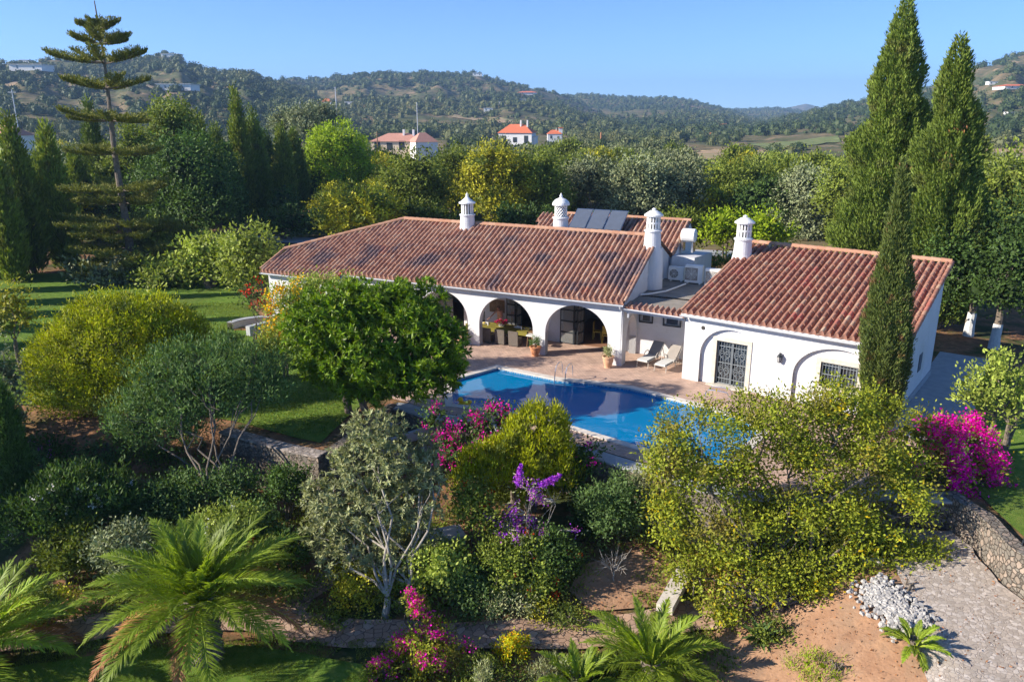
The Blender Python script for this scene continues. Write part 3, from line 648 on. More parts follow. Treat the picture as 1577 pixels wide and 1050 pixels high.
MB().tube(fwn(FA, [(.22, .15, 2.95), (.22, .12, 2.5)]), [.09, .06], 10).build('rainwater_head', M['gutter'], VL)
# --- pierced chimneys ---
def chimney(fr, u, w, z0, h, r, style, parent=VL, name='chimney'):
    x, y, _ = fw(fr, u, w); b = MB(); c = (x, y, z0)
    hb = h * .47
    b.lathe(c, [(r * 1.35, -.8), (r * 1.28, 0), (r * 1.08, hb * .35), (r * .98, hb * .9), (r * .98, hb), (r * 1.12, hb), (r * 1.12, hb + .07), (r * .86, hb + .09), (0.01, hb + .09)], 24)
    o = b.build(name, M['plaster'], parent, smooth=False)
    d = MB(); z1 = hb + .09; z2 = h * .82; rr = r * .78; nS = 14
    d.lathe((x, y, z0), [(rr * .8, z1), (rr * .8, z2)], 16)
    d.build('flue_core', M['dark'], o)
    l = MB()
    for i in range(nS):
        a = 2 * math.pi * i / nS
        if style == 'lattice':
            for sg in (1, -1):
                pts = [(x + rr * math.cos(a + sg * t * 1.6), y + rr * math.sin(a + sg * t * 1.6), z0 + z1 + (z2 - z1) * t) for t in np.linspace(0, 1, 8)]
                l.tube(pts, .028, 4)
        else: l.box((x + rr * math.cos(a), y + rr * math.sin(a), z0 + (z1 + z2) / 2), (.07, .085 if style == 'grid' else .07, z2 - z1), a)
    if style == 'grid':
        for t in (.02, .5, .98): l.lathe((x, y, z0 + z1 + (z2 - z1) * t), [(rr - .035, -.045), (rr + .04, -.045), (rr + .04, .045), (rr - .035, .045)], 24)
    l.build('pierced_lantern', M['white'], o)
    k = MB(); cap = [(rr * .9, z2), (r * 1.18, z2), (r * 1.18, z2 + .07)]
    if style == 'lattice': cap += [(r * 1.1, z2 + .16), (r * .8, z2 + .3), (r * .3, z2 + .4), (.07, z2 + .44), (.09, z2 + .5), (.06, h + .18), (.015, h + .28)]
    elif style == 'slots': cap += [(r * .85, z2 + .14), (r * .4, z2 + .3), (.1, z2 + .36), (.07, z2 + .46), (.1, z2 + .52), (.03, h + .2), (.01, h + .3)]
    else: cap += [(r * .95, z2 + .14), (r * .5, z2 + .27), (r * .2, z2 + .3), (.12, z2 + .36), (.02, z2 + .42)]
    k.lathe((x, y, z0), cap, 24); k.build('cap', M['white'], o)
    return o
chimney(FA, -11.47, 5.0, 5.35, 2.0, .42, 'slots'); chimney(FA, -5.73, 5.62, 5.35, 2.15, .42, 'lattice')
chimney(FA, -.02, 4.55, 5.05, 2.3, .42, 'grid'); chimney(FB, .12, 6.05, 4.75, 2.4, .43, 'grid')
x, y, _ = fw(FA, .0, 4.55); MB().lathe((x, y, 3.1), [(.62, 0), (.6, .8), (.56, 1.6), (.54, 2.2)], 24).build('chimney_breast', PL, VL)
# --- right wing ---
KB = .27; zB = lambda w: 3.3 + KB * (w + .25)
m = MB(); arch_wall(m, FB, 0, 9.23, 0, 3.2, 0, .17, [(.82, 3.73, 1.37, 2.75), (5.12, 8.78, 1.3, 2.7)])
m.build('front_wall', PL, VL)
m = MB()
for u0, u1, z0, z1 in [(0, 1.55, 0, 3.2), (1.55, 3.0, 2.13, 3.2), (3.0, 6.2, 0, 3.2), (6.2, 7.7, 2.02, 3.2), (6.2, 7.7, 0, .95), (7.7, 9.23, 0, 3.2)]: m.bx(FB, u0, u1, .17, .45, z0, z1)
m.build('front_wall', PL, VL)
m = MB(); V = [(u, w, z) for u in (8.93, 9.23) for w, z in ((.45, 0), (7.6, 0), (7.6, zB(7.6) - .07), (.45, zB(.45) - .07))]
m.add(fwn(FB, V), [[0, 1, 2, 3], [7, 6, 5, 4], [0, 4, 5, 1], [1, 5, 6, 2], [2, 6, 7, 3], [3, 7, 4, 0]])
m.bx(FB, 8.93, 9.23, 0.17, .45, 3.2, 3.4); m.build('side_wall', PL, VL)
m = MB(); V = [(u, w, z) for u in (0.0, .3) for w, z in ((.45, 0), (7.6, 0), (7.6, zB(7.6) - .07), (.45, zB(.45) - .07))]
m.add(fwn(FB, V), [[0, 1, 2, 3], [7, 6, 5, 4], [0, 4, 5, 1], [1, 5, 6, 2], [2, 6, 7, 3], [3, 7, 4, 0]])
m.build('side_wall', PL, VL); MB().bx(FB, .3, 8.93, 7.3, 7.6, 0, 5.1).build('rear_wall', PL, VL)
m = MB(); m.bx(FB, 9.23, 9.27, -.01, 7.62, 0, .32); m.build('plinth', plain('plinth_grey', (.35, .36, .38), .8), VL)
rb = tiled('tiled_roof', FB, 3.3, KB, lambda u: -.3, lambda u: 7.62, -.08, 9.38, M['tiles_b'], VL, .305, .43, 9)
ridge_caps('ridge_tiles', FB, (-.05, 7.66, zB(7.66) + .06), (9.38, 7.66, zB(7.66) + .06), rb)
ridge_caps('verge_tiles', FB, (9.42, -.3, zB(-.3) + .06), (9.42, 7.66, zB(7.66) + .06), rb, .1, .43, 'tiles_b', .02)
ridge_caps('verge_tiles', FB, (-.12, -.3, zB(-.3) + .05), (-.12, 7.66, zB(7.66) + .05), rb, .08, .43, 'tiles_b', .0)
m = MB(); V = [(-.1, -.28, zB(-.28) - .04), (9.4, -.28, zB(-.28) - .04), (9.4, 7.7, zB(7.7) - .04), (-.1, 7.7, zB(7.7) - .04)]; m.add(fwn(FB, V + [(a, b, c - .07) for a, b, c in V]), [[3, 2, 1, 0], [4, 5, 6, 7], [0, 1, 5, 4], [1, 2, 6, 5], [2, 3, 7, 6], [3, 0, 4, 7]])
m.build('roof_underside', PL, VL)
gutter(FB, -.1, 9.4, -.38, 3.17, VL); MB().bx(FB, 0, 9.25, -.3, 0, 3.1, 3.16).build('soffit', PL, VL)
pipe(FB, [(9.1, -.38, 3.1), (9.1, -.2, 2.95), (9.1, -.07, 2.85), (9.1, -.07, .03)])
pipe(FB, [(9.33, .1, 2.8), (9.33, .1, .03)], .06)
# door, window, lamp, vent of the right wing
def stone_frame(u0, u1, z0, z1, t=.2, sill=False):
    m = MB(); m.bx(FB, u0 - t, u0, .13, .34, z0, z1 + t); m.bx(FB, u1, u1 + t, .13, .34, z0, z1 + t); m.bx(FB, u0, u1, .13, .34, z1, z1 + t)
    if sill: m.bx(FB, u0 - t, u1 + t, .1, .34, z0 - .12, z0)
    else: m.bx(FB, u0 - t - .1, u1 + t + .1, -.15, .34, 0, .06)
    return m.build('stone_surround', M['stoneframe'], VL)
stone_frame(1.55, 3.0, .06, 2.13, .19); stone_frame(6.2, 7.7, .95, 2.02, .19, True)
def grille(u0, u1, z0, z1, w, parent, scrolls=True, dens=.11):
    m = MB(); t = .014
    n = int((u1 - u0) / dens)
    for i in range(n + 1):
        u = u0 + (u1 - u0) * i / n; m.tube(fwn(FB, [(u, w, z0), (u, w, z1)]), t if i not in (0, n) else .028, 5)
    for z in (z0, z0 + (z1 - z0) * .5, z1, z0 + (z1 - z0) * .12, z0 + (z1 - z0) * .9): m.tube(fwn(FB, [(u0, w, z), (u1, w, z)]), .018, 5)
    if scrolls:
        uc = (u0 + u1) / 2
        for zc in (z0 + (z1 - z0) * .3, z0 + (z1 - z0) * .7):
            for sg in (-1, 1):
                pts = []
                for q in np.linspace(0, 1, 26):
                    a = q * 4.6 * math.pi / 1.6; r_ = .16 * (1 - q * .75); pts.append((uc + sg * (.13 - r_ * math.cos(a) * .9), w - .02, zc + r_ * math.sin(a) * 1.2))
                m.tube(fwn(FB, pts), .013, 5); pts = [(uc, w - .02, zc + .42), (uc + sg * .1, w - .02, zc + .28), (uc + sg * .26, w - .02, zc + .16), (uc + sg * .24, w - .02, zc - .05), (uc + sg * .04, w - .02, zc - .24)]
                m.tube(fwn(FB, pts), .013, 5)
    return m.build('iron_grille', M['iron'], parent)
M['iron'] = plain('grey_iron', (.22, .25, .27), .5, .2)
dr = MB().bx(FB, 1.55, 1.6, .3, .38, .06, 2.13).bx(FB, 2.95, 3.0, .3, .38, .06, 2.13).bx(FB, 2.24, 2.31, .3, .38, .06, 2.13).bx(FB, 1.6, 2.95, .3, .38, 2.07, 2.13).build('door_frame', M['darkmetal'], VL)
grille(1.6, 2.25, .1, 2.06, .27, dr); grille(2.3, 2.95, .1, 2.06, .27, dr)
MB().bx(FB, 1.6, 2.95, .39, .41, .06, 2.1).build('pane', M['glass'], dr)
wd = MB().bx(FB, 6.2, 6.26, .28, .36, .95, 2.02).bx(FB, 7.64, 7.7, .28, .36, .95, 2.02).bx(FB, 6.9, 7.0, .28, .36, .95, 2.02).bx(FB, 6.26, 7.64, .28, .36, 1.96, 2.02).bx(FB, 6.26, 7.64, .28, .36, .95, 1.01).bx(FB, 6.26, 7.64, .3, .35, 1.5, 1.54).build('window', M['darkmetal'], VL)
grille(6.26, 6.92, 1.0, 1.97, .22, wd, False, .13); grille(6.98, 7.64, 1.0, 1.97, .22, wd, False, .13)
MB().bx(FB, 6.26, 7.64, .38, .4, .97, 2.0).build('pane', M['glass'], wd); MB().bx(FB, 6.3, 7.6, .42, .43, .97, 2.0).build('curtain', M['curtain'], wd)
x, y, _ = fw(FB, 4.53, -.13)
m = MB(); m.lathe((x, y, 1.72), [(.01, -.03), (.07, 0), (.075, .02)], 6).lathe((x, y, 1.97), [(.13, 0), (.1, .06), (.04, .13), (.01, .2)], 6); m.bx(FB, 4.51, 4.55, -.13, 0, 2.08, 2.12); m.tube(fwn(FB, [(4.53, -.13, 2.1), (4.53, -.13, 2.16)]), .015, 5)
for k in range(6): a = k * math.pi / 3; m.tube([(x + .07 * math.cos(a), y + .07 * math.sin(a), 1.73), (x + .115 * math.cos(a), y + .115 * math.sin(a), 1.97)], .01, 4)
lp = m.build('wall_lantern', M['darkmetal'], VL); MB().lathe((x, y, 1.73), [(.06, 0), (.105, .24)], 6).build('lantern_glass', plain('lantern_glass', (.5, .5, .48), .2), lp)
x, y, _ = fw(FB, .9, 0); m = MB(); m.lathe((0, 0, 0), [(.001, .02), (.085, .02), (.1, .0)], 16); v = m.v[0]; v = np.column_stack([v[:, 0] + .9, -v[:, 2], v[:, 1] + 2.63]); m.v[0] = fwn(FB, v); m.build('wall_vent', M['dark'], VL)
m = MB(); m.bx(FB, 9.23, 9.26, 4.1, 4.7, 1.1, 1.9); m.build('side_window', M['glass'], VL)
# --- link between the wings: recess, flat roof and its row of tiles ---
m = MB(); m.bx(FA, -.0, 3.85, 2.45, 2.7, 0, 3.1); m.build('recess_wall', PL, VL)
for k, (a, b, z0, z1) in enumerate(((.1, .82, 1.72, 2.2), (1.35, 2.28, 1.68, 2.2))):
    fr_ = MB()
    for q in ((a, a + .04, z0, z1), (b - .04, b, z0, z1)): fr_.bx(FA, q[0], q[1], 2.36, 2.44, q[2], q[3])
    for q in (z0, z1 - .04): fr_.bx(FA, a + .04, b - .04, 2.36, 2.44, q, q + .04)
    o = fr_.build('window_grille', M['darkmetal'], VL)
    MB().bx(FA, a + .17, b - .17, 2.425, 2.45, z0 + .1, z1 - .1).build('pane', M['glass'], o)
    s = MB()
    for i in range(5): s.bx(FA, a + .09, a + .1, 2.39, 2.41, z0 + .04, z1 - .04); s.bx(FA, b - .1, b - .09, 2.39, 2.41, z0 + .04, z1 - .04); s.bx(FA, a + .04, b - .04, 2.39, 2.41, z0 + .07, z0 + .08); s.bx(FA, a + .04, b - .04, 2.39, 2.41, z1 - .08, z1 - .07); break
    s.build('bars', M['darkmetal'], o)
a0 = np.array(fw(FA, .02, -.05)[:2]); b0 = np.array(fw(FB, -.02, -.05)[:2]); dv = b0 - a0; LL = np.linalg.norm(dv); FL = (a0[0], a0[1], math.atan2(dv[1], dv[0]))
MB().bx(FL, 0, LL, 0, .3, 2.82, 3.1).build('lintel', PL, VL)
fr_w0 = 0
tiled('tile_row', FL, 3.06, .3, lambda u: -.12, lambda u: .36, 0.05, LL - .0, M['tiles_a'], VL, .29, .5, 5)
gutter(FL, .05, LL - .05, -.2, 3.02, VL, .055)
MB().prism([fw(FL, 0, .3)[:2], fw(FL, LL, .3)[:2], fw(FB, .0, 7.6)[:2], fw(FA, 2.9, 7.4)[:2], fw(FA, 0, 7.4)[:2]], 2.98, 3.1).build('flat_roof', M['roofmembrane'], VL)
MB().tube(fwn(FA, [(.1, 2.4, 3.16), (.5, 3.0, 3.14), (1.0, 3.9, 3.14), (1.25, 4.9, 3.15), (1.55, 5.9, 3.2)]), .045, 8).build('conduit', M['white'], VL)
# --- rear annex ---
fr_w0 = 8.2
KC = .4
m = MB(); m.bx(FA, -9.7, .2, 8.2, 12.5, 0, 4.1); V = [(u, w, z) for u in (-.1, .2) for w, z in ((8.2, 4.1), (12.5, 4.1), (12.4, 5.2), (11.95, 5.66))]; m.add(fwn(FA, V), [[0, 1, 2, 3], [7, 6, 5, 4], [0, 3, 7, 4]]); m.build('annex_wall', PL, VL)
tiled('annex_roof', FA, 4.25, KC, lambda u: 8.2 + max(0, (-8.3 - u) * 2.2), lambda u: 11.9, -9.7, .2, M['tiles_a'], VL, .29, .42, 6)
ridge_caps('ridge_tiles', FA, (-8.6, 11.95, 5.8), (.2, 11.95, 5.8), VL, .11)
ridge_caps('ridge_tiles', FA, (-9.7, 10.9, 4.6), (-8.6, 11.95, 5.8), VL, .1)
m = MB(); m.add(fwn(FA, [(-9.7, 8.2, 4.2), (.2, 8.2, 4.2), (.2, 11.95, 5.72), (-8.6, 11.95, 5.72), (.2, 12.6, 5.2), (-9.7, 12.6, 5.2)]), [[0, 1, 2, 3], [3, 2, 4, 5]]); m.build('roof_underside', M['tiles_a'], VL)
m = MB(); V = [(1.5, 7.9, 0), (1.5, 12.5, 0), (1.5, 12.5, 3.9), (1.5, 7.9, 4.3), (.2, 7.9, 0), (.2, 12.5, 0), (.2, 12.5, 3.9), (.2, 7.9, 4.3)]
m.add(fwn(FA, V), [[0, 1, 2, 3], [7, 6, 5, 4], [0, 4, 5, 1], [1, 5, 6, 2], [2, 6, 7, 3], [3, 7, 4, 0]]); m.build('annex_gable', PL, VL)
# ================================================================== plants
def unit(v): return v / (np.linalg.norm(v, axis=-1, keepdims=True) + 1e-9)
def rdir(rg, n): return unit(rg.normal(size=(n, 3)))
def quads(mb, pos, ax, L, W, rnd, rg, mi=0, nrm=None):
    n = len(pos); ax = unit(ax); s = unit(np.cross(ax, rdir(rg, n) if nrm is None else nrm)); L = np.broadcast_to(L, (n,))[:, None]; W = np.broadcast_to(W, (n,))[:, None]
    v = np.stack([pos, pos + ax * L * .45 + s * W * .5, pos + ax * L, pos + ax * L * .45 - s * W * .5], 1)
    mb.add(v.reshape(-1, 3), np.arange(4 * n).reshape(n, 4), rnd, mi)
def clusters(rg, lobes, dens, low=-.55, inner=.12, spread=.1, bump=1.0):
    """cluster centres on the skins of the lobes; lobes = (x, y, z, rx, ry, rz)"""
    C, O = [], []
    Ls = np.array(lobes, float)
    for i, l in enumerate(Ls):
        area = 4 * math.pi * ((l[3] * l[4]) ** 1.6 / 3 + (l[3] * l[5]) ** 1.6 / 3 + (l[4] * l[5]) ** 1.6 / 3) ** (1 / 1.6)
        n = max(6, int(area * dens)); d = rdir(rg, int(n * 1.6)); d = d[(d[:, 2] > low) | (rg.random(len(d)) < .25)][:n]
        r = 1 - np.abs(rg.normal(0, spread, len(d))); m = rg.random(len(d)) < inner; r[m] = rg.uniform(.25, .85, m.sum())
        sc_ = 2.6 / max(.5, min(l[3:6])) ** .5; q_ = l[:3] + d * l[3:6]; bp = fbm(q_[:, 0] * sc_ + q_[:, 2] * 1.1, q_[:, 1] * sc_ + q_[:, 2] * sc_ * .8, 2, 91 + i); r = r * (1 + np.clip((bp - .5) * 1.5, -.42, .2) * bump)
        p = l[:3] + d * l[3:6] * r[:, None]; keep = np.ones(len(p), bool)
        for j, q in enumerate(Ls):
            if j != i: keep &= (((p - q[:3]) / q[3:6]) ** 2).sum(1) > .5
        C.append(p[keep]); O.append(unit(d[keep] / l[3:6]))
    return np.vstack(C), np.vstack(O)
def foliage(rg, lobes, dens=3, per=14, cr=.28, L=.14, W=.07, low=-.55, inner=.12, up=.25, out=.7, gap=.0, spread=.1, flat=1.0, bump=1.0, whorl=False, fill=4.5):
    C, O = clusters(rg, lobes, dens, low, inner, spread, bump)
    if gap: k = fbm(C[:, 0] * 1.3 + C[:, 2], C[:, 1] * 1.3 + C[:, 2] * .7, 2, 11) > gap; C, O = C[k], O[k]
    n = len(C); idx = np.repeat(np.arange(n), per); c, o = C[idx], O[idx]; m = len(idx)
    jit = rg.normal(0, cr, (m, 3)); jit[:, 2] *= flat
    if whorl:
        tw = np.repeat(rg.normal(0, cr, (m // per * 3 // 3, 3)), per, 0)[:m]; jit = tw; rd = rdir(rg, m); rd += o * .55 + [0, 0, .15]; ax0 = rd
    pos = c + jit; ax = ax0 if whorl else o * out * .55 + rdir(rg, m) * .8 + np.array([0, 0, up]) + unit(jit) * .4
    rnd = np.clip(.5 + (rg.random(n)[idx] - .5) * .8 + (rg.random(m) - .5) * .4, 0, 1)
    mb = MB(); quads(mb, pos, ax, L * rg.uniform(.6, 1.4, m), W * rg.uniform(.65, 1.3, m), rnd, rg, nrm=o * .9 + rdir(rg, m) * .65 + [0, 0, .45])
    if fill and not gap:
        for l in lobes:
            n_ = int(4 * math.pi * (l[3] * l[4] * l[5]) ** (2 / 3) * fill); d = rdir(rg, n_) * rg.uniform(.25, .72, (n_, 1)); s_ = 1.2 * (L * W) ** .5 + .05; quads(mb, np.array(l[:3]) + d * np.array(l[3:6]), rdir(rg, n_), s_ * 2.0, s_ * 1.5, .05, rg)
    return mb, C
def limb(mb, a, b, r0, r1, rg, n=6, wob=.08, sag=0.0, sides=7):
    a = np.array(a, float); b = np.array(b, float); t = np.linspace(0, 1, n)[:, None]; L = np.linalg.norm(b - a)
    p = a + (b - a) * t; w = rg.normal(0, wob * L * .35, (n, 3)); w[0] = w[-1] = 0; w[:, 2] *= .4; p = p + w * np.sin(t * math.pi); p[:, 2] += sag * L * np.sin(t[:, 0] * math.pi)
    mb.tube(p, r0 + (r1 - r0) * t[:, 0], sides, cap=False); return p
M['bark'] = noise_mat('bark_grey', [(.3, (.10, .08, .06)), (.7, (.22, .18, .14))], 6, .9, .7, 14)
M['barkpale'] = noise_mat('bark_pale', [(.3, (.26, .23, .19)), (.7, (.42, .38, .33))], 6, .9, .6, 14)
M['limewash'] = noise_mat('limewashed_bark', [(.3, (.5, .5, .48)), (.7, (.68, .68, .66))], 6, .9, .5, 14)
LK = 1.95
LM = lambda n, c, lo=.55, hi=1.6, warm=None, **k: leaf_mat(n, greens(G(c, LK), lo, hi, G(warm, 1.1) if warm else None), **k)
M['l_big'] = LM('leaf_yellow_green', (.122, .138, .024), .4, 1.6, (.36, .27, .04), patch=(.9, (.20, .16, .03), .52, .7), trans=.18)
M['l_orange'] = LM('leaf_glossy_green', (.075, .115, .015), .45, 1.7, (.22, .26, .04), trans=.22, rough=.5, spec=.3)
M['l_silver'] = LM('leaf_silver_green', (.17, .18, .092), .5, 1.7, (.34, .36, .24), trans=.15, rough=.5)
M['l_cyp'] = LM('cypress_spray', (.085, .112, .028), .45, 1.7, (.16, .17, .05), trans=.1, patch=(.8, (.13, .13, .04), .55, .75))
M['l_cyp2'] = LM('cypress_spray_sunlit', (.115, .14, .034), .45, 1.6, (.2, .2, .06), trans=.15, patch=(.8, (.15, .14, .045), .55, .75))  # lit copy of l_cyp: sunlight put into the spray colour
M['l_cypbrown'] = LM('cypress_spray_dry', (.075, .095, .03), .45, 1.6, (.20, .15, .06), trans=.1, patch=(2.2, (.22, .12, .055), .60, .72))
M['l_dark'] = LM('leaf_dark_green', (.038, .062, .018), .5, 1.8, (.06, .10, .03), trans=.2)
M['l_mid'] = LM('leaf_mid_green', (.092, .112, .026), .5, 1.6, (.13, .16, .035), trans=.22)
M['l_bright'] = LM('leaf_bright_green', (.14, .185, .025), .5, 1.5, (.28, .30, .05), trans=.22)
M['l_gold'] = LM('leaf_golden', (.20, .215, .026), .45, 1.5, (.36, .30, .04), trans=.2, patch=(1.4, (.09, .12, .02), .5, .66))
M['l_yellow'] = LM('leaf_yellowing', (.22, .21, .035), .45, 1.5, (.42, .34, .05), trans=.18, patch=(.6, (.13, .17, .03), .5, .6))
M['l_olive'] = LM('leaf_olive', (.12, .135, .075), .5, 1.6, (.22, .22, .12), trans=.1)
M['l_lime'] = LM('leaf_pale_green', (.16, .19, .05), .5, 1.5, (.28, .32, .09), trans=.22)
M['l_teal'] = LM('leaf_blue_green', (.058, .09, .032), .5, 1.8, (.12, .17, .07), trans=.2)
M['l_palm'] = LM('palm_leaflet', (.135, .175, .035), .5, 1.7, (.32, .30, .05), trans=.4, rough=.5, spec=.35)
M['l_needle'] = LM('araucaria_needle', (.12, .125, .035), .45, 1.7, (.16, .16, .05), trans=.1)
M['magenta'] = leaf_mat('magenta_bract', [(0, (.50, .006, .26)), (.6, (.78, .015, .46)), (1, (.88, .10, .58))], .3)
M['purple'] = leaf_mat('purple_blossom', [(0, (.20, .05, .42)), (.6, (.38, .12, .62)), (1, (.7, .25, .65))], .3)
M['red'] = leaf_mat('red_blossom', [(0, (.5, .01, .01)), (1, (.8, .06, .03))], .2)
M['fyellow'] = leaf_mat('yellow_blossom', [(0, (.75, .33, .01)), (1, (.85, .6, .03))], .2)
M['fwhite'] = leaf_mat('white_blossom', [(0, (.6, .6, .66)), (1, (.8, .8, .78))], .2)
M['dry'] = leaf_mat('dry_spray', [(0, (.22, .10, .05)), (1, (.42, .22, .12))], .1)
SEEDN = [100]
def RG():
    SEEDN[0] += 1; return np.random.default_rng(SEEDN[0])
def blossoms(rg, C, n, per, cr, s, mat, parent, name='blossoms', sel=None):
    k = rg.choice(len(C), min(n, len(C)), replace=False) if sel is None else sel
    c = np.repeat(C[k], per, 0); m = len(c); mb = MB(); pos = c + rg.normal(0, cr, (m, 3)) + [0, 0, .05]
    quads(mb, pos, rdir(rg, m), s * rg.uniform(.7, 1.3, m), s * .9 * rg.uniform(.7, 1.2, m), rg.random(m), rg)
    return mb.build(name, mat, parent)
def plant(name, label, cat, base, lobes, mat, trunk=.12, bark='bark', stems=1, twigs=0, group=None, flowers=None, gz=None, lean=(0, 0), stub=.0, **fk):
    """base (x, y, z); lobes in world coordinates"""
    rg = RG(); root = empty(name, base, label, cat, group); mb, C = foliage(rg, lobes, **fk)
    mb.build('crown', M[mat], root)
    t = MB(); L = np.array(lobes, float); zmin = L[:, 2].min(); b = np.array(base, float)
    for s in range(stems):
        o = rg.normal(0, trunk * 1.2, 3) * (stems > 1); o[2] = 0
        fk_ = b + o + [lean[0] + rg.normal(0, .15) * (stems > 1), lean[1], max(.3, (zmin - b[2]) * rg.uniform(.45, .7)) + stub]
        limb(t, b + o - [0, 0, .15], fk_, trunk / math.sqrt(stems) * 1.15, trunk / math.sqrt(stems) * .85, rg, 5, .06, sides=9)
        idx = np.arange(s, len(L), stems) if len(L) >= stems else np.arange(len(L))
        for i in idx:
            e = L[i, :3] + rg.normal(0, .15, 3) * L[i, 3:6]; p = limb(t, fk_, e, trunk * .42 / math.sqrt(stems), trunk * .1, rg, 6, .14, .04)
            for q in range(3): j = rg.integers(2, 6); limb(t, p[j], L[i, :3] + rdir(rg, 1)[0] * L[i, 3:6] * .8, trunk * .12, trunk * .04, rg, 4, .14, sides=5)
    for j in range(twigs):
        c = C[rg.integers(len(C))]; k = np.argmin(((L[:, :3] - c) ** 2).sum(1)); limb(t, L[k, :3] + (c - L[k, :3]) * .15, c, .022, .008, rg, 4, .15, sides=4)
    t.build('trunk', M[bark], root)
    for fl in (flowers or []): blossoms(rg, C, parent=root, **fl) if 'where' not in fl else blossoms(rg, C[fl['where'](C)], fl['n'], fl['per'], fl['cr'], fl['s'], fl['mat'], root)
    return root
def round_lobes(rg, c, rx, ry, rz, n, k=.45, core=.82):
    """a bumpy ellipsoid: one core and n lobes round it"""
    L = [(c[0], c[1], c[2], rx * core, ry * core, rz * core)]
    for i in range(n):
        d = rdir(rg, 1)[0]; d[2] = d[2] * .9 + .15; s = rg.uniform(.75, 1.2) * k
        L.append((c[0] + d[0] * rx * (1 - s * .75), c[1] + d[1] * ry * (1 - s * .75), c[2] + d[2] * rz * (1 - s * .75), rx * s, ry * s, rz * s))
    return L
def pxl(items, Y, dz=0.0):
    """lobes named by the direction they are seen in: (px, py, rpx, rpy, dY)"""
    out = []
    for it in items:
        px, py, rx, ry = it[:4]; y = Y + (it[4] if len(it) > 4 else 0); z = zat(py, y); x = at(px, y, z)[0]; k = mpp(y, z)
        out.append((x, y, z, rx * k, (rx + ry) / 2 * k * (it[5] if len(it) > 5 else 1), ry * k))
    return out
def column(name, label, cat, base, H, rfun, mat, n, L, W, trunkr=.12, group=None, cluster=8, clear=.03, tilt=.25, patch=None, model=False, wob=.18, bark='bark'):
    """upright conifer: sprays climbing a spindle; rfun(t) is the radius at height t"""
    rg = RG(); root = empty(name, base, label, cat, group); b = np.array(base, float); nc = n // cluster
    t = rg.random(nc * 3); rr = np.array([rfun(x) for x in t]); mx = rr.max(); k = rg.random(nc * 3) < rr / mx; t, rr = t[k][:nc], rr[k][:nc]; nc = len(t)
    th = rg.uniform(0, 2 * math.pi, nc); lump = 1 + (fbm(th * 1.7 + np.cos(th), t * H * .7, 3, 5) - .5) * 2 * wob * 1.6 - np.abs(rg.normal(0, .09, nc))
    deep = rg.random(nc) < .15; lump[deep] *= rg.uniform(.4, .9, deep.sum())
    C = np.column_stack([np.cos(th) * rr * lump, np.sin(th) * rr * lump, (clear + (1 - clear) * t) * H]); O = np.column_stack([np.cos(th), np.sin(th), np.zeros(nc)])
    idx = np.repeat(np.arange(nc), cluster); m = len(idx); s = L * 1.1
    u = rg.random(m); pos = C[idx] + O[idx] * (u * s * tilt * 1.5)[:, None] + np.column_stack([rg.normal(0, s * .28, m), rg.normal(0, s * .28, m), (u - .5) * s * 2.2])
    ax = O[idx] * tilt * 1.6 + rdir(rg, m) * .45 + [0, 0, 1.0]
    rnd = np.clip(.5 + (rg.random(nc)[idx] - .5) * .6 + (rg.random(m) - .5) * .4, 0, 1)
    mb = MB(); quads(mb, pos + b, ax, L * rg.uniform(.7, 1.3, m), W * rg.uniform(.7, 1.3, m), rnd, rg)
    # the dark twiggy heart that closes the view through the spindle
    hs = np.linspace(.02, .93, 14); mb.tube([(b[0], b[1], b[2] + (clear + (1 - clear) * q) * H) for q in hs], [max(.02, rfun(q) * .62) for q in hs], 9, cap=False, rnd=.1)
    mb.build('crown', M[mat], root)
    tr = MB(); tr.tube([(b[0], b[1], b[2] - .2), (b[0], b[1], b[2] + H * .5)], [trunkr, trunkr * .5], 8); tr.build('trunk', M[bark], root)
    if patch:
        k = rg.choice(np.nonzero(t < .78)[0], patch, replace=False); c = np.repeat(C[k] + O[k] * .1, 26, 0); m = len(c); mb = MB(); quads(mb, b + c + rg.normal(0, .22, (m, 3)), rdir(rg, m) * .6 + [0, 0, .8], L, W, rg.random(m), rg); mb.build('dry_sprays', M['dry'], root)
    return root
def spindle(R_, top=.06, belly=.35, p=1.0):
    def f(t):
        if t < belly: return R_ * (.62 + .38 * math.sin(t / belly * math.pi / 2))
        q = (t - belly) / (1 - belly); return R_ * (max(0, 1 - q ** (1.25 * p)) * (1 - top) + top * (1 - q))
    return f
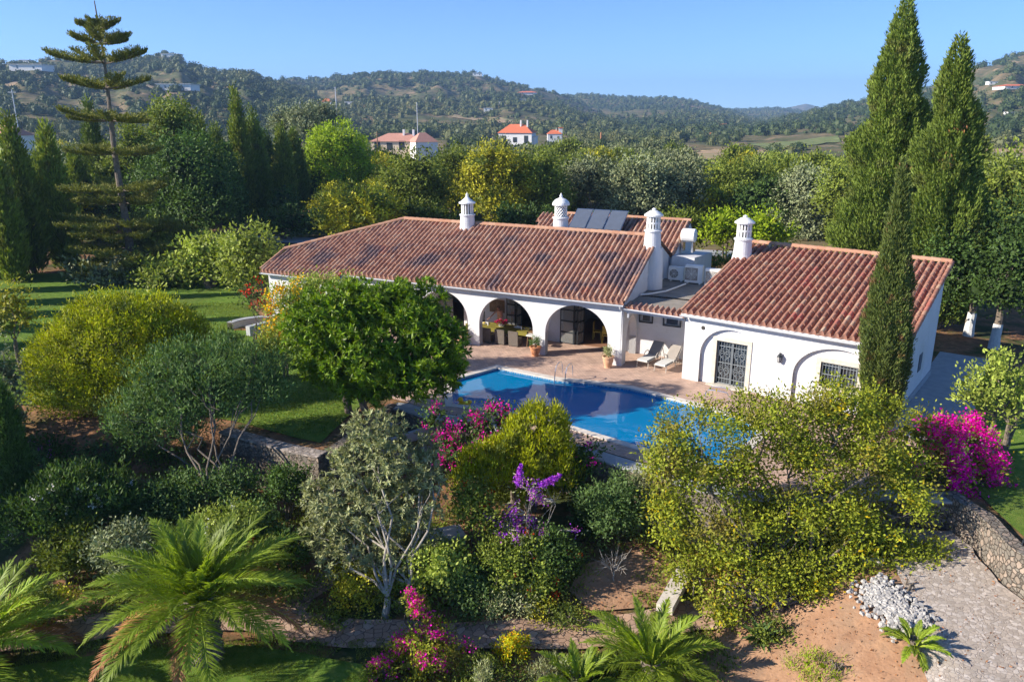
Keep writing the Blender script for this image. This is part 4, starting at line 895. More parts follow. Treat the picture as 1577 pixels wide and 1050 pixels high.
# ---- palms
def palm(name, label, base, crown_z, fl, nf, seed, group=None, stiff=.55, cat='palm', trunk_r=.38, leafn=46, lw=.032, dryn=0):
    rg = np.random.default_rng(seed); root = empty(name, base, label, cat, group); b = np.array([base[0], base[1], crown_z]); mb = MB(); rc = MB(); mbd = MB()
    for i in range(nf):
        q = (i + .5) / nf; az = i * 2.39996 + rg.normal(0, .12); el = R(86) - R(88) * q ** .95 + rg.normal(0, .06); L = fl * (.60 + .46 * math.sin(min(1, q * 1.15) * math.pi * .62)) * rg.uniform(.88, 1.08)
        K = leafn; t = np.linspace(0, 1, K); pit = el - (stiff * .95 + .42 * q) * t ** 1.6 * 1.25
        ds = L / K; h = np.array([math.cos(az), math.sin(az)]); x = np.cumsum(np.cos(pit)) * ds; z = np.cumsum(np.sin(pit)) * ds
        pts = b + np.column_stack([h[0] * (x + .1), h[1] * (x + .1), z]); rc.tube(pts[::4], np.linspace(.035, .006, len(pts[::4])), 4, cap=False, rnd=.9)
        T = np.column_stack([h[0] * np.cos(pit), h[1] * np.cos(pit), np.sin(pit)]); S = np.array([-h[1], h[0], 0.0]); Nn = np.cross(S, T) * 1.0
        tone = rg.random(); old = dryn and i >= nf - dryn; mbx = mbd if old else mb
        for sg in (1, -1):
            st = 5; tt = t[st:]; ll = L * .22 * np.sin(np.clip(tt * 1.08, 0, 1) * math.pi) ** .6 * (1 - .35 * tt) + .04
            for sub in (0, .5):
                n = K - st; j = rg.normal(0, .13, (n, 3))
                ax = unit(T[st:] * (.62 + .5 * tt[:, None]) + S * sg * (.95 - .3 * tt[:, None]) - Nn[st:] * -.0 + np.array([0, 0, .38 - .3 * q]) + j); dr = np.array([0, 0, -.6])
                p0 = pts[st:] + T[st:] * ds * sub; ax2 = unit(ax + dr * .38); w = unit(np.cross(ax, Nn[st:] + j)) * lw / 2; ll_ = (ll * rg.uniform(.9, 1.06, n))[:, None]
                p1 = p0 + ax * ll_ * .5; p2 = p1 + ax2 * ll_ * .5
                v = np.stack([p0 - w * .6, p0 + w * .6, p1 + w, p1 - w, p2], 1); k = np.arange(n)[:, None] * 5
                rn = np.clip(.25 + tone * .5 + rg.normal(0, .1, n), 0, 1)
                mbx.add(v.reshape(-1, 3), np.hstack([k, k + 1, k + 2, k + 3]), rn)
                mbx.add(np.stack([p1 - w, p1 + w, p2], 1).reshape(-1, 3), np.column_stack([np.arange(n) * 3, np.arange(n) * 3 + 1, np.arange(n) * 3 + 2]), rn)
    if dryn: mbd.build('dead_fronds', M['dry'], root)
    mb.build('fronds', M['l_palm'], root); rc.build('frond_stalks', M['l_palm'], root)
    tr = MB(); zb = base[2]; H = crown_z - zb; n = max(6, int(H / .12)); pr = []
    for i in range(n): z = zb - .1 + (H + .25) * i / n; rr = trunk_r * (1 + .15 * math.sin(i / n * math.pi)); pr += [(rr * .9, z), (rr * 1.05, z + .06), (rr * .92, z + (H + .25) / n)]
    tr.lathe((base[0], base[1], 0), pr, 16)
    for i in range(int(14 * max(2, H / .16))):      # stubs of cut fronds
        a = i * 2.39996; z = zb + (H + .1) * (i / (14 * max(2, H / .16))); tr.tube([(base[0] + math.cos(a) * trunk_r * .85, base[1] + math.sin(a) * trunk_r * .85, z), (base[0] + math.cos(a) * trunk_r * 1.3, base[1] + math.sin(a) * trunk_r * 1.3, z + .12)], [.06, .03], 4)
    tr.build('trunk', M['bark'], root)
    return root
# ---- araucaria with its whorls
def araucaria(base, tiers, label):
    rg = RG(); root = empty('norfolk_pine', base, label, 'tree'); b = np.array(base, float); mb = MB(); wd = MB()
    H = tiers[0][0] + 1.9
    tz = np.linspace(0, H, 16); wob = np.column_stack([np.sin(tz * .5) * .06, np.cos(tz * .4) * .06, tz]) ; wd.tube(b + wob, np.linspace(.34, .035, 16), 9)
    for z, r, nb, ph in tiers:
        for i in range(nb):
            az = 2 * math.pi * i / nb + ph + rg.normal(0, .12); L = r * rg.uniform(.72, 1.12); K = 16; t = np.linspace(0, 1, K); h = np.array([math.cos(az), math.sin(az)]); s = np.array([-h[1], h[0], 0])
            zz = ((.02 * t + .2 * t ** 2 if z > H * .7 else -.10 * t + .16 * t ** 2.4) + rg.normal(0, .07) * t) * L; p = b + np.column_stack([h[0] * L * t, h[1] * L * t, z + zz + rg.normal(0, .05)])
            wd.tube(p[::3], np.linspace(.055, .012, len(p[::3])), 5, cap=False)
            T = unit(np.gradient(p, axis=0))
            for k in range(4, K):
                bl = (.16 + .34 * math.sin(min(1, t[k] * 1.05) * math.pi * .8)) * min(1.6, L) * .75 * (1 - .4 * (t[k] > .9))
                for sg in (1, -1):
                    for sub in (0,):
                        q0 = p[k] + T[k] * sub * L / K; ax = unit(T[k] * .65 + s * sg * 1.0 + rg.normal(0, .1, 3)); m = 7; u = np.linspace(.05, 1, m)[:, None]
                        c = q0 + ax * bl * u + np.array([0, 0, 1]) * (u ** 1.6) * bl * .6
                        c = np.repeat(c, 4, 0) + rg.normal(0, .05, (m * 4, 3)); a2 = ax * .6 + rdir(rg, m * 4) * .6 + [0, 0, .75]
                        quads(mb, c, a2, .22, .06, np.clip(rg.normal(.5, .2, m * 4), 0, 1), rg)
            c = np.repeat(p[5:], 16, 0); quads(mb, c + rg.normal(0, .05, c.shape), rdir(rg, len(c)) * .5 + [0, 0, .9], .26, .09, rg.random(len(c)), rg)
    mb.build('needle_sprays', M['l_needle'], root); wd.build('trunk', M['bark'], root); return root
# ================================================================== planting
def base(px, py, z0): 
    """ground point under a direction, refined on the real terrain"""
    z = z0
    for _ in range(4): x, y = P(px, py, z); z = zg(x, y) if zg(x, y) > -3.9 else z
    return (x, y, z)
def here(px, Y):
    x, y = at(px, Y, 0); z = zg(x, y); x, y = at(px, Y, z); return (x, y, zg(x, y))
# --- the big open tree at the lower right
big = pxl([(1078, 658, 64, 42, .6), (1185, 640, 70, 34, 1.2), (1290, 628, 55, 38, 1.6), (1345, 640, 40, 40, 1.5), (1042, 708, 52, 48, .2), (1120, 722, 62, 44, .4), (1235, 705, 70, 42, .8), (1330, 700, 60, 45, .9), (1395, 735, 50, 45, .4),
           (1040, 800, 38, 45, -.4), (1110, 815, 70, 42, -.6), (1205, 790, 60, 42, -.2), (1290, 790, 65, 45, 0), (1370, 800, 55, 40, 0), (1075, 885, 50, 38, -1.2), (1150, 880, 62, 40, -1.3), (1235, 880, 55, 38, -1.2), (1310, 868, 50, 36, -1),
           (1375, 868, 36, 26, -.8), (1420, 850, 36, 20, -.6), (1452, 868, 26, 13, -.6), (1265, 935, 28, 22, -1.6), (1345, 925, 22, 24, -1.4), (1120, 935, 35, 18, -1.6)], 21.6)
bt = base(1198, 940, -2.1)
plant('open_crowned_tree', 'large open yellow green tree spreading between the pool and the driveway', 'tree', bt, big, 'l_big', trunk=.24, bark='bark', stems=3, twigs=160,
      dens=11, per=38, cr=.2, L=.115, W=.062, low=-.9, inner=.35, gap=.36, bump=.7, spread=.16, up=.15, out=.4, flat=.8)
# --- cypresses round the right wing
cb = (13.2, 28.0, 0)
cb = (at(1347, 28.3, 0)[0], 28.3, 0.0); H = zat(243, 28.3)
CC = column('slim_cypress', 'slim brown tinged cypress standing before the right end of the white wing', 'tree', cb, H, lambda t: (.40 + .32 * math.sin(min(1, t / .3) * 1.57)) * (1 if t < .3 else max(0, 1 - ((t - .3) / .7) ** 1.25)) + .07 * (1 - t), 'l_cypbrown', 52000, .15, .035, .2, tilt=.28, wob=.3); CC.rotation_euler = (0, -R(1.6), 0)
x, y = at(1345, 48, 0); CC = column('tall_cypress', 'tallest full bodied green cypress rising behind the right wing', 'tree', (x, y, 0), zat(-4, 48), spindle(2.42, .09, .25, 1.25), 'l_cyp', 115000, .24, .07, .4, tilt=.34, wob=.42); CC.rotation_euler = (0, -R(1.3), 0)
x, y = at(1438, 44, 0); CC = column('tall_cypress', 'tall cypress with rusty dry patches right of the tallest one', 'tree', (x, y, 0), zat(56, 44), spindle(1.78, .12, .3, 1.5), 'l_cyp', 85000, .24, .07, .35, tilt=.34, patch=16, wob=.5); CC.rotation_euler = (0, -R(3.6), 0)
# --- trees with limewashed trunks at the right
for px, Y, pts, lab in ((1491, 42.2, [(1470, 400, 55, 45), (1510, 380, 60, 50, 1), (1490, 440, 50, 28, -1), (1545, 420, 50, 40)], 'dark broad tree with forked limewashed trunk just right of the white side wall'),
                        (1530, 39.7, [(1560, 400, 55, 55), (1600, 430, 60, 50), (1545, 450, 50, 25, -1), (1590, 360, 60, 50, 1)], 'dark broad tree with leaning limewashed trunk at the right edge')):
    b = here(px, Y); plant('shade_tree', lab, 'tree', b, pxl(pts, Y), 'l_dark', .2, 'bark', 1, dens=2.2, per=26, cr=.35, L=.2, W=.11, low=-.7, inner=.2); MB().tube([(b[0], b[1], -.02), (b[0], b[1], .6), (b[0] + .03, b[1], 1.35)], [.30, .255, .235], 10, cap=False).build('limewashed_base', M['limewash'], bpy.data.objects[-1] if False else [o_ for o_ in bpy.data.objects if o_.get('label') == lab][0])
b = here(1545, 75); plant('broadleaf_tree', 'bright green bushy tree behind the shade trees at the right edge', 'tree', b, pxl([(1540, 300, 45, 45), (1590, 290, 60, 55), (1560, 345, 60, 40, -2), (1505, 330, 30, 30, 2), (1640, 320, 60, 60)], 75), 'l_mid', .4, dens=.9, per=22, cr=.6, L=.42, W=.22)
b = here(1535, 26.7); plant('fruit_tree', 'small upright light green fruit tree on the right lawn beside the side path', 'tree', b, pxl([(1522, 610, 30, 34), (1500, 595, 18, 32, .3), (1545, 580, 18, 38), (1562, 612, 22, 34, -.3), (1528, 572, 12, 32, .2), (1488, 612, 12, 18)], 26.6), 'l_lime', .16, 'bark', 3,
      dens=5, per=20, cr=.17, L=.14, W=.08, up=.6, inner=.2)
# --- bougainvillea by the driveway
bl = pxl([(1385, 700, 42, 45, .5), (1420, 665, 42, 32, .8), (1470, 665, 40, 25, .8), (1440, 720, 55, 40), (1500, 700, 42, 34), (1400, 765, 40, 38, -.6), (1455, 775, 36, 36, -.6), (1510, 738, 34, 22, -.2), (1545, 752, 20, 9, -.2)], 24)
k = mpp(24, 1.0)
plant('bougainvillea', 'large magenta bougainvillea tumbling over the driveway wall beside the white wing', 'shrub', (at(1450, 23.8, 0)[0], 23.8, 0), bl, 'l_big', .1, 'bark', 4, 40, dens=5, per=16, cr=.18, L=.12, W=.07,
      flowers=[dict(n=140, per=50, cr=.12, s=.085, mat=M['magenta'], where=lambda C: np.nonzero((C[:, 0] > at(1438, 24)[0] + (C[:, 2] < 0) * .6) & (C[:, 0] - .5 * C[:, 2] > 12.6))[0]), dict(n=26, per=14, cr=.1, s=.08, mat=M['magenta'], where=lambda C: np.nonzero(C[:, 2] > .3)[0])])
# --- middle foreground
plant('silver_leaved_tree', 'round silver green tree with twin bare trunks at the centre of the lower garden', 'tree', base(607, 945, -2.6),
      pxl([(580, 668, 48, 34, 1), (545, 715, 45, 38, .6), (610, 715, 50, 42, .5), (655, 700, 26, 26, .9), (662, 735, 22, 20, .3), (510, 775, 40, 32), (570, 780, 58, 42), (635, 780, 42, 42), (505, 820, 36, 26, -.4), (545, 848, 55, 32, -.6), (610, 850, 52, 30, -.6), (655, 832, 28, 26, -.2), (490, 755, 24, 18, .2)], 22.4),
      'l_silver', .16, 'barkpale', 2, 60, dens=26, per=12, cr=.04, L=.17, W=.05, whorl=True, low=-.9, inner=.3, spread=.12, gap=.30)
g = pxl([(825, 690, 52, 62, .3), (835, 655, 38, 36, .6), (800, 735, 45, 40, -.4), (862, 720, 30, 45, 0), (745, 725, 38, 34, -.8), (715, 740, 20, 20, -.9), (770, 700, 26, 22, -.4), (790, 690, 28, 30, -.1)], 25.3)
plant('golden_conifer', 'dome shaped golden green conifer bush in front of the pool', 'shrub', here(805, 25.3)[:2] + (-1.8,), g, 'l_gold', .2, 'bark', 3, dens=15, per=22, cr=.10, L=.16, W=.045, up=1.3, out=.5, inner=.2, spread=.06, bump=.5, fill=6)
plant('bougainvillea', 'dark leaved magenta bougainvillea spilling over the ledge left of the golden conifer', 'shrub', here(735, 27.0)[:2] + (-1.8,), pxl([(735, 665, 45, 32), (775, 645, 26, 20, .3), (700, 690, 30, 30, -.3), (745, 700, 40, 28, -.5), (670, 645, 16, 22), (760, 630, 16, 10, .4)], 27.0),
      'l_dark', .07, 'bark', 3, 20, dens=6, per=14, cr=.16, L=.13, W=.08, flowers=[dict(n=75, per=26, cr=.10, s=.085, mat=M['magenta'])])
plant('bougainvillea', 'small magenta bougainvillea on the wall right of the golden conifer', 'shrub', here(905, 25.2)[:2] + (-1.8,), pxl([(905, 693, 22, 16), (895, 715, 26, 28, -.3), (890, 745, 24, 30, -.4)], 25.6), 'l_dark', .05, 'bark', 3, dens=7, per=13, cr=.13, L=.12, W=.07, flowers=[dict(n=10, per=24, cr=.09, s=.08, mat=M['magenta'])])
plant('flowering_shrub', 'straggly shrub with long purple flower spikes below the golden conifer', 'shrub', base(815, 900, -2.4), pxl([(810, 790, 36, 28), (855, 770, 34, 26, .3), (780, 815, 36, 26, -.3), (850, 815, 36, 26, -.3), (815, 755, 26, 16, .4)], 22.6), 'l_silver', .06, 'barkpale', 5, 60, dens=4, per=10, cr=.15, L=.10, W=.05, gap=.4, spread=.2,
      flowers=[dict(n=55, per=26, cr=.09, s=.07, mat=M['purple'], where=lambda C: np.nonzero(C[:, 2] > -1.2)[0])])
sp = bpy.data.objects['flowering_shrub']
m = MB(); rg = RG(); 
for (ax_, ay, bx_, by) in ((797, 742, 802, 716), (845, 742, 862, 732), (832, 748, 850, 736), (760, 800, 745, 790)):
    a = np.array([at(ax_, 22.6, 0)[0], 22.6, zat(ay, 22.6)]); b = np.array([at(bx_, 22.6, 0)[0], 22.6, zat(by, 22.6)]); t = rg.random(260)[:, None]; quads(m, a + (b - a) * t + rg.normal(0, .06, (260, 3)) * (1.2 - t), rdir(rg, 260), .075, .065, rg.random(260), rg)
m.build('blossom_spikes', M['purple'], sp)
def shrub(px, py, rx, ry, Y, mat, label, name='shrub', fl=None, L=.11, W=.06, n=4, dens=10, per=26, cr=.14, up=.3, group=None, depth=1, z=None, **k):
    rg = RG(); b = here(px, Y); b = b[:2] + (z if z is not None else b[2],); c = pxl([(px, py, rx, ry)], Y)[0]
    L_ = round_lobes(rg, c[:3], c[3], c[4] * depth, c[5], n, .5, .8)
    return plant(name, label, 'shrub', b, L_, mat, .05, 'bark', 3, 8, group=group, flowers=fl, L=L, W=W, dens=dens, per=per, cr=cr, up=up, **k)
RF = lambda n, per=14, s=.09, m='red', cr=.06: [dict(n=n, per=per, cr=cr, s=s, mat=M[m])]
shrub(735, 790, 42, 48, 22.9, 'l_mid', 'dark green hibiscus bush with a few red flowers beside the silver tree', 'hibiscus_bush', RF(8))
shrub(800, 880, 68, 52, 21.6, 'l_mid', 'broad hibiscus bush dotted red below the purple flowers', 'hibiscus_bush', RF(12), n=7)
shrub(850, 850, 42, 46, 22.0, 'l_dark', 'dark hibiscus bush with red flowers left of the bare earth', 'hibiscus_bush', RF(8), n=5)
shrub(690, 880, 52, 46, 21.4, 'l_lime', 'pale green leafy bush at the foot of the silver tree', L=.12, W=.09, n=6)
shrub(745, 915, 50, 36, 20.9, 'l_teal', 'blue green bush just above the paved path', n=5)
shrub(560, 905, 55, 30, 21.2, 'l_yellow', 'low yellowish ground shrub left of the twin trunks', n=6, L=.08)
shrub(625, 915, 40, 26, 20.8, 'l_mid', 'low green shrub around the twin trunk base', n=5, L=.08)
shrub(790, 930, 45, 20, 20.5, 'l_silver', 'grey leaved low shrub edging the path', L=.09, W=.03)
shrub(860, 945, 45, 13, 20.2, 'l_yellow', 'low yellow green edging plants along the path', L=.07)
shrub(950, 790, 52, 52, 23.6, 'l_teal', 'large dark bush below the retaining wall left of the open tree', n=7)
shrub(985, 745, 28, 34, 24.0, 'l_silver', 'pale wispy shrub against the stone retaining wall', L=.10, W=.04, dens=4)
shrub(905, 800, 24, 30, 24.0, 'l_dark', 'dark shrub in the shade behind the hibiscus', n=4)
# bottom edge
shrub(660, 1000, 62, 42, 18.4, 'l_big', 'pink bougainvillea bush at the bottom edge in front of the path', 'bougainvillea', [dict(n=46, per=30, cr=.09, s=.07, mat=M['magenta'])], n=7, dens=9, cr=.1, L=.08, W=.05)
shrub(638, 935, 18, 24, 18.9, 'l_big', 'tall spray of pink bougainvillea reaching up to the twin trunks', 'bougainvillea', [dict(n=16, per=26, cr=.07, s=.065, mat=M['magenta'])], dens=9, cr=.09, L=.08, W=.05)
shrub(590, 1030, 26, 26, 17.9, 'l_big', 'small pink bougainvillea at the edge of the lower lawn', 'bougainvillea', [dict(n=16, per=26, cr=.07, s=.065, mat=M['magenta'])], dens=9, cr=.09, L=.08, W=.05)
shrub(745, 1032, 44, 34, 17.9, 'l_mid', 'clipped round green ball shrub at the bottom edge', 'clipped_shrub', n=2, dens=26, per=16, cr=.06, L=.06, W=.035, spread=.04)
shrub(793, 1000, 33, 26, 18.7, 'l_gold', 'round bush covered with small yellow flowers beside the path', 'flowering_shrub', [dict(n=60, per=14, cr=.06, s=.05, mat=M['fyellow'])], n=3, dens=16, cr=.07, L=.07, W=.04)
shrub(742, 1042, 16, 20, 17.3, 'l_silver', 'wispy silver shrub in front of the clipped ball', L=.08, W=.02, dens=14, cr=.07, up=1)
shrub(850, 1040, 40, 22, 17.6, 'l_silver', 'low silver grey shrub between the yellow bush and the palm', L=.08, W=.02, dens=12, cr=.08, up=1)
shrub(1285, 1045, 62, 28, 17.2, 'l_bright', 'bright green feathery bush on red earth at the bottom edge', L=.09, W=.02, dens=18, cr=.09, up=1.2, n=6)
shrub(1190, 975, 40, 18, 19.0, 'l_mid', 'low weedy shrub below the foot of the open tree', L=.08)
shrub(1395, 945, 32, 12, 19.3, 'l_mid', 'low green plants beside the pile of white stones', L=.07, dens=9)
# lower left
shrub(100, 775, 95, 50, 23.5, 'l_dark', 'wide dark oleander hedge with scattered white flowers in shade', 'oleander_bush', RF(22, 14, .09, 'fwhite'), n=9, L=.17, W=.05, up=.8)
shrub(190, 848, 46, 42, 21.6, 'l_olive', 'pale rounded bush behind the left palms', n=5)
shrub(100, 850, 50, 38, 21.8, 'l_mid', 'leafy green bush above the far left palm', n=5, L=.13, W=.07)
shrub(240, 800, 66, 48, 23.8, 'l_teal', 'blue green bush in deep shade behind the pale rounded bush', n=6)
shrub(345, 815, 50, 38, 22.2, 'l_lime', 'sunlit pale hibiscus bush behind the big palm', 'hibiscus_bush', RF(10, 12, .08, 'fwhite'), n=5)
shrub(405, 860, 40, 36, 21.5, 'l_mid', 'green hibiscus bush with bright red flowers right of the big palm', 'hibiscus_bush', RF(6, 22, .09), n=4)
shrub(440, 745, 34, 36, 24.6, 'l_dark', 'rounded dark shrub left of the silver tree', n=4)
shrub(330, 745, 70, 34, 25.2, 'l_teal', 'low blue green shrub beneath the shaded lawn wall', n=6)
shrub(390, 800, 46, 34, 23.4, 'l_teal', 'dim blue green bush between palm and silver tree', n=5)
shrub(445, 840, 36, 34, 22.3, 'l_dark', 'dark bush just left of the silver tree', n=4)
shrub(70, 935, 55, 22, 20.0, 'l_yellow', 'low yellowing ground shrub beside the path at far left', n=5, L=.08)
shrub(200, 925, 40, 16, 20.4, 'l_mid', 'low green ground shrub behind the big palm', n=4, L=.08)
for a_, b_, c_, m_, lb_, f_ in ((60, 700, 60, 'l_dark', 'dark shrubs on the shaded bank below the dome tree at far left', RF(14, 16, .08, 'purple')), (165, 712, 62, 'l_teal', 'blue green shrubs on the shaded bank below the dome tree', None), (262, 705, 50, 'l_dark', 'dark shrubs on the bank left of the multi stemmed tree', RF(5, 14, .08, 'purple'))):
    shrub(a_, b_, c_, 26, 28.3, m_, lb_, fl=f_, n=6)
shrub(10, 730, 40, 40, 25, 'l_teal', 'dark shrub with purple flowers at the left edge', 'flowering_shrub', RF(9, 18, .08, 'purple'), n=4)
shrub(420, 905, 60, 22, 20.9, 'l_mid', 'low leafy shrub right of the big palm crown', n=5, L=.09)
shrub(500, 955, 0 + 40, 12, 20.2, 'l_mid', 'thin green edging plants between path and ground shrubs', n=4, L=.07)
# --- palms
palm('date_palm', 'large arching date palm at the lower left with thick scaly trunk', (at(315, 18.5, -2.2)[0], 18.5, -3.25), zat(925, 18.5), 3.1, 60, 7, leafn=46, dryn=6)
px_, py_ = at(-40, 18.2, -2); palm('date_palm', 'date palm cut off by the left edge of the photo', (px_, py_, -3.1), -2.2, 3.0, 46, 17, leafn=42, dryn=4)
px_, py_ = at(1005, 18.0, -2); palm('young_palm', 'young feathery palm at the bottom edge left of the open tree', (px_, py_, -2.9), -2.55, 2.15, 32, 27, leafn=38, trunk_r=.25)
px_, py_ = at(893, 17.6, -2.5); palm('young_palm', 'small yellow green palm beside the silver grey shrub', (px_, py_, -3.0), -2.9, 1.35, 22, 37, leafn=36, trunk_r=.16)
px_, py_ = at(1405, 17.1, -1.5); zz_ = zg(px_, py_); palm('young_palm', 'tiny palm on red earth beside the driveway', (px_, py_, zz_), zz_ + .25, .8, 16, 47, leafn=26, trunk_r=.09)
# --- agave, bare shrub
def agave(b, r, n, label):
    rg = RG(); root = empty('agave', b, label, 'agave'); m = MB()
    for i in range(n):
        a = i * 2.39996; el = R(75) - R(70) * i / n; h = np.array([math.cos(a), math.sin(a)]); L = r * rg.uniform(.8, 1.1); g = []
        for t in np.linspace(0, 1, 7):
            w = .09 * math.sin(min(1, t * 1.1 + .25) * math.pi) ** .7 * (1 - t * .2) if t < 1 else .004; x = L * t * math.cos(el - .3 * t); z = L * t * math.sin(el - .3 * t); s = np.array([-h[1], h[0]])
            g.append([(b[0] + h[0] * x + s[0] * q * w, b[1] + h[1] * x + s[1] * q * w, b[2] + z + abs(q) * w * .5) for q in (-1, 0, 1)])
        m.grid(np.array(g), rnd=rg.random())
    m.build('leaves', M['l_teal'], root); MB().lathe(b, [(.12, -.1), (.1, .12), (.01, .2)], 8).build('core', M['bark'], root)
bb = base(1170, 985, -2.3); agave((bb[0], bb[1], bb[2]), 1.0, 20, 'blue green agave growing at the foot of the open tree')
rg = RG(); b = np.array(base(945, 895, -2.6)); t = MB(); limb(t, b, b + [0, 0, .45], .03, .022, rg)
for i in range(16):
    a = rg.uniform(0, 6.28); e = b + [math.cos(a) * .45, math.sin(a) * .45, rg.uniform(.7, .95)]; p = limb(t, b + [0, 0, .4], e, .016, .006, rg, 4, .1, sides=4)
    for q in range(3): limb(t, p[2], e + rg.normal(0, .16, 3), .008, .004, rg, 3, .1, sides=3)
t.build('bare_shrub', M['barkpale'], label='small leafless whitish shrub standing on shaded bare earth', cat='shrub')
# --- left: dome tree, dark tree, orange tree and companions
dm = pxl([(175, 545, 95, 75), (120, 585, 62, 58, -.6), (215, 500, 68, 42, .5), (165, 490, 56, 36, .2), (265, 535, 48, 52, .4), (95, 545, 40, 42, 0), (190, 600, 80, 50, -.8), (250, 590, 50, 45, -.2), (285, 510, 30, 30, 1)], 31.5)
plant('dome_tree', 'big dome shaped tree with sunlit yellow green top on the left lawn', 'tree', here(180, 31.8), dm, 'l_gold', .3, 'bark', 3, dens=9, per=34, cr=.17, L=.15, W=.05, up=.7, out=.7, inner=.12, spread=.06, bump=.55, fill=4)
dk = pxl([(310, 560, 75, 38, .6), (395, 570, 50, 34, .8), (250, 585, 50, 40, .3), (235, 635, 60, 42, -.3), (320, 610, 60, 34, 0), (405, 600, 38, 25, .3), (200, 660, 34, 34, -.6), (280, 655, 45, 26, -.4)], 27.3)
plant('dark_leaved_tree', 'dark blue green multi stemmed tree in front of the dome tree above the wall', 'tree', base(322, 728, -1.9), dk, 'l_teal', .2, 'bark', 5, 50, dens=9, per=28, cr=.17, L=.15, W=.045, up=.8, out=.6, inner=.2, spread=.1)
oz = pxl([(490, 505, 52, 50, .3), (550, 475, 58, 42, .8), (620, 475, 60, 42, .8), (665, 520, 42, 48, .2), (560, 545, 75, 55, -.4), (500, 555, 40, 40, -.2), (640, 570, 62, 38, -.5), (690, 530, 26, 40, 0), (570, 595, 50, 25, -.6), (680, 570, 30, 28, -.2)], 30.2)
plant('orange_tree', 'round glossy citrus tree standing left of the pool before the arches', 'tree', here(560, 30.3), oz, 'l_orange', .22, 'bark', 2, 30, dens=22, per=13, cr=.05, L=.25, W=.075, whorl=True, inner=.3, low=-.8, spread=.08, fill=6, lean=(-.35, 0))
plant('trumpet_bush', 'bush of yellow orange trumpet flowers between the house end and the citrus tree', 'shrub', here(440, 35.0), pxl([(440, 475, 32, 32), (470, 452, 36, 24, .4), (428, 515, 22, 32, -.3), (462, 510, 34, 34, -.2), (505, 440, 40, 13, .6)], 35.0), 'l_lime', .08, 'bark', 4, 20, dens=8, per=26, cr=.2, L=.13, W=.07,
      flowers=[dict(n=52, per=24, cr=.12, s=.11, mat=M['fyellow'], where=lambda C: np.nonzero(C[:, 0] < at(470, 35)[0])[0]), dict(n=22, per=14, cr=.10, s=.10, mat=M['red'])])
plant('small_tree', 'thin small tree with dull red leaves by the house corner and curved bench', 'tree', here(397, 37.5), pxl([(385, 450, 22, 18), (400, 470, 26, 16, .3), (378, 465, 16, 14)], 37.5), 'l_dark', .07, 'bark', 3, 20, dens=5, per=12, cr=.14, L=.12, W=.07, gap=.4, flowers=[dict(n=14, per=14, cr=.1, s=.1, mat=M['red'])])
shrub(420, 545, 28, 24, 32.0, 'l_mid', 'green shrub between the curved bench and the citrus tree', n=4)
shrub(345, 530, 30, 14, 33.0, 'l_lime', 'low pale shrub in front of the curved bench', n=4)
plant('edge_tree', 'small tree with yellowing leaves at the left edge of the lawn', 'tree', here(32, 36.0), pxl([(15, 465, 32, 30), (0, 500, 30, 25), (38, 490, 18, 16)], 36), 'l_yellow', .1, 'bark', 1, 10, dens=4, per=14, cr=.22, L=.15, W=.08)
plant('edge_tree', 'grey green tree below the yellowing one at the left edge', 'tree', here(5, 29.0), pxl([(10, 585, 30, 42), (-15, 560, 30, 40), (15, 640, 30, 40)], 29), 'l_olive', .1, 'bark', 2, 10, dens=4, per=14, cr=.2, L=.14, W=.07)
b = here(38, 24.6); column('slim_cypress', 'slim shaded cypress at the left edge of the lower garden', 'tree', b, zat(585, 24.6) - b[2], lambda t: .42 * (1 - t ** 3) * (.7 + .3 * math.sin(min(1, t * 4))) + .05, 'l_dark', 14000, .16, .04, .1)
# --- araucaria and friends behind
b = here(205, 59)
rows = [(46, 30, 5), (68, 46, 6), (98, 70, 7), (136, 54, 7), (186, 68, 8), (236, 70, 9), (292, 84, 10), (312, 66, 8), (345, 98, 11), (362, 84, 9), (384, 104, 11), (402, 92, 10), (420, 96, 10)]
araucaria(b, [(zat(py, 59) - b[2], r * mpp(59, 8), n, i * .7) for i, (py, r, n) in enumerate(rows)], 'tall tiered norfolk pine standing above the left lawn')
CYP = [(52, 60, 172, 22, 'l_cyp2'), (26, 57, 240, 15, 'l_cyp2'), (-2, 58, 300, 14, 'l_cyp2'), (104, 62, 188, 17, 'l_cyp2'), (82, 74, 228, 13, 'l_cyp2'), (134, 78, 232, 14, 'l_cyp2'), (162, 88, 150, 15, 'l_cyp'), (322, 88, 172, 18, 'l_cyp2'), (345, 92, 190, 16, 'l_cyp'), (360, 86, 225, 16, 'l_dark'),
       (380, 92, 132, 13, 'l_cyp2'), (402, 94, 160, 15, 'l_cyp'), (418, 98, 200, 13, 'l_dark'), (443, 96, 190, 13, 'l_cyp2'), (461, 99, 198, 13, 'l_cyp'), (481, 102, 236, 12, 'l_dark')]
CL = ['broad cypress with sunlit left flank tallest in the left edge group', 'ragged cypress left of the broad one at the left edge', 'dark cypress cut by the left edge', 'slim cypress immediately left of the norfolk pine', 'shorter dark cypress between the two sunlit left cypresses', 'dark cypress partly behind the norfolk pine branches',
      'distant dark cypress directly behind the norfolk pine trunk', 'wide dark green cypress left of the tallest row', 'dark cypress second in the shaded clump', 'lower dark cypress at the right side of the shaded clump', 'tallest thin pointed cypress in the row beyond the dry yard', 'dark cypress touching the right side of the tallest pointed one',
      'short dark cypress between the two pairs of the row', 'sunlit cypress with bare lower trunk in the right pair', 'dark broad cypress in the right pair of the row', 'last small cypress at the right end of the row']
for (px, Y, top, r, mt), lb in zip(CYP, CL):
    b = here(px, Y); column('cypress', lb, 'tree', b, zat(top, Y) - b[2], spindle(r * mpp(Y) * 1.05, .08, .3, 1.1), mt, 9500, .42, .12, .25, group='cypresses on the left side of the garden', tilt=.3, wob=.28)
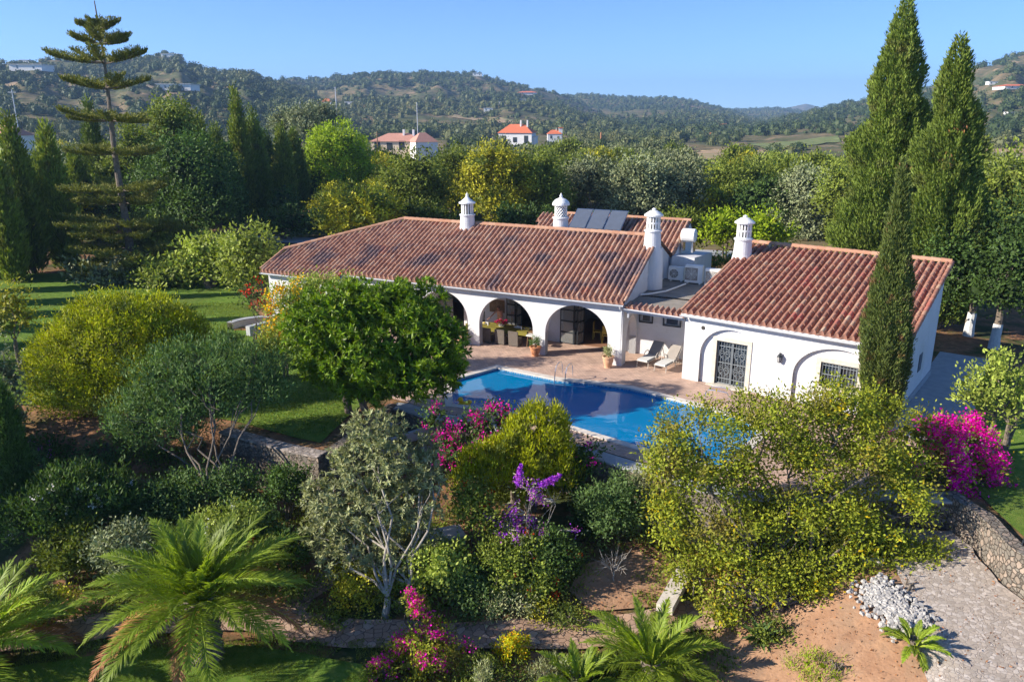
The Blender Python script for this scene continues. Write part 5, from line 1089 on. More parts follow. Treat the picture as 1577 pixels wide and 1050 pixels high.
BK = [
 (170, 57, [(160, 428, 40, 17), (205, 420, 36, 20), (130, 420, 26, 18)], 'l_olive', 'low feathery olive green tree at the foot of the norfolk pine'),
 (255, 56, [(250, 425, 38, 20), (290, 432, 32, 16), (228, 412, 26, 20)], 'l_lime', 'soft pale green tree between the norfolk pine and the light bushy tree'),  # px, Y, base lobes (dx, dy, rx, ry), material, label
 (292, 74, [(285, 250, 50, 40), (325, 275, 40, 50), (255, 290, 45, 45), (310, 320, 60, 40), (270, 335, 50, 30)], 'l_dark', 'massive dark green tree right of the norfolk pine'),
 (262, 84, [(265, 185, 24, 32), (250, 205, 22, 40), (285, 205, 22, 34)], 'l_mid', 'tall sunlit green tree rising right of the norfolk pine'),
 (205, 80, [(205, 230, 26, 36), (180, 270, 26, 40), (225, 280, 26, 40)], 'l_mid', 'green tree directly behind the norfolk pine'),
 (524, 104, [(520, 222, 38, 30), (500, 245, 28, 40), (545, 250, 30, 36), (522, 270, 44, 34)], 'l_bright', 'round carob tree with bright sunlit top beside the cypress row'),
 (470, 130, [(470, 190, 30, 24), (500, 180, 26, 22), (440, 185, 26, 20)], 'l_olive', 'grey green tree behind the cypress row'),
 (385, 52, [(385, 382, 34, 30), (360, 400, 26, 26), (410, 402, 26, 26), (380, 420, 38, 20)], 'l_lime', 'light feathery green tree left of the long roof corner'),
 (335, 55, [(330, 385, 34, 26), (300, 400, 30, 26), (345, 415, 40, 22)], 'l_lime', 'light green bushy tree on the lawn behind the dome tree'),
 (272, 63, [(262, 385, 46, 30), (295, 400, 40, 30), (230, 375, 36, 34)], 'l_mid', 'green spreading tree behind the lower tiers of the norfolk pine'),
 (555, 63, [(555, 315, 36, 24), (525, 325, 26, 26), (590, 322, 28, 26), (560, 340, 45, 24), (510, 345, 20, 16)], 'l_yellow', 'yellow leaved tree behind the left part of the long roof'),
 (640, 80, [(640, 265, 38, 30), (610, 290, 30, 32), (668, 295, 32, 34), (640, 320, 44, 24)], 'l_mid', 'green tree behind the roof left of the first chimney'),
 (698, 92, [(698, 255, 30, 26), (715, 280, 26, 30), (680, 285, 24, 30)], 'l_mid', 'bushy green tree right behind the first chimney'),
 (762, 78, [(760, 250, 34, 26), (735, 275, 30, 28), (790, 280, 30, 34), (755, 305, 40, 20), (768, 330, 20, 22)], 'l_yellow', 'yellow green tree between the first and second chimneys'),
 (835, 80, [(835, 270, 32, 34), (855, 300, 28, 30), (825, 315, 28, 26)], 'l_mid', 'fresh green tree left of the second chimney'),
 (905, 84, [(905, 270, 34, 28), (880, 290, 28, 30), (930, 292, 26, 28)], 'l_olive', 'grey olive tree behind the solar panels'),
 (985, 82, [(985, 270, 38, 30), (955, 290, 28, 30), (1015, 285, 34, 34), (990, 310, 44, 24)], 'l_olive', 'dense grey olive tree above the third chimney'),
 (1045, 84, [(1045, 290, 34, 34), (1060, 270, 24, 24)], 'l_olive', 'grey olive tree right of the third chimney'),
 (1110, 92, [(1110, 280, 38, 30), (1150, 285, 34, 30), (1130, 305, 44, 24)], 'l_mid', 'sunlit green tree behind the fourth chimney'),
 (1190, 98, [(1190, 275, 30, 24), (1215, 290, 28, 26)], 'l_mid', 'small green tree left of the large pale olive'),
 (1245, 80, [(1245, 300, 42, 36), (1220, 330, 36, 32), (1275, 325, 34, 38), (1250, 350, 46, 28), (1232, 280, 24, 20)], 'l_olive', 'large pale grey olive tree left of the tallest cypress'),
 (1055, 67, [(1050, 345, 26, 20), (1070, 355, 24, 22)], 'l_mid', 'bushy green hedge shrub right of the third chimney'),
 (1110, 65, [(1110, 355, 26, 26), (1130, 350, 22, 24)], 'l_bright', 'rounded bright green hedge bush beside the back road'),
 (1172, 64, [(1170, 352, 30, 24), (1195, 362, 26, 20)], 'l_bright', 'rounded bright hedge bush behind the fourth chimney'),
 (440, 78, [(420, 345, 32, 18), (455, 342, 36, 18), (485, 345, 26, 16)], 'l_dark', 'long low dark hedge behind the lawn'),
 (435, 88, [(438, 312, 18, 18)], 'l_dark', 'small dark bush in the dry yard'),
 (660, 66, [(640, 330, 30, 14), (680, 335, 30, 12)], 'l_mid', 'low shrubs directly behind the long roof ridge'),
 (815, 66, [(790, 335, 24, 14), (830, 338, 28, 14)], 'l_dark', 'dark low shrubs behind the roof left of the second chimney'),
 (1300, 70, [(1295, 300, 30, 50), (1310, 350, 34, 40)], 'l_mid', 'green tree filling behind the left side of the tallest cypress'),
 (1420, 62, [(1415, 390, 40, 36), (1460, 400, 40, 36)], 'l_dark', 'dark green tree low between the tall cypresses and the wing')]
for px, Y, lb, mt, lab in BK:
    plant('garden_tree' if len(lb) > 2 else 'hedge_shrub', lab, 'tree' if len(lb) > 2 else 'shrub', here(px, Y), pxl([(*l, (i % 3 - 1) * 1.2) for i, l in enumerate(lb)], Y), mt, .3 if len(lb) > 2 else .12, 'bark', 2, dens=2.0, per=20, cr=.33, L=.3, W=.16, inner=.15, spread=.07)
b = here(1085, 41)
plant('climber', 'leafy green climber on the wall behind the outdoor air conditioners', 'climber', (at(1045, 47)[0], 47, 0), pxl([(1040, 408, 16, 10), (1070, 410, 22, 8), (1100, 405, 24, 9), (1120, 400, 20, 8)], 49), 'l_mid', .05, 'bark', 3, dens=8, per=12, cr=.16, L=.14, W=.09)
# --- tall trees beyond the left edge that shade the lower garden
for x, y, h, r in ((-25, 22.2, 6.6, 2.5), (-24, 25.2, 6.2, 2.4), (-31, 23.6, 9, 3)):
    b = (x, y, zg(x, y)); rg = RG(); plant('boundary_tree', 'tall dense tree just beyond the left edge shading the lower garden', 'tree', b, round_lobes(rg, (x, y, b[2] + h * .6), r, r, h * .42, 7), 'l_dark', .25, dens=1.8, per=18, cr=.5, L=.4, W=.22, group='boundary trees beyond the left edge')
for x, y, h in ((-37, 34.5, 9.5), (-35.5, 38.2, 8.5), (-36.5, 42.0, 10.5), (-38, 45.3, 9), (-36.8, 49.2, 10), (-39, 53.0, 11)):
    column('cypress', 'cypress in the row beyond the left edge striping the lawn with shadow', 'tree', (x, y, 0), h, spindle(.75, .1, .3, 1.1), 'l_cyp', 5000, .4, .12, .15, group='boundary cypresses beyond the left edge')
print('near plants', round(time.time() - T0, 1))
# ================================================================== woodland of the valley
KINDS_ = [('olive_tree', 'l_olive', 'rounded grey green olive in the woodland beyond the garden', 3.2, 5.2), ('almond_tree', 'l_mid', 'mid green broadleaf in the woodland beyond the garden', 3.0, 5.6), ('carob_tree', 'l_dark', 'dark evergreen in the woodland beyond the garden', 3.4, 5.4),
          ('fig_tree', 'l_lime', 'pale fresh green broadleaf in the woodland beyond the garden', 2.6, 4.4), ('poplar_tree', 'l_yellow', 'yellowish broadleaf in the woodland beyond the garden', 2.7, 5.2)]
models = []
for i, (nm, mt, lb, r, h) in enumerate(KINDS_):
    for v in range(2):
        rg = RG(); o = plant(nm, lb, 'tree', (0, 0, 0), round_lobes(rg, (0, 0, h * .56), r, r * .95, h * .44, 10, .42), mt, .22, 'bark', 2, dens=1.7, per=13, cr=.3, L=.38, W=.2, spread=.06, group='woodland trees beyond the garden: ' + nm.replace('_', ' '))
        freeze(o); models.append([o, False])
rg = RG(); HOLES = [(-30, 102, 15), (-26, 240, 0)]
def clear_of(x, y, X, Y, d): return all(math.hypot(x - a, y - b) > d for a, b in zip(X, Y))
# places where the view opens on houses or bare fields: (px, py, rpx, rpy) of the ground seen
OPEN = [(622, 232, 70, 16), (795, 222, 42, 12), (855, 216, 20, 8), (1120, 240, 55, 5), (1220, 214, 70, 4), (940, 292, 28, 9), (15, 222, 38, 14), (1545, 240, 60, 10), (440, 315, 62, 16), (1100, 232, 40, 4), (1290, 232, 40, 4)]
def px_of(x, y, z):
    d = y * CT - (z - HC) * ST; return 788.5 + F * x / d, 525 - F * (y * ST + (z - HC) * CT) / d
placed = 0; PX, PY = [], []
cand = []
for _ in range(9000):
    az = rg.uniform(-.64, .64); r = math.sqrt(rg.uniform(86 ** 2, 205 ** 2)); x, y = r * math.sin(az), r * math.cos(az); cand.append((r, x, y))
cand.sort()
for r, x, y in cand:
    if placed >= 285: break
    if not clear_of(x, y, PX[-120:], PY[-120:], 5.4 + r * .006): continue
    z = zg(x, y); qx, qy = px_of(x, y, z); tx, ty = px_of(x, y, z + 4.5)
    if qx < -60 or qx > 1640: continue
    if (1045 < qx < 1330 and ty < 247) or (qx > 1480 and ty < 232): continue
    if any(abs(qx - a) < c_ + 14 and (b - d_ < qy and ty < b + d_) for a, b, c_, d_ in OPEN): continue
    PX.append(x); PY.append(y); w_ = vnoise(np.array([x * .03]), np.array([y * .03]), 6)[0] + rg.normal(0, .22)
    k = min(9, max(0, int((w_ * 1.3 - .1) * 10))); k = [0, 1, 2, 3, 6, 0, 2, 4, 3, 8][k] + 0; k = min(9, k // 2 * 2 + rg.integers(2)); s = rg.uniform(.7, 1.2); o, used = models[k]
    if used: dup(o, (x, y, z), rg.uniform(0, 6.28), (s, s, s * rg.uniform(.85, 1.15)))
    else: o.location = (x, y, z); o.scale = (s, s, s); models[k][1] = True
    placed += 1
for o, used in models:
    if not used: o.location = (60 + 5, 110, zg(65, 110))
rmax = cand and r
print('woodland individuals', placed, 'to', round(r))
M['l_far'] = leaf_mat('far_canopy', [(0, (.030, .050, .022)), (.35, (.055, .080, .030)), (.6, (.085, .105, .045)), (.85, (.13, .14, .065)), (1, (.17, .17, .07))], trans=.08)
def clump_template(rg, n, L, core=True):
    d = rdir(rg, n); d[:, 2] = np.abs(d[:, 2]) * 1.1 - .25; rr = .8 + .35 * vnoise(d[:, 0] * 2.2 + 5, d[:, 1] * 2.2 + d[:, 2], int(rg.integers(99))); p = d * rr[:, None]; m = MB()
    quads(m, p, d * .5 + rdir(rg, n) * .8, L * rg.uniform(.7, 1.3, n), L * .65, 0.5, rg)
    th = np.linspace(0, 2 * math.pi, 8)[:-1]
    if core:
        v = [(.72 * math.cos(a) * math.cos(e), .72 * math.sin(a) * math.cos(e), .78 * math.sin(e)) for e in (-.5, .1, .75) for a in th] + [(0, 0, .82)]
        f = [[i, (i + 1) % 7, 7 + (i + 1) % 7, 7 + i] for i in range(7)] + [[7 + i, 7 + (i + 1) % 7, 14 + (i + 1) % 7, 14 + i] for i in range(7)] + [[14 + i, 14 + (i + 1) % 7, 21, 21] for i in range(7)]
        m.add(v, f[:14]); m.add([v[14 + i] for i in range(7)] + [v[21]], [[i, (i + 1) % 7, 7] for i in range(7)])
    V = np.vstack(m.v); W = 4; Fc = np.vstack([np.pad(f, ((0, 0), (0, W - f.shape[1])), constant_values=-1) for f in m.f]); return V, Fc
def scatter(name, pts, size, tone, tmpl, mat, label):
    mb = MB(); rg = RG(); which = rg.integers(0, len(tmpl), len(pts))
    for t, (V, Fc) in enumerate(tmpl):
        idx = np.nonzero(which == t)[0]; n = len(idx)
        if not n: continue
        a = rg.uniform(0, 6.28, n); c, s = np.cos(a), np.sin(a); sz = size[idx]; hz = sz * rg.uniform(.5, 1.25, n)
        X = (V[None, :, 0] * c[:, None] - V[None, :, 1] * s[:, None]) * sz[:, None] + pts[idx, 0:1]; Y = (V[None, :, 0] * s[:, None] + V[None, :, 1] * c[:, None]) * sz[:, None] + pts[idx, 1:2]; Z = V[None, :, 2] * hz[:, None] + pts[idx, 2:3] + hz[:, None] * .45
        off = np.arange(n)[:, None, None] * len(V); FF = np.where(Fc[None] >= 0, Fc[None] + off, -1).reshape(-1, 4)
        v = np.stack([X, Y, Z], -1).reshape(-1, 3); FF = np.where(FF >= 0, FF + mb.n, -1); mb.v.append(v); mb.f.append(FF)
        mb.r.append(np.clip(np.repeat(tone[idx], len(Fc)) + rg.normal(0, .12, n * len(Fc)), 0, 1)); mb.m.append(np.zeros(len(FF), int)); mb.n += len(v)
    return mb.build(name, mat, kind='stuff', label=label)
rg = RG(); T1 = [clump_template(rg, 230, .24) for _ in range(5)]; T2 = [clump_template(rg, 70, .34) for _ in range(6)]
def field(n, r0, r1, pw, mind):
    az = rg.uniform(-.66, .66, n); q = rg.random(n); r = (r0 ** pw + (r1 ** pw - r0 ** pw) * q) ** (1 / pw); x, y = r * np.sin(az), r * np.cos(az); z = ground(x, y); qx, qy = px_of(x, y, z); tx, ty = px_of(x, y, z + 4)
    k = np.ones(n, bool)
    for a, b, c_, d_ in OPEN: k &= ~((abs(qx - a) < c_ + 4) & (qy > b - d_) & (ty < b + d_ * .6))
    lowr = ((qx > 1045) & (qx < 1330) & (r < 520) & (ty < 243) & (rg.random(n) < .9)) | ((qx > 1045) & (r < 800) & (rg.random(n) < .45)); k &= ~lowr
    return x[k], y[k], z[k], r[k]
x, y, z, r_ = field(2700, r * .97, 470, 2.0, 6)
den = fbm(x * .012, y * .012, 3, 21); k = rg.random(len(x)) < sstep(.25, .45, den) + .25; x, y, z, r_ = x[k], y[k], z[k], r_[k]
scatter('far_woodland', np.column_stack([x, y, z]), rg.uniform(2.0, 4.2, len(x)), np.clip(fbm(x * .02, y * .02, 3, 4) * 1.2 - .1 + rg.normal(0, .12, len(x)), 0, 1), T1, M['l_far'], 'woodland canopy filling the valley beyond the nearer trees')
x, y, z, r_ = field(38000, 455, 3600, .75, 6)
den = fbm(x * .006, y * .006, 4, 23); k = rg.random(len(x)) < np.clip((den - .42) * 6.5, .07, .95); x, y, z, r_ = x[k], y[k], z[k], r_[k]
scatter('hillside_scrub', np.column_stack([x, y, z]), rg.uniform(1.1, 3.2, len(x)) ** 1.15 * (1 + r_ / 2600), np.clip(.42 + (fbm(x * .004, y * .004, 3, 44) - .5) * .9 + rg.normal(0, .16, len(x)), 0, 1), T2, M['l_far'], 'dark scrub and small trees dotted over the hills')
# --- ground cover of the lower garden
n = 5200; x = rg.uniform(-16, 9.5, n); y = rg.uniform(14, 30, n); k = ~inpoly(x, y, PLAT) & ~inpoly(x, y, strip(pathc, 1.3)) & (dline(x, y, EDG) > .5); k &= ~((x < -3.4) & (y < 19.0)); k &= ~((x > 6.2) & (y < 20.6)); k &= fbm(x * .6, y * .6, 3, 61) > .45 - .12 * (x < -5); x, y = x[k], y[k]
c = np.column_stack([x, y, ground(x, y) + .05]); idx = np.repeat(np.arange(len(c)), 22); m_ = len(idx); s_ = fbm(x * .8, y * .8, 2, 62)[idx]
mb = MB(); pos = c[idx] + rg.normal(0, 1, (m_, 3)) * [.16, .16, .06]; pos[:, 2] = np.maximum(pos[:, 2], c[idx, 2] - .02); quads(mb, pos, rdir(rg, m_) * .6 + [0, 0, .7], .11 * rg.uniform(.6, 1.4, m_), .05, np.clip(s_ + rg.normal(0, .2, m_), 0, 1), rg)
mb.build('ground_cover', M['l_mid'], kind='stuff', label='low ground cover plants between the shrubs of the lower garden')
n = 60000; x = rg.uniform(-14, -3.2, n); y = rg.uniform(15.5, 19.3, n); k = fbm(x * 1.2, y * 1.2, 3, 71) > .38; x, y = x[k], y[k]; mb = MB(); quads(mb, np.column_stack([x, y, ground(x, y) + .06]), rdir(rg, len(x)) * .5 + [0, 0, 1], .07, .014, rg.random(len(x)), rg)
mb.build('grass', M['l_mid'], kind='stuff', label='grass blades of the lower lawn')
n = 2600; x = rg.uniform(2, 16, n); y = rg.uniform(13, 24.5, n); k = ~inpoly(x, y, PLAT) & (fbm(x * .9, y * .9, 2, 81) > .42); x, y = x[k], y[k]; mb = MB(); quads(mb, np.column_stack([x, y, ground(x, y) + .10]), rdir(rg, len(x)) * [1, 1, .25], .07 * rg.uniform(.5, 1.5, len(x)), .04, rg.random(len(x)), rg)
mb.build('leaf_litter', M['dry'], kind='stuff', label='dry fallen leaves on red earth and driveway')
n = 90000; x = rg.uniform(-27, -6, n); y = rg.uniform(27.5, 50, n); k = inpoly(x, y, lawnL) & (fbm(x * .8, y * .8, 3, 72) > .40); x, y = x[k], y[k]; mb = MB(); quads(mb, np.column_stack([x, y, np.full(len(x), .02)]), rdir(rg, len(x)) * .6 + [0, 0, 1], .075, .03, rg.random(len(x)), rg)
mb.build('grass', M['l_mid'], kind='stuff', label='grass blades of the upper lawn')
print('plants', round(time.time() - T0, 1))
# ================================================================== things round the house
def ac_unit(fr, u, w, z, W_, D_, H_, label, dark_fan):
    x, y, _ = fw(fr, u, w); r = empty('outdoor_ac_unit', (x, y, z), label, 'air conditioner', 'outdoor air conditioning units on the flat roof')
    MB().bx(fr, u - W_ / 2, u + W_ / 2, w, w + D_, z + .08, z + .08 + H_).build('casing', M['ac'], r)
    f = MB(); f.bx(fr, u - W_ / 2 + .1, u - W_ / 2 + .18, w + .02, w + D_ - .02, z, z + .08); f.bx(fr, u + W_ / 2 - .18, u + W_ / 2 - .1, w + .02, w + D_ - .02, z, z + .08); f.build('foot', M['white'], r)
    g = MB(); rr = min(W_, H_) * (.33 if dark_fan else .36); cu = u - W_ * .13; cz = z + .08 + H_ * .5; th = np.linspace(0, 2 * math.pi, 25)
    if dark_fan:
        c = [(cu, w - .012, cz)] + [(cu + rr * math.cos(a), w - .012, cz + rr * math.sin(a)) for a in th[:-1]]; g.add(fwn(fr, c), [[0, 1 + (i + 1) % 24, 1 + i] for i in range(24)]); g.build('fan', M['dark'], r)
    else: g.bx(fr, cu - rr, cu + rr, w - .01, w, cz - rr, cz + rr); g.build('fan', M['taupe'], r)
    h = MB()
    for k in range(1, 6): h.tube(fwn(fr, [(cu + rr * k / 6 * math.cos(a), w - .02, cz + rr * k / 6 * math.sin(a)) for a in th]), .007, 4)
    for k in range(8): a = k * math.pi / 4; h.tube(fwn(fr, [(cu, w - .02, cz), (cu + rr * math.cos(a), w - .02, cz + rr * math.sin(a))]), .007, 4)
    h.lathe(fwn(fr, [(cu, w - .02, cz)])[0] - [0, 0, .04], [(.001, 0), (.05, .02), (.05, .06), (.001, .08)], 10)
    h.build('grille', M['ac'], r)
ac_unit(FA, .78, 6.75, 3.1, .86, .34, .72, 'smaller outdoor air conditioner with dark round fan beside the chimney breast', True)
ac_unit(FA, 1.83, 6.45, 3.1, .95, .36, .95, 'taller outdoor air conditioner in the middle of the three', False)
ac_unit(FA, 3.0, 6.1, 3.1, .95, .36, .9, 'outdoor air conditioner partly hidden by the right wing roof', False)
# solar collectors on the annex
x, y, _ = fw(FA, -5.0, 10.6); sp_ = empty('solar_collector', (x, y, 5.0), 'tilted row of three dark solar collector panels on the rear tiled roof', 'solar panel')
def spt(u, t, o=0.0): return (u, 9.65 + 1.55 * t - o * .6, 5.25 + 1.05 * t + o * .8)
for i in range(3):
    u0 = -6.9 + i * 1.15; m = MB(); V = [spt(u0, 0), spt(u0 + 1.1, 0), spt(u0 + 1.1, 1), spt(u0, 1)]; V2 = [(a, b + .05, c - .09) for a, b, c in V]; m.add(fwn(FA, V + V2), [[0, 1, 2, 3], [7, 6, 5, 4], [0, 4, 5, 1], [1, 5, 6, 2], [2, 6, 7, 3], [3, 7, 4, 0]])
    p = m.build('panel_frame', M['steel'], sp_); m = MB(); V = [spt(u0 + .04, .03, .012), spt(u0 + 1.06, .03, .012), spt(u0 + 1.06, .97, .012), spt(u0 + .04, .97, .012)]; m.add(fwn(FA, V), [[0, 1, 2, 3]]); m.build('absorber_glass', M['solar'] if 'solar' in M else M.setdefault('solar', plain('solar_glass', (.10, .12, .16), .25, 0, .6)), p)
m = MB()
for u in (-6.8, -5.7, -4.6, -3.6): m.tube(fwn(FA, [spt(u, .95), (u, 11.3, 5.5)]), .03, 5); m.tube(fwn(FA, [spt(u, .05), (u, 9.7, 4.85)]), .03, 5)
m.build('support', M['steel'], sp_)
# hot water tank at the annex
x, y, _ = fw(FA, .75, 9.9); r = empty('water_tank', (x, y, 4.9), 'pale rounded water tank standing on the annex behind the third chimney', 'water tank')
th = np.linspace(0, math.pi, 14); MB().tube(fwn(FA, [(.2 + .9 * t, 9.8, 5.25) for t in (0, .04, .1, .5, .9, .96, 1)]), [.1, .33, .4, .4, .4, .33, .1], 18).build('tank', M['white'], r)
MB().bx(FA, .3, .4, 9.5, 10.1, 4.3, 4.95).bx(FA, .9, 1.0, 9.5, 10.1, 4.3, 4.95).build('cradle', M['steel'], r)
# plant pots
def pot(fr, u, w, mat, label, hue='l_teal', s=1.0, h=.5):
    x, y, _ = fw(fr, u, w); r = empty('plant_pot', (x, y, .02), label, 'plant pot', 'potted plants on the pool terrace')
    MB().lathe((x, y, .02), [(.001, 0), (.2 * s, 0), (.17 * s, .03), (.25 * s, h * .55), (.27 * s, h * .86), (.31 * s, h * .87), (.31 * s, h), (.26 * s, h), (.25 * s, h * .9), (.001, h * .9)], 24).build('pot', M[mat], r)
    rg = RG(); mb, C = foliage(rg, [(x, y, h + .24, .30 * s, .30 * s, .26)], 26, 16, .06, .09, .035, up=.8, inner=.4); mb.build('foliage', M[hue], r)
    t = MB(); [t.tube([(x, y, h * .85), (x + rg.normal(0, .12), y + rg.normal(0, .12), h + .3)], .01, 4) for _ in range(7)]; t.build('stem', M['bark'], r)
pot(FA, -4.55, -.32, 'terracotta', 'orange terracotta pot with dark plant against the pier between the two arches')
pot(FA, -.52, -.5, 'terra2', 'pale weathered terracotta pot with grey green plant at the right end of the arcade', 'l_silver', 1.0, .58)
pot(FA, -8.95, -.35, 'terra2', 'terracotta pot with leafy plant against the pier beside the citrus tree', 'l_mid', 1.1)
# sun loungers in the recess
def lounger(fr, u, w, rz, label):
    x, y, _ = fw(fr, u, w); r = empty('sun_lounger', (x, y, 0), label, 'sun lounger', 'sun loungers in the recess'); L = 1.15; back = 1.75; f2 = (x, y, fr[2] + rz); S = .3
    fl = MB(); 
    for s in (-S, S):
        fl.tube(fwn(f2, [(s, 0, .36), (s, L, .36), (s, back, .95)]), .022, 6)
        a = np.linspace(0, math.pi, 12); fl.tube(fwn(f2, [(s * 1.08, L - .35 + .28 * (1 - math.cos(q)), .36 + .25 * math.sin(q)) for q in a]), .02, 6)
    for q in (0, L, ): fl.tube(fwn(f2, [(-S, q, .36), (S, q, .36)]), .02, 6)
    fl.tube(fwn(f2, [(-S, back, .95), (S, back, .95)]), .02, 6); fl.tube(fwn(f2, [(-S, L + .4, .75), (-S, L + .75, .06), (S, L + .75, .06), (S, L + .4, .75)]), .018, 6); fl.build('frame', M['taupe2'] if 'taupe2' in M else M.setdefault('taupe2', plain('lounger_frame', (.5, .46, .4), .5)), r)
    for s in (-S, S):
        for q in (.12, L - .05): MB().tube(fwn(f2, [(s, q, .36), (s * 1.05, q - .05, .02)]), .02, 6).build('leg', M['taupe2'], r)
    def pad(pts, nm, mt):
        m = MB(); V = []
        for s in (-S + .03, S - .03):
            V += [(s, p[0], p[1]) for p in pts]
        n = len(pts); m.add(fwn(f2, V), [[i, i + 1, n + i + 1, n + i] for i in range(n - 1)] + [[n - 1, 0, n, 2 * n - 1]] + [list(range(n // 2)) + [] for _ in ()]); m.build(nm, M[mt], r)
    pad([(.02, .375), (.6, .372), (L, .385), (L, .43), (.6, .44), (.02, .43), (.02, .375)], 'seat', 'cream')
    pad([(L, .39), (back, .95), (back - .03, 1.0), (L - .03, .44), (L, .39)], 'backrest', 'taupe')
lounger(FA, 1.0, .15, R(-12), 'grey and white reclining sun lounger nearer the arcade pier'); lounger(FA, 1.98, -.15, R(-12), 'grey and white reclining sun lounger nearer the door wing')
# pool ladder, second handrail, float, skimmer lid, hose
def rail(fr, pts, s0, s1, nm, r): 
    for s in (s0, s1): MB().tube([np.array(p) + np.array(s) for p in pts], .022, 8).build(nm, M['steel'], r)
lx, ly = P(866, 588); ux = np.array([math.cos(R(-30)), math.sin(R(-30)), 0]); vx = np.array([math.sin(R(-30)), -math.cos(R(-30)), 0]) * 1.0; vx = np.array([-math.sin(R(30)), -math.cos(R(30)), 0])
r = empty('pool_ladder', (lx, ly, 0), 'stainless steel ladder with curved handrails at the far edge of the pool', 'pool ladder'); b = np.array([lx, ly, .03])
A_ = [(-.55, 0), (-.55, .35), (-.5, .68), (-.38, .82), (-.2, .85), (.1, .75), (.22, .5), (.28, .1), (.3, -.9)]
for s in (-.27, .27): MB().tube([b + ux * s + vx * q + np.array([0, 0, z]) for q, z in A_], .022, 8).build('handrail', M['steel'], r)
m = MB(); [m.tube([b + ux * s + vx * .3 + np.array([0, 0, z]) for s in (-.27, .27)], .03, 6) for z in (-.2, -.45, -.7)]; m.build('rung', M['steel'], r)
hx, hy = P(1108, 620); r = empty('pool_handrail', (hx, hy, 0), 'low curved steel handrail at the right end of the pool beside the open tree', 'handrail'); b = np.array([hx, hy, .03])
for s in (0, .5): MB().tube([b + ux * (.0 + q) + vx * s + np.array([0, 0, z]) for q, z in ((-.5, 0), (-.5, .5), (-.4, .65), (0, .68), (.4, .66), (.52, .5), (.52, 0))], .022, 8).build('rail', M['steel'], r)
fx, fy = P(715, 622); r = empty('pool_float', (fx, fy, -.1), 'small yellow duck shaped float in the near left corner of the pool', 'pool toy'); M['floatyellow'] = plain('float_yellow', (.8, .5, .02), .4)
def blob(c, rx, ry, rz, n=12): 
    m = MB(); th = np.linspace(-math.pi / 2, math.pi / 2, 9); m.lathe((0, 0, 0), [(max(.001, math.cos(a)), math.sin(a)) for a in th], n); v = m.v[0] * [rx, ry, rz] + np.array(c); m.v[0] = v; return m
blob((fx, fy, -.0), .28, .2, .13).build('body', M['floatyellow'], r, smooth=True); blob((fx - .16, fy, .2), .12, .11, .12).build('head', M['floatyellow'], r, smooth=True); blob((fx - .29, fy - .02, .18), .06, .04, .025).build('beak', M['terracotta'], r); blob((fx + .22, fy + .02, .08), .12, .12, .1).build('tail', M['floatyellow'], r, smooth=True)
x, y = P(681, 605); MB().box((x, y, .03), (.42, .26, .02), R(5)).build('skimmer_lid', M['coping'], label='small pale rectangular lid in the paving left of the pool', cat='drain lid')
hp = [P(640, 628, .09), P(652, 632, .09), P(668, 636.5, .09), P(684, 639.5, .09), P(697, 641, .09), P(715, 640, .09)]; MB().tube([(a, b_, .095) for a, b_ in hp], .018, 6).build('garden_hose', plain('hose_pale', (.5, .6, .55), .4), label='thin pale hose lying along the blue grey ledge beside the pool', cat='hose')
# curved white bench beside the lawn
cx, cy = P(400, 512); r = empty('curved_bench', (cx, cy, 0), 'low curved blue grey garden wall seat beside the left lawn', 'garden seat'); m = MB()
a = np.linspace(R(15), R(165), 24)
for (ri, ro, z0, z1, nm, mt) in ((1.78, 2.1, 0, .42, 'seat_wall', 'stoneframe'), (1.74, 2.14, .42, .47, 'capping', 'bluegrey')):
    g = np.stack([np.column_stack([cx + q * np.cos(a), cy + q * np.sin(a), np.full(24, z)]) for q, z in ((ri, z0), (ri, z1), (ro, z1), (ro, z0))], 1); MB().grid(g).build(nm, M[mt], r)
MB().box((cx + .1, cy - .1, .3), (.35, 1.7, .55), R(-35)).build('middle_wall', M['bluegrey'], r); MB().prism([(cx + 1.72 * math.cos(q), cy + 1.72 * math.sin(q)) for q in a], .01, .05).build('paved_floor', M['terracotta'], r)
MB().tube([(cx - .3, cy + 2.5, 0), (cx - .5, cy + 2.55, 2.6)], .03, 6).build('garden_post', M['darkmetal'], label='thin dark post on the lawn behind the curved seat', cat='post')
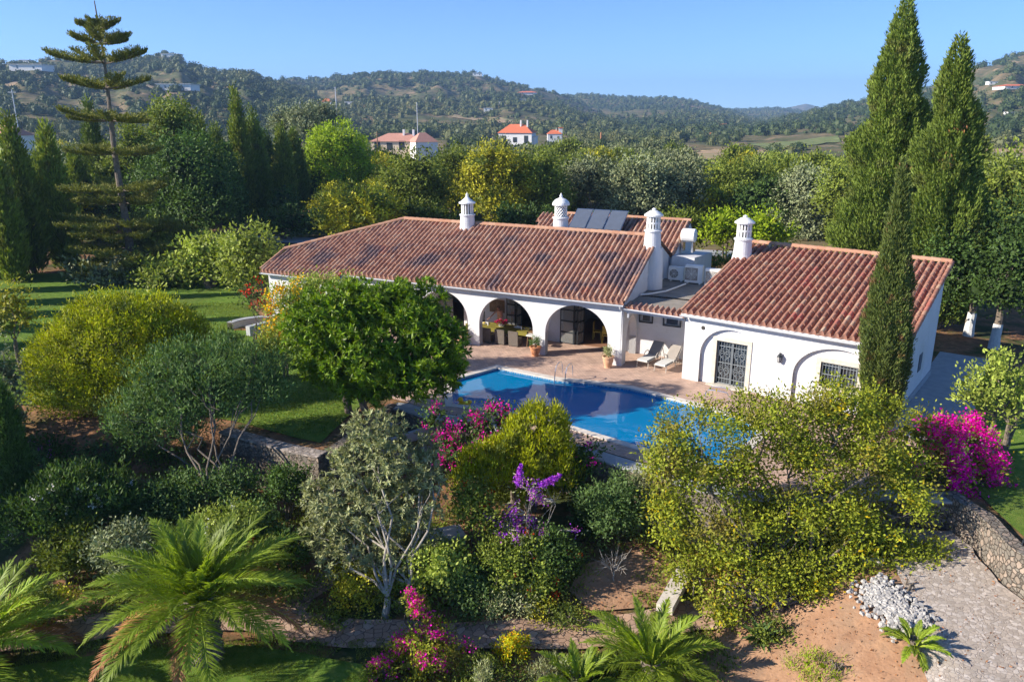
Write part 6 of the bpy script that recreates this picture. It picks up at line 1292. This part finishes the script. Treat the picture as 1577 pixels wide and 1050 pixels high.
# ---- dining set under the arcade
tx = -6.9; r = empty('dining_table', (*fw(FA, tx, 1.65)[:2], 0), 'long dining table with yellow cloth under the second visible arch', 'table')
MB().bx(FA, -9.6, -5.35, 1.25, 2.1, .7, .75).build('table_top', M['wood'], r)
for u in (-9.45, -5.5):
    for w in (1.35, 2.0): MB().bx(FA, u - .04, u + .04, w - .04, w + .04, .02, .7).build('leg', M['wood'], r)
m = MB(); m.bx(FA, -9.55, -5.75, 1.2, 1.225, .52, .772); m.bx(FA, -9.55, -5.75, 1.2, 2.14, .752, .772); o = m.build('tablecloth', plain('olive_cloth', (.22, .19, .03), .9), label='olive yellow cloth covering the dining table', cat='tablecloth')
CH = ['grey wicker dining chair at the left end of the row', 'grey wicker dining chair second from the left in the row', 'grey wicker dining chair third from the left in the row', 'grey wicker dining chair at the right end of the row']
for i, u in enumerate((-8.75, -7.95, -7.12, -6.3)):
    cw = .85; x, y, _ = fw(FA, u, cw); r = empty('dining_chair', (x, y, 0), CH[i], 'chair', 'wicker chairs along the near side of the dining table')
    m = MB(); g = []
    for z in (.06, .3, .6, .84): s = .27 + .02 * z; g.append([(u - s, cw - .22 - .06 * z, z), (u + s, cw - .22 - .06 * z, z), (u + s, cw - .15 - .06 * z, z), (u - s, cw - .15 - .06 * z, z), (u - s, cw - .22 - .06 * z, z)])
    g = np.array(g); m.grid(fwn(FA, g.reshape(-1, 3)).reshape(g.shape)); m.bx(FA, u - .28, u + .28, cw - .285, cw - .205, .84, .87); m.build('backrest', M['wicker'], r)
    MB().bx(FA, u - .27, u + .27, cw - .14, cw + .3, .08, .44).build('seat', M['wicker'], r)
    for sx in (-.24, .24):
        for sy in (-.18, .26): MB().bx(FA, u + sx - .025, u + sx + .025, cw + sy - .025, cw + sy + .025, .02, .1).build('leg', M['dark'], r)
x, y, _ = fw(FA, -5.35, .95); r = empty('side_stool', (x, y, 0), 'light wooden stool with pale top at the right end of the dining table', 'stool')
MB().bx(FA, -5.6, -5.12, .75, 1.2, .66, .72).build('seat', M['cream'], r)
for sx in (-.2, .2):
    for sy in (-.18, .18): MB().tube(fwn(FA, [(-5.36 + sx * .8, .97 + sy * .8, .66), (-5.36 + sx, .97 + sy, .02)]), .022, 6).build('leg', M['wood'], r)
x, y, _ = fw(FA, -7.5, 1.6); r = empty('flower_arrangement', (x, y, .77), 'bowl of red and pink flowers in the middle of the dining table', 'flowers')
MB().lathe((x, y, .772), [(.001, 0), (.12, 0), (.2, .1), (.18, .1), (.001, .04)], 16).build('bowl', M['white'], r); rg = RG(); mb, C = foliage(rg, [(x, y, .95, .34, .22, .14)], 50, 10, .04, .07, .04); mb.build('foliage', M['l_mid'], r)
blossoms(rg, C, 70, 12, .03, .05, M['red'], r); blossoms(rg, C, 30, 12, .03, .05, M['magenta'], r)
for i, (u, c, lb) in enumerate(((-6.55, 'cream', 'plate stack with bread left of the candle on the dining table'), (-5.95, 'yellow', 'serving dish at the right end of the dining table'), (-8.6, 'yellow', 'serving dish at the left end of the dining table'))):
    x, y, _ = fw(FA, u, 1.7); r = empty('serving_dish', (x, y, .77), lb, 'dish'); MB().lathe((x, y, .773), [(.001, 0), (.12, 0), (.22, .05), (.2, .05), (.001, .02)], 18).build('dish', M['white'], r)
    m = MB(); rg = RG(); [m.lathe((x + rg.normal(0, .07), y + rg.normal(0, .07), .8), [(.001, -.02), (.05, .01), (.04, .06), (.001, .08)], 8) for _ in range(6)]; m.build('food', M[c], r)
for u, lb in ((-8.25, 'small white candle left of the flowers on the dining table'), (-6.2, 'small white candle right of the flowers on the dining table')):
    x, y, _ = fw(FA, u, 1.45); MB().lathe((x, y, .773), [(.001, 0), (.035, 0), (.035, .16), (.012, .17), (.004, .2)], 10).build('candle', M['white'], label=lb, cat='candle')
x, y, _ = fw(FA, -8.25, 2.5); r = empty('painting', (x, y, 1.6), 'brown rectangular picture hanging behind the dining table', 'picture'); MB().bx(FA, -8.72, -7.78, 2.53, 2.569, 1.28, 2.0).build('frame', M['wood'], r)
MB().bx(FA, -8.67, -7.83, 2.52, 2.529, 1.33, 1.95).build('canvas', noise_mat('picture_browns', [(.3, (.12, .08, .05)), (.7, (.3, .2, .12))], 5, .8), r)
# yellow chairs indoors
def inchair(u, w, rz, label):
    x, y, _ = fw(FA, u, w); r = empty('painted_chair', (x, y, .03), label, 'chair', 'yellow chairs inside the doorway'); f2 = (x, y, FA[2] + rz)
    MB().bx(f2, -.23, .23, -.23, .23, .43, .48).build('seat', M['yellow'], r); MB().bx(f2, -.22, .22, -.24, -.2, .55, 1.0).build('backrest', M['yellow'], r)
    for sx in (-.2, .2):
        for sy in (-.22, .2): MB().bx(f2, sx - .02, sx + .02, sy - .02, sy + .02, .03, .43 if sy > 0 else 1.0).build('leg', M['yellow'], r)
inchair(-2.05, 3.6, R(8), 'yellow backed chair inside the open folding doors facing away'); inchair(-2.75, 4.1, R(-80), 'yellow chair seen sideways deeper inside the open doorway')
# ---- the woman behind the table
def person(u, w, label):
    x, y, _ = fw(FA, u, w); root = empty('person', (x, y, .03), label, 'person'); f2 = (x, y, FA[2])
    J = {'pel': (0, 0, .95), 'wai': (0, -.02, 1.12), 'che': (.0, -.09, 1.33), 'nec': (.0, -.15, 1.47), 'hd0': (-.005, -.19, 1.54), 'hd1': (-.01, -.215, 1.61), 'hd2': (-.01, -.215, 1.68),
         'shl': (-.17, -.12, 1.42), 'ell': (-.33, -.28, 1.20), 'wrl': (-.42, -.50, 1.06), 'shr': (.17, -.11, 1.42), 'elr': (.27, -.20, 1.16), 'wrr': (.16, -.42, 1.03),
         'hpl': (-.09, 0, .90), 'knl': (-.10, -.03, .50), 'anl': (-.10, 0, .09), 'tol': (-.11, -.16, .03), 'hpr': (.09, 0, .90), 'knr': (.11, -.03, .50), 'anr': (.12, 0, .09), 'tor': (.14, -.16, .03)}
    Rr = dict(pel=.14, wai=.11, che=.13, nec=.05, hd0=.07, hd1=.092, hd2=.082, shl=.05, ell=.038, wrl=.026, shr=.05, elr=.038, wrr=.026, hpl=.085, knl=.055, anl=.036, tol=.03, hpr=.085, knr=.055, anr=.036, tor=.03)
    E_ = [('pel', 'wai'), ('wai', 'che'), ('che', 'nec'), ('nec', 'hd0'), ('hd0', 'hd1'), ('hd1', 'hd2'), ('che', 'shl'), ('shl', 'ell'), ('ell', 'wrl'), ('che', 'shr'), ('shr', 'elr'), ('elr', 'wrr'), ('pel', 'hpl'), ('hpl', 'knl'), ('knl', 'anl'), ('anl', 'tol'), ('pel', 'hpr'), ('hpr', 'knr'), ('knr', 'anr'), ('anr', 'tor')]
    J['nose'] = (-.012, -.315, 1.625); Rr['nose'] = .014; E_.append(('hd1', 'nose'))
    for s, wn, dx in (('l', 'wrl', -.05), ('r', 'wrr', -.03)):
        wv = np.array(J[wn]); pm = wv + [dx, -.08, -.03]; J['pm' + s] = tuple(pm); Rr['pm' + s] = .024; E_.append((wn, 'pm' + s))
        for k in range(4): a = pm + [(k - 1.5) * .017, -.045 + abs(k - 1.5) * .004, -.012]; b = a + [0, -.032 + abs(k - 1.3) * .006, -.022]; J[f'f{s}{k}a'] = tuple(a); J[f'f{s}{k}b'] = tuple(b); Rr[f'f{s}{k}a'] = .009; Rr[f'f{s}{k}b'] = .007; E_ += [('pm' + s, f'f{s}{k}a'), (f'f{s}{k}a', f'f{s}{k}b')]
        a = wv + [dx * .5 + (.04 if s == 'l' else -.04), -.06, -.02]; J['t' + s] = tuple(a); Rr['t' + s] = .009; E_.append((wn, 't' + s))
    ks = list(J); me = bpy.data.meshes.new('body'); me.from_pydata([Vector(fw(f2, *J[k])) - parent_loc(root) for k in ks], [(ks.index(a), ks.index(b)) for a, b in E_], [])
    o = bpy.data.objects.new('body', me); COL.objects.link(o); o.parent = root; sk_ = o.modifiers.new('skin', 'SKIN'); o.modifiers.new('sub', 'SUBSURF').render_levels = 2
    for i, k in enumerate(ks): me.skin_vertices[0].data[i].radius = (Rr[k], Rr[k]); me.skin_vertices[0].data[i].use_root = (k == 'pel')
    me.materials.append(M['skin'])
    prof = [(.0, .45, .23, .2), (.0, .75, .2, .17), (0, .98, .165, .145), (-.02, 1.12, .135, .12), (-.06, 1.26, .15, .13), (-.095, 1.37, .165, .12), (-.12, 1.44, .11, .085)]; th = np.linspace(0, 2 * math.pi, 25); g = []
    for wy, z, ax_, ay in prof: g.append([(ax_ * math.cos(t) * (1 + .04 * math.sin(6 * t) * (z < 1)), wy + ay * math.sin(t), z) for t in th])
    g = np.array(g); MB().grid(fwn(f2, g.reshape(-1, 3)).reshape(g.shape)).build('dress', noise_mat('patterned_dress', [(.42, (.62, .12, .05)), (.5, (.75, .62, .5)), (.6, (.7, .3, .08))], 22, .8), root, smooth=True)
    c = fw(f2, -.01, -.185, 1.66); blob(c, .108, .112, .10, 16).build('hair', plain('brown_hair', (.13, .07, .035), .6), root, smooth=True); c = fw(f2, -.01, -.09, 1.60); blob(c, .05, .05, .06).v
    m = MB(); [m.lathe(fw(f2, -.012 + s, -.298, 1.645), [(.001, -.008), (.009, 0), (.001, .008)], 6) for s in (-.032, .032)]; m.build('eyes', M['dark'], root)
    MB().tube([fw(f2, -.034, -.297, 1.58), fw(f2, -.012, -.303, 1.576), fw(f2, .01, -.297, 1.58)], .006, 5).build('mouth', M['red'], root)
person(-8.0, 2.42, 'woman in an orange patterned dress leaning over the table to arrange flowers')
# white stones
rg = RG(); m = MB()
for i in range(560):
    t = rg.random(); qx = 1340 + 66 * t + rg.normal(0, 17); qy = 905 + 62 * t + rg.normal(0, 10); z = zg(*P(qx, qy, -1.7)); x, y = P(qx, qy, z); s = rg.uniform(.03, .07); d = rdir(rg, 8) * s * rg.uniform(.7, 1.2, (8, 1))
    v = np.array([[-1, -1, -.7], [1, -1, -.7], [1, 1, -.7], [-1, 1, -.7], [-.7, -.7, .7], [.7, -.7, .7], [.7, .7, .7], [-.7, .7, .7]]) * s + d * .35; a = rg.uniform(0, 6.28); v[:, :2] = v[:, :2] @ np.array([[math.cos(a), -math.sin(a)], [math.sin(a), math.cos(a)]])
    m.add(v + [x, y, z + .07 + rg.uniform(0, .05)], [[3, 2, 1, 0], [4, 5, 6, 7], [0, 1, 5, 4], [1, 2, 6, 5], [2, 3, 7, 6], [3, 0, 4, 7]])
m.build('stones', noise_mat('white_stones', [(.3, (.30, .29, .28)), (.7, (.50, .48, .45))], 3, .9), kind='stuff', label='heap of white stones between red earth and driveway')
# weathered stump by the fruit tree
x, y = P(1512, 700); MB().lathe((x, y, 0), [(.42, 0), (.36, .25), (.3, .5), (.26, .62), (.001, .6)], 11).build('tree_stump', M['barkpale'], label='weathered grey stump at the foot of the fruit tree', cat='stump')
x, y = P(1571, 845); MB().tube([(x, y, 0), (x + .35, y + .1, 1.4)], .025, 6).build('lawn_post', M['darkmetal'], label='thin black pole standing on the right lawn above the driveway wall', cat='post')
# low wall and whitewashed wall behind the shade trees
a, b = at(1460, 62), at(1640, 54); wall_along('boundary_wall', [a, b], .3, 1.5, -.1, M['plaster'], None, label='whitewashed boundary wall behind the shade trees at the right', rough=0)
a, b = at(1440, 58), at(1650, 50); wall_along('boundary_wall', [a, b], .35, .5, -.1, M['coping'], None, label='low ochre wall in front of the whitewashed boundary wall', rough=.02)
# ================================================================== far houses and poles
def hit(px, py, r0=60, off=0.0):
    X = (px - 788.5) / F; v = (py - 525) / F; d = np.array([X, CT - v * ST, -ST - v * CT]); d /= math.hypot(d[0], d[1]); ts = np.geomspace(r0, 7000, 1500)
    z = HC + d[2] * ts; g = ground(d[0] * ts, d[1] * ts); k = np.nonzero(z < g + off)[0]
    i = k[0] if len(k) else len(ts) - 1
    return d[0] * ts[i], d[1] * ts[i], float(g[i]), ts[i]
M['hwhite'] = plain('far_wall_white', (.78, .77, .74), .8); M['hcream'] = plain('far_wall_cream', (.74, .60, .42), .8); M['hroof'] = plain('far_roof_orange', (.62, .17, .08), .8); M['hroofp'] = plain('far_roof_pink', (.52, .26, .19), .8); M['hgrey'] = plain('far_roof_flat', (.6, .6, .6), .8)
def house(px, py, wpx, hpx, label, roof='hroof', wall='hwhite', flat=False, rz=0.0, wins=3, dist=None, depth=.7, chim=1, wings=()):
    """gabled or hipped house whose foot is seen at (px, py); sizes follow from the distance"""
    if dist: x, y = at(px, dist, 0); z = zat(py, dist); 
    else: x, y, z, dist = hit(px, py)
    k = mpp(y, z); W = wpx * k; Hh = hpx * k; D = W * depth; zg_ = min(z, zg(x, y)); root = empty('house', (x, y, zg_), label, 'house'); f = (x, y, rz)
    y0 = 0; hw = Hh * (.93 if flat else .62)
    MB().bx(f, -W / 2, W / 2, 0, D, zg_ - z + z, z + hw).build('wall', M[wall], root)
    r_ = MB(); o = W * .035; zr = z + hw
    if flat: r_.bx(f, -W / 2 - o, W / 2 + o, -o, D + o, zr, z + Hh)
    else:
        V = [(-W / 2 - o, -o, zr), (W / 2 + o, -o, zr), (W / 2 + o, D + o, zr), (-W / 2 - o, D + o, zr), (-W / 2 + D * .4, D / 2, z + Hh), (W / 2 - D * .4, D / 2, z + Hh)]
        r_.add(fwn(f, V), [[0, 1, 5, 4], [2, 3, 4, 5]]); r_.add(fwn(f, V), [[1, 2, 5], [3, 0, 4], [0, 3, 2], [0, 2, 1]])
    ro = r_.build('roof', M['hgrey' if flat else roof], root)
    for c in range(chim): MB().bx(f, W * (.1 + .2 * c), W * (.14 + .2 * c), D * .35, D * .45, z + Hh * .7, z + Hh * 1.18).build('chimney', M['hwhite'], ro)
    for i in range(wins):
        u = -W / 2 + W * (i + .5) / wins; s = min(W * .06, Hh * .14); w_ = MB().bx(f, u - s, u + s, -.06, .02, z + hw * .35, z + hw * .35 + s * (2.4 if i % 2 else 3.2)).build('window', M['glass'], root)
    for (du, dw, ww, dd, hh, rf) in wings:
        MB().bx(f, du * W, (du + ww) * W, dw * D, (dw + dd) * D, zg_, z + hh * Hh).build('wing', M[wall], root); MB().bx(f, du * W - .2, (du + ww) * W + .2, dw * D - .2, (dw + dd) * D + .2, z + hh * Hh, z + hh * Hh + .35).build('roof', M[rf], root)
    return root
house(610, 238, 76, 31, 'cream house with pale orange roof and pale gable beyond the woodland', 'hroofp', 'hcream', rz=R(-4), wins=4, dist=235, chim=2)
house(658, 242, 36, 36, 'white gable ended annex joined to the cream house', 'hroofp', 'hwhite', rz=R(28), wins=1, dist=232, chim=0, depth=.9)
house(793, 227, 52, 34, 'white two storey house with bright orange hipped roof in the woodland', 'hroof', 'hwhite', rz=R(-12), wins=3, dist=290, chim=2, wings=[(.45, .2, .16, .4, .45, 'hgrey')])
house(854, 217, 22, 16, 'small white house with red tower right of the orange roofed one', 'hroof', 'hwhite', wins=2, dist=330, wings=[(.3, .2, .25, .4, 1.15, 'hroof')])
house(10, 235, 60, 40, 'white house with tiled roof cut by the left edge', 'hroofp', 'hwhite', dist=125, wins=2, chim=0, rz=R(-8))
for a in ((40, 110, 50, 10, 'long white villa on the left hill', 1), (38, 99, 16, 6, 'small white block above the long villa on the left hill', 1), (268, 140, 52, 10, 'white bungalow at the foot of the left hill behind the norfolk pine', 1), (432, 124, 22, 9, 'pale house on the saddle between the two left hills', 0), (503, 165, 14, 12, 'small white house with red roof in front of the middle hill', 0),
          (537, 163, 12, 6, 'tiny white building right of the small red roofed house', 1), (262, 92, 26, 8, 'ruin like stone house on the crest of the left hill', 1), (735, 118, 14, 5, 'tiny white house on the crest of the middle hill', 1), (812, 147, 30, 6, 'pale pink house high on the right flank of the middle hill', 0), (776, 163, 16, 6, 'white house midway down the middle hill', 1),
          (752, 173, 14, 6, 'lower white house on the slope of the middle hill', 1), (805, 158, 10, 5, 'tiny white cube house on the middle hill', 1), (985, 150, 12, 5, 'white house on the crest of the third hill', 1), (1116, 198, 14, 7, 'white house with red roof on the valley floor', 0), (1100, 210, 12, 6, 'pale house lower on the valley floor', 0), (1188, 168, 20, 7, 'church like white building on the distant hill', 1),
          (1160, 168, 12, 4, 'distant white building left of the church like one', 1), (1570, 138, 46, 8, 'long white villa on the right hill at the edge', 0), (1530, 131, 14, 5, 'small white house on the right hill left of the long villa', 1), (1560, 178, 16, 5, 'white building lower on the right hill', 1)):
    house(*a[:5], flat=bool(a[5]), wins=2, chim=0)
def pole(px, py0, py1, dist, label, arm=True, mat='gutter', r=.12):
    x, y = at(px, dist, 0); z0 = zg(x, y); z1 = zat(py1, dist); root = empty('utility_pole', (x, y, z0), label, 'utility pole'); MB().tube([(x, y, z0 - .3), (x, y, z1)], [r, r * .7], 7).build('pole', M[mat], root)
    if arm: MB().box((x, y, z1 - .5), (1.5, .12, .12)).build('crossarm', M[mat], root)
pole(42, 175, 138, 150, 'thin pale utility pole above the left cypresses'); pole(583, 240, 203, 190, 'wooden utility pole standing before the cream house', True, 'wood', .17); pole(521, 165, 134, 420, 'tall pale mast beside the small red roofed house', True, 'gutter', .3)
pole(644, 190, 158, 330, 'distant pole right of the cream house', False, 'gutter', .2); pole(925, 215, 204, 330, 'orange brick chimney like post in the woodland', False, 'terracotta', .35); pole(1072, 290, 246, 120, 'weathered wooden pole among the olives', False, 'wood', .14); pole(235, 275, 215, 95, 'slim pale pole right of the norfolk pine trunk', False, 'gutter', .1); pole(466, 165, 155, 420, 'short distant pole in front of the middle hill', False, 'gutter', .25)
# fields seen in gaps of the woodland
M['field'] = noise_mat('dry_field', [(.3, (.30, .21, .11)), (.7, (.44, .31, .18))], .15, .95, big=(.06, (.18, .19, .07), .5, .6)); M['field2'] = noise_mat('green_field', [(.3, (.12, .16, .04)), (.7, (.2, .22, .07))], .2, .95)
def fieldpx(poly, mt, dz=.4):
    pts = [hit(px, py)[:2] for px, py in poly]; sheet('field', pts, M[mt], dz, max(4, math.dist(pts[0], pts[2]) / 14))
fieldpx([(1060, 238), (1100, 231), (1180, 236), (1170, 246), (1080, 248)], 'field'); fieldpx([(1150, 222), (1290, 210), (1296, 220), (1180, 232)], 'field2'); fieldpx([(1165, 234), (1215, 226), (1225, 232), (1180, 240)], 'field'); fieldpx([(1500, 222), (1600, 214), (1620, 255), (1500, 262)], 'field'); fieldpx([(905, 288), (968, 286), (975, 298), (900, 300)], 'field', .3)
fieldpx([(700, 177), (760, 180), (800, 190), (790, 194), (740, 186), (695, 181)], 'field'); fieldpx([(0, 130), (120, 128), (300, 138), (300, 143), (100, 135), (0, 137)], 'field')
# ================================================================== the air
hz = MB().box((0, 3600, 145), (9000, 7600, 330)); hm, nt, out = nodes('valley_air'); vp = N(nt, 'ShaderNodeVolumePrincipled'); vp.inputs['Density'].default_value = HAZE = .0002; vp.inputs['Color'].default_value = (.40, .64, 1, 1); vp.inputs['Anisotropy'].default_value = .1
nt.links.new(vp.outputs[0], out.inputs['Volume']); ho = hz.build('haze', hm, kind='stuff', label='thin blue air between the garden and the hills')
# ================================================================== camera, light
cam = bpy.data.cameras.new('camera'); co = bpy.data.objects.new('camera', cam); COL.objects.link(co)
co.location = (0, 0, HC); co.rotation_euler = (R(90) - TH, 0, 0)
cam.sensor_width = 36; cam.lens = 36 * F / 1577; cam.clip_end = 20000; cam.clip_start = .3
SC.camera = co
SAZ, SEL = R(11), R(26)     # light travels towards +X, slightly away from the camera
d = Vector((math.cos(SAZ) * math.cos(SEL), math.sin(SAZ) * math.cos(SEL), -math.sin(SEL)))
ld = bpy.data.lights.new('sun', 'SUN'); ld.energy = 4.9; ld.angle = R(.5); ld.color = (1, .91, .79)
lo = bpy.data.objects.new('sun', ld); COL.objects.link(lo); lo.rotation_euler = d.to_track_quat('-Z', 'Y').to_euler(); lo.location = (-60, -10, 60)
w = bpy.data.worlds.new('World'); SC.world = w; w.use_nodes = True; nt = w.node_tree
bg = nt.nodes['Background']; sk = nt.nodes.new('ShaderNodeTexSky'); sk.sky_type = 'NISHITA'; sk.sun_disc = False
sk.sun_elevation = SEL; sk.sun_rotation = math.atan2(-d.x, -d.y); sk.altitude = 0; sk.air_density = .5; sk.dust_density = 0; sk.ozone_density = 7.0
nt.links.new(sk.outputs[0], bg.inputs[0]); bg.inputs[1].default_value = .118
vs = SC.view_settings; vs.view_transform = 'Standard'; vs.look = 'None'; vs.gamma = 1; vs.use_curve_mapping = False; vs.exposure = 1.05
cy = SC.cycles; cy.max_bounces = 7; cy.diffuse_bounces = 3; cy.glossy_bounces = 3; cy.transmission_bounces = 4; cy.transparent_max_bounces = 8; cy.volume_bounces = 0
cy.use_denoising = True; cy.caustics_reflective = False; cy.caustics_refractive = False; cy.use_adaptive_sampling = True; cy.adaptive_threshold = .015
print('script time', round(time.time() - T0, 1), 'objects', len(bpy.data.objects))
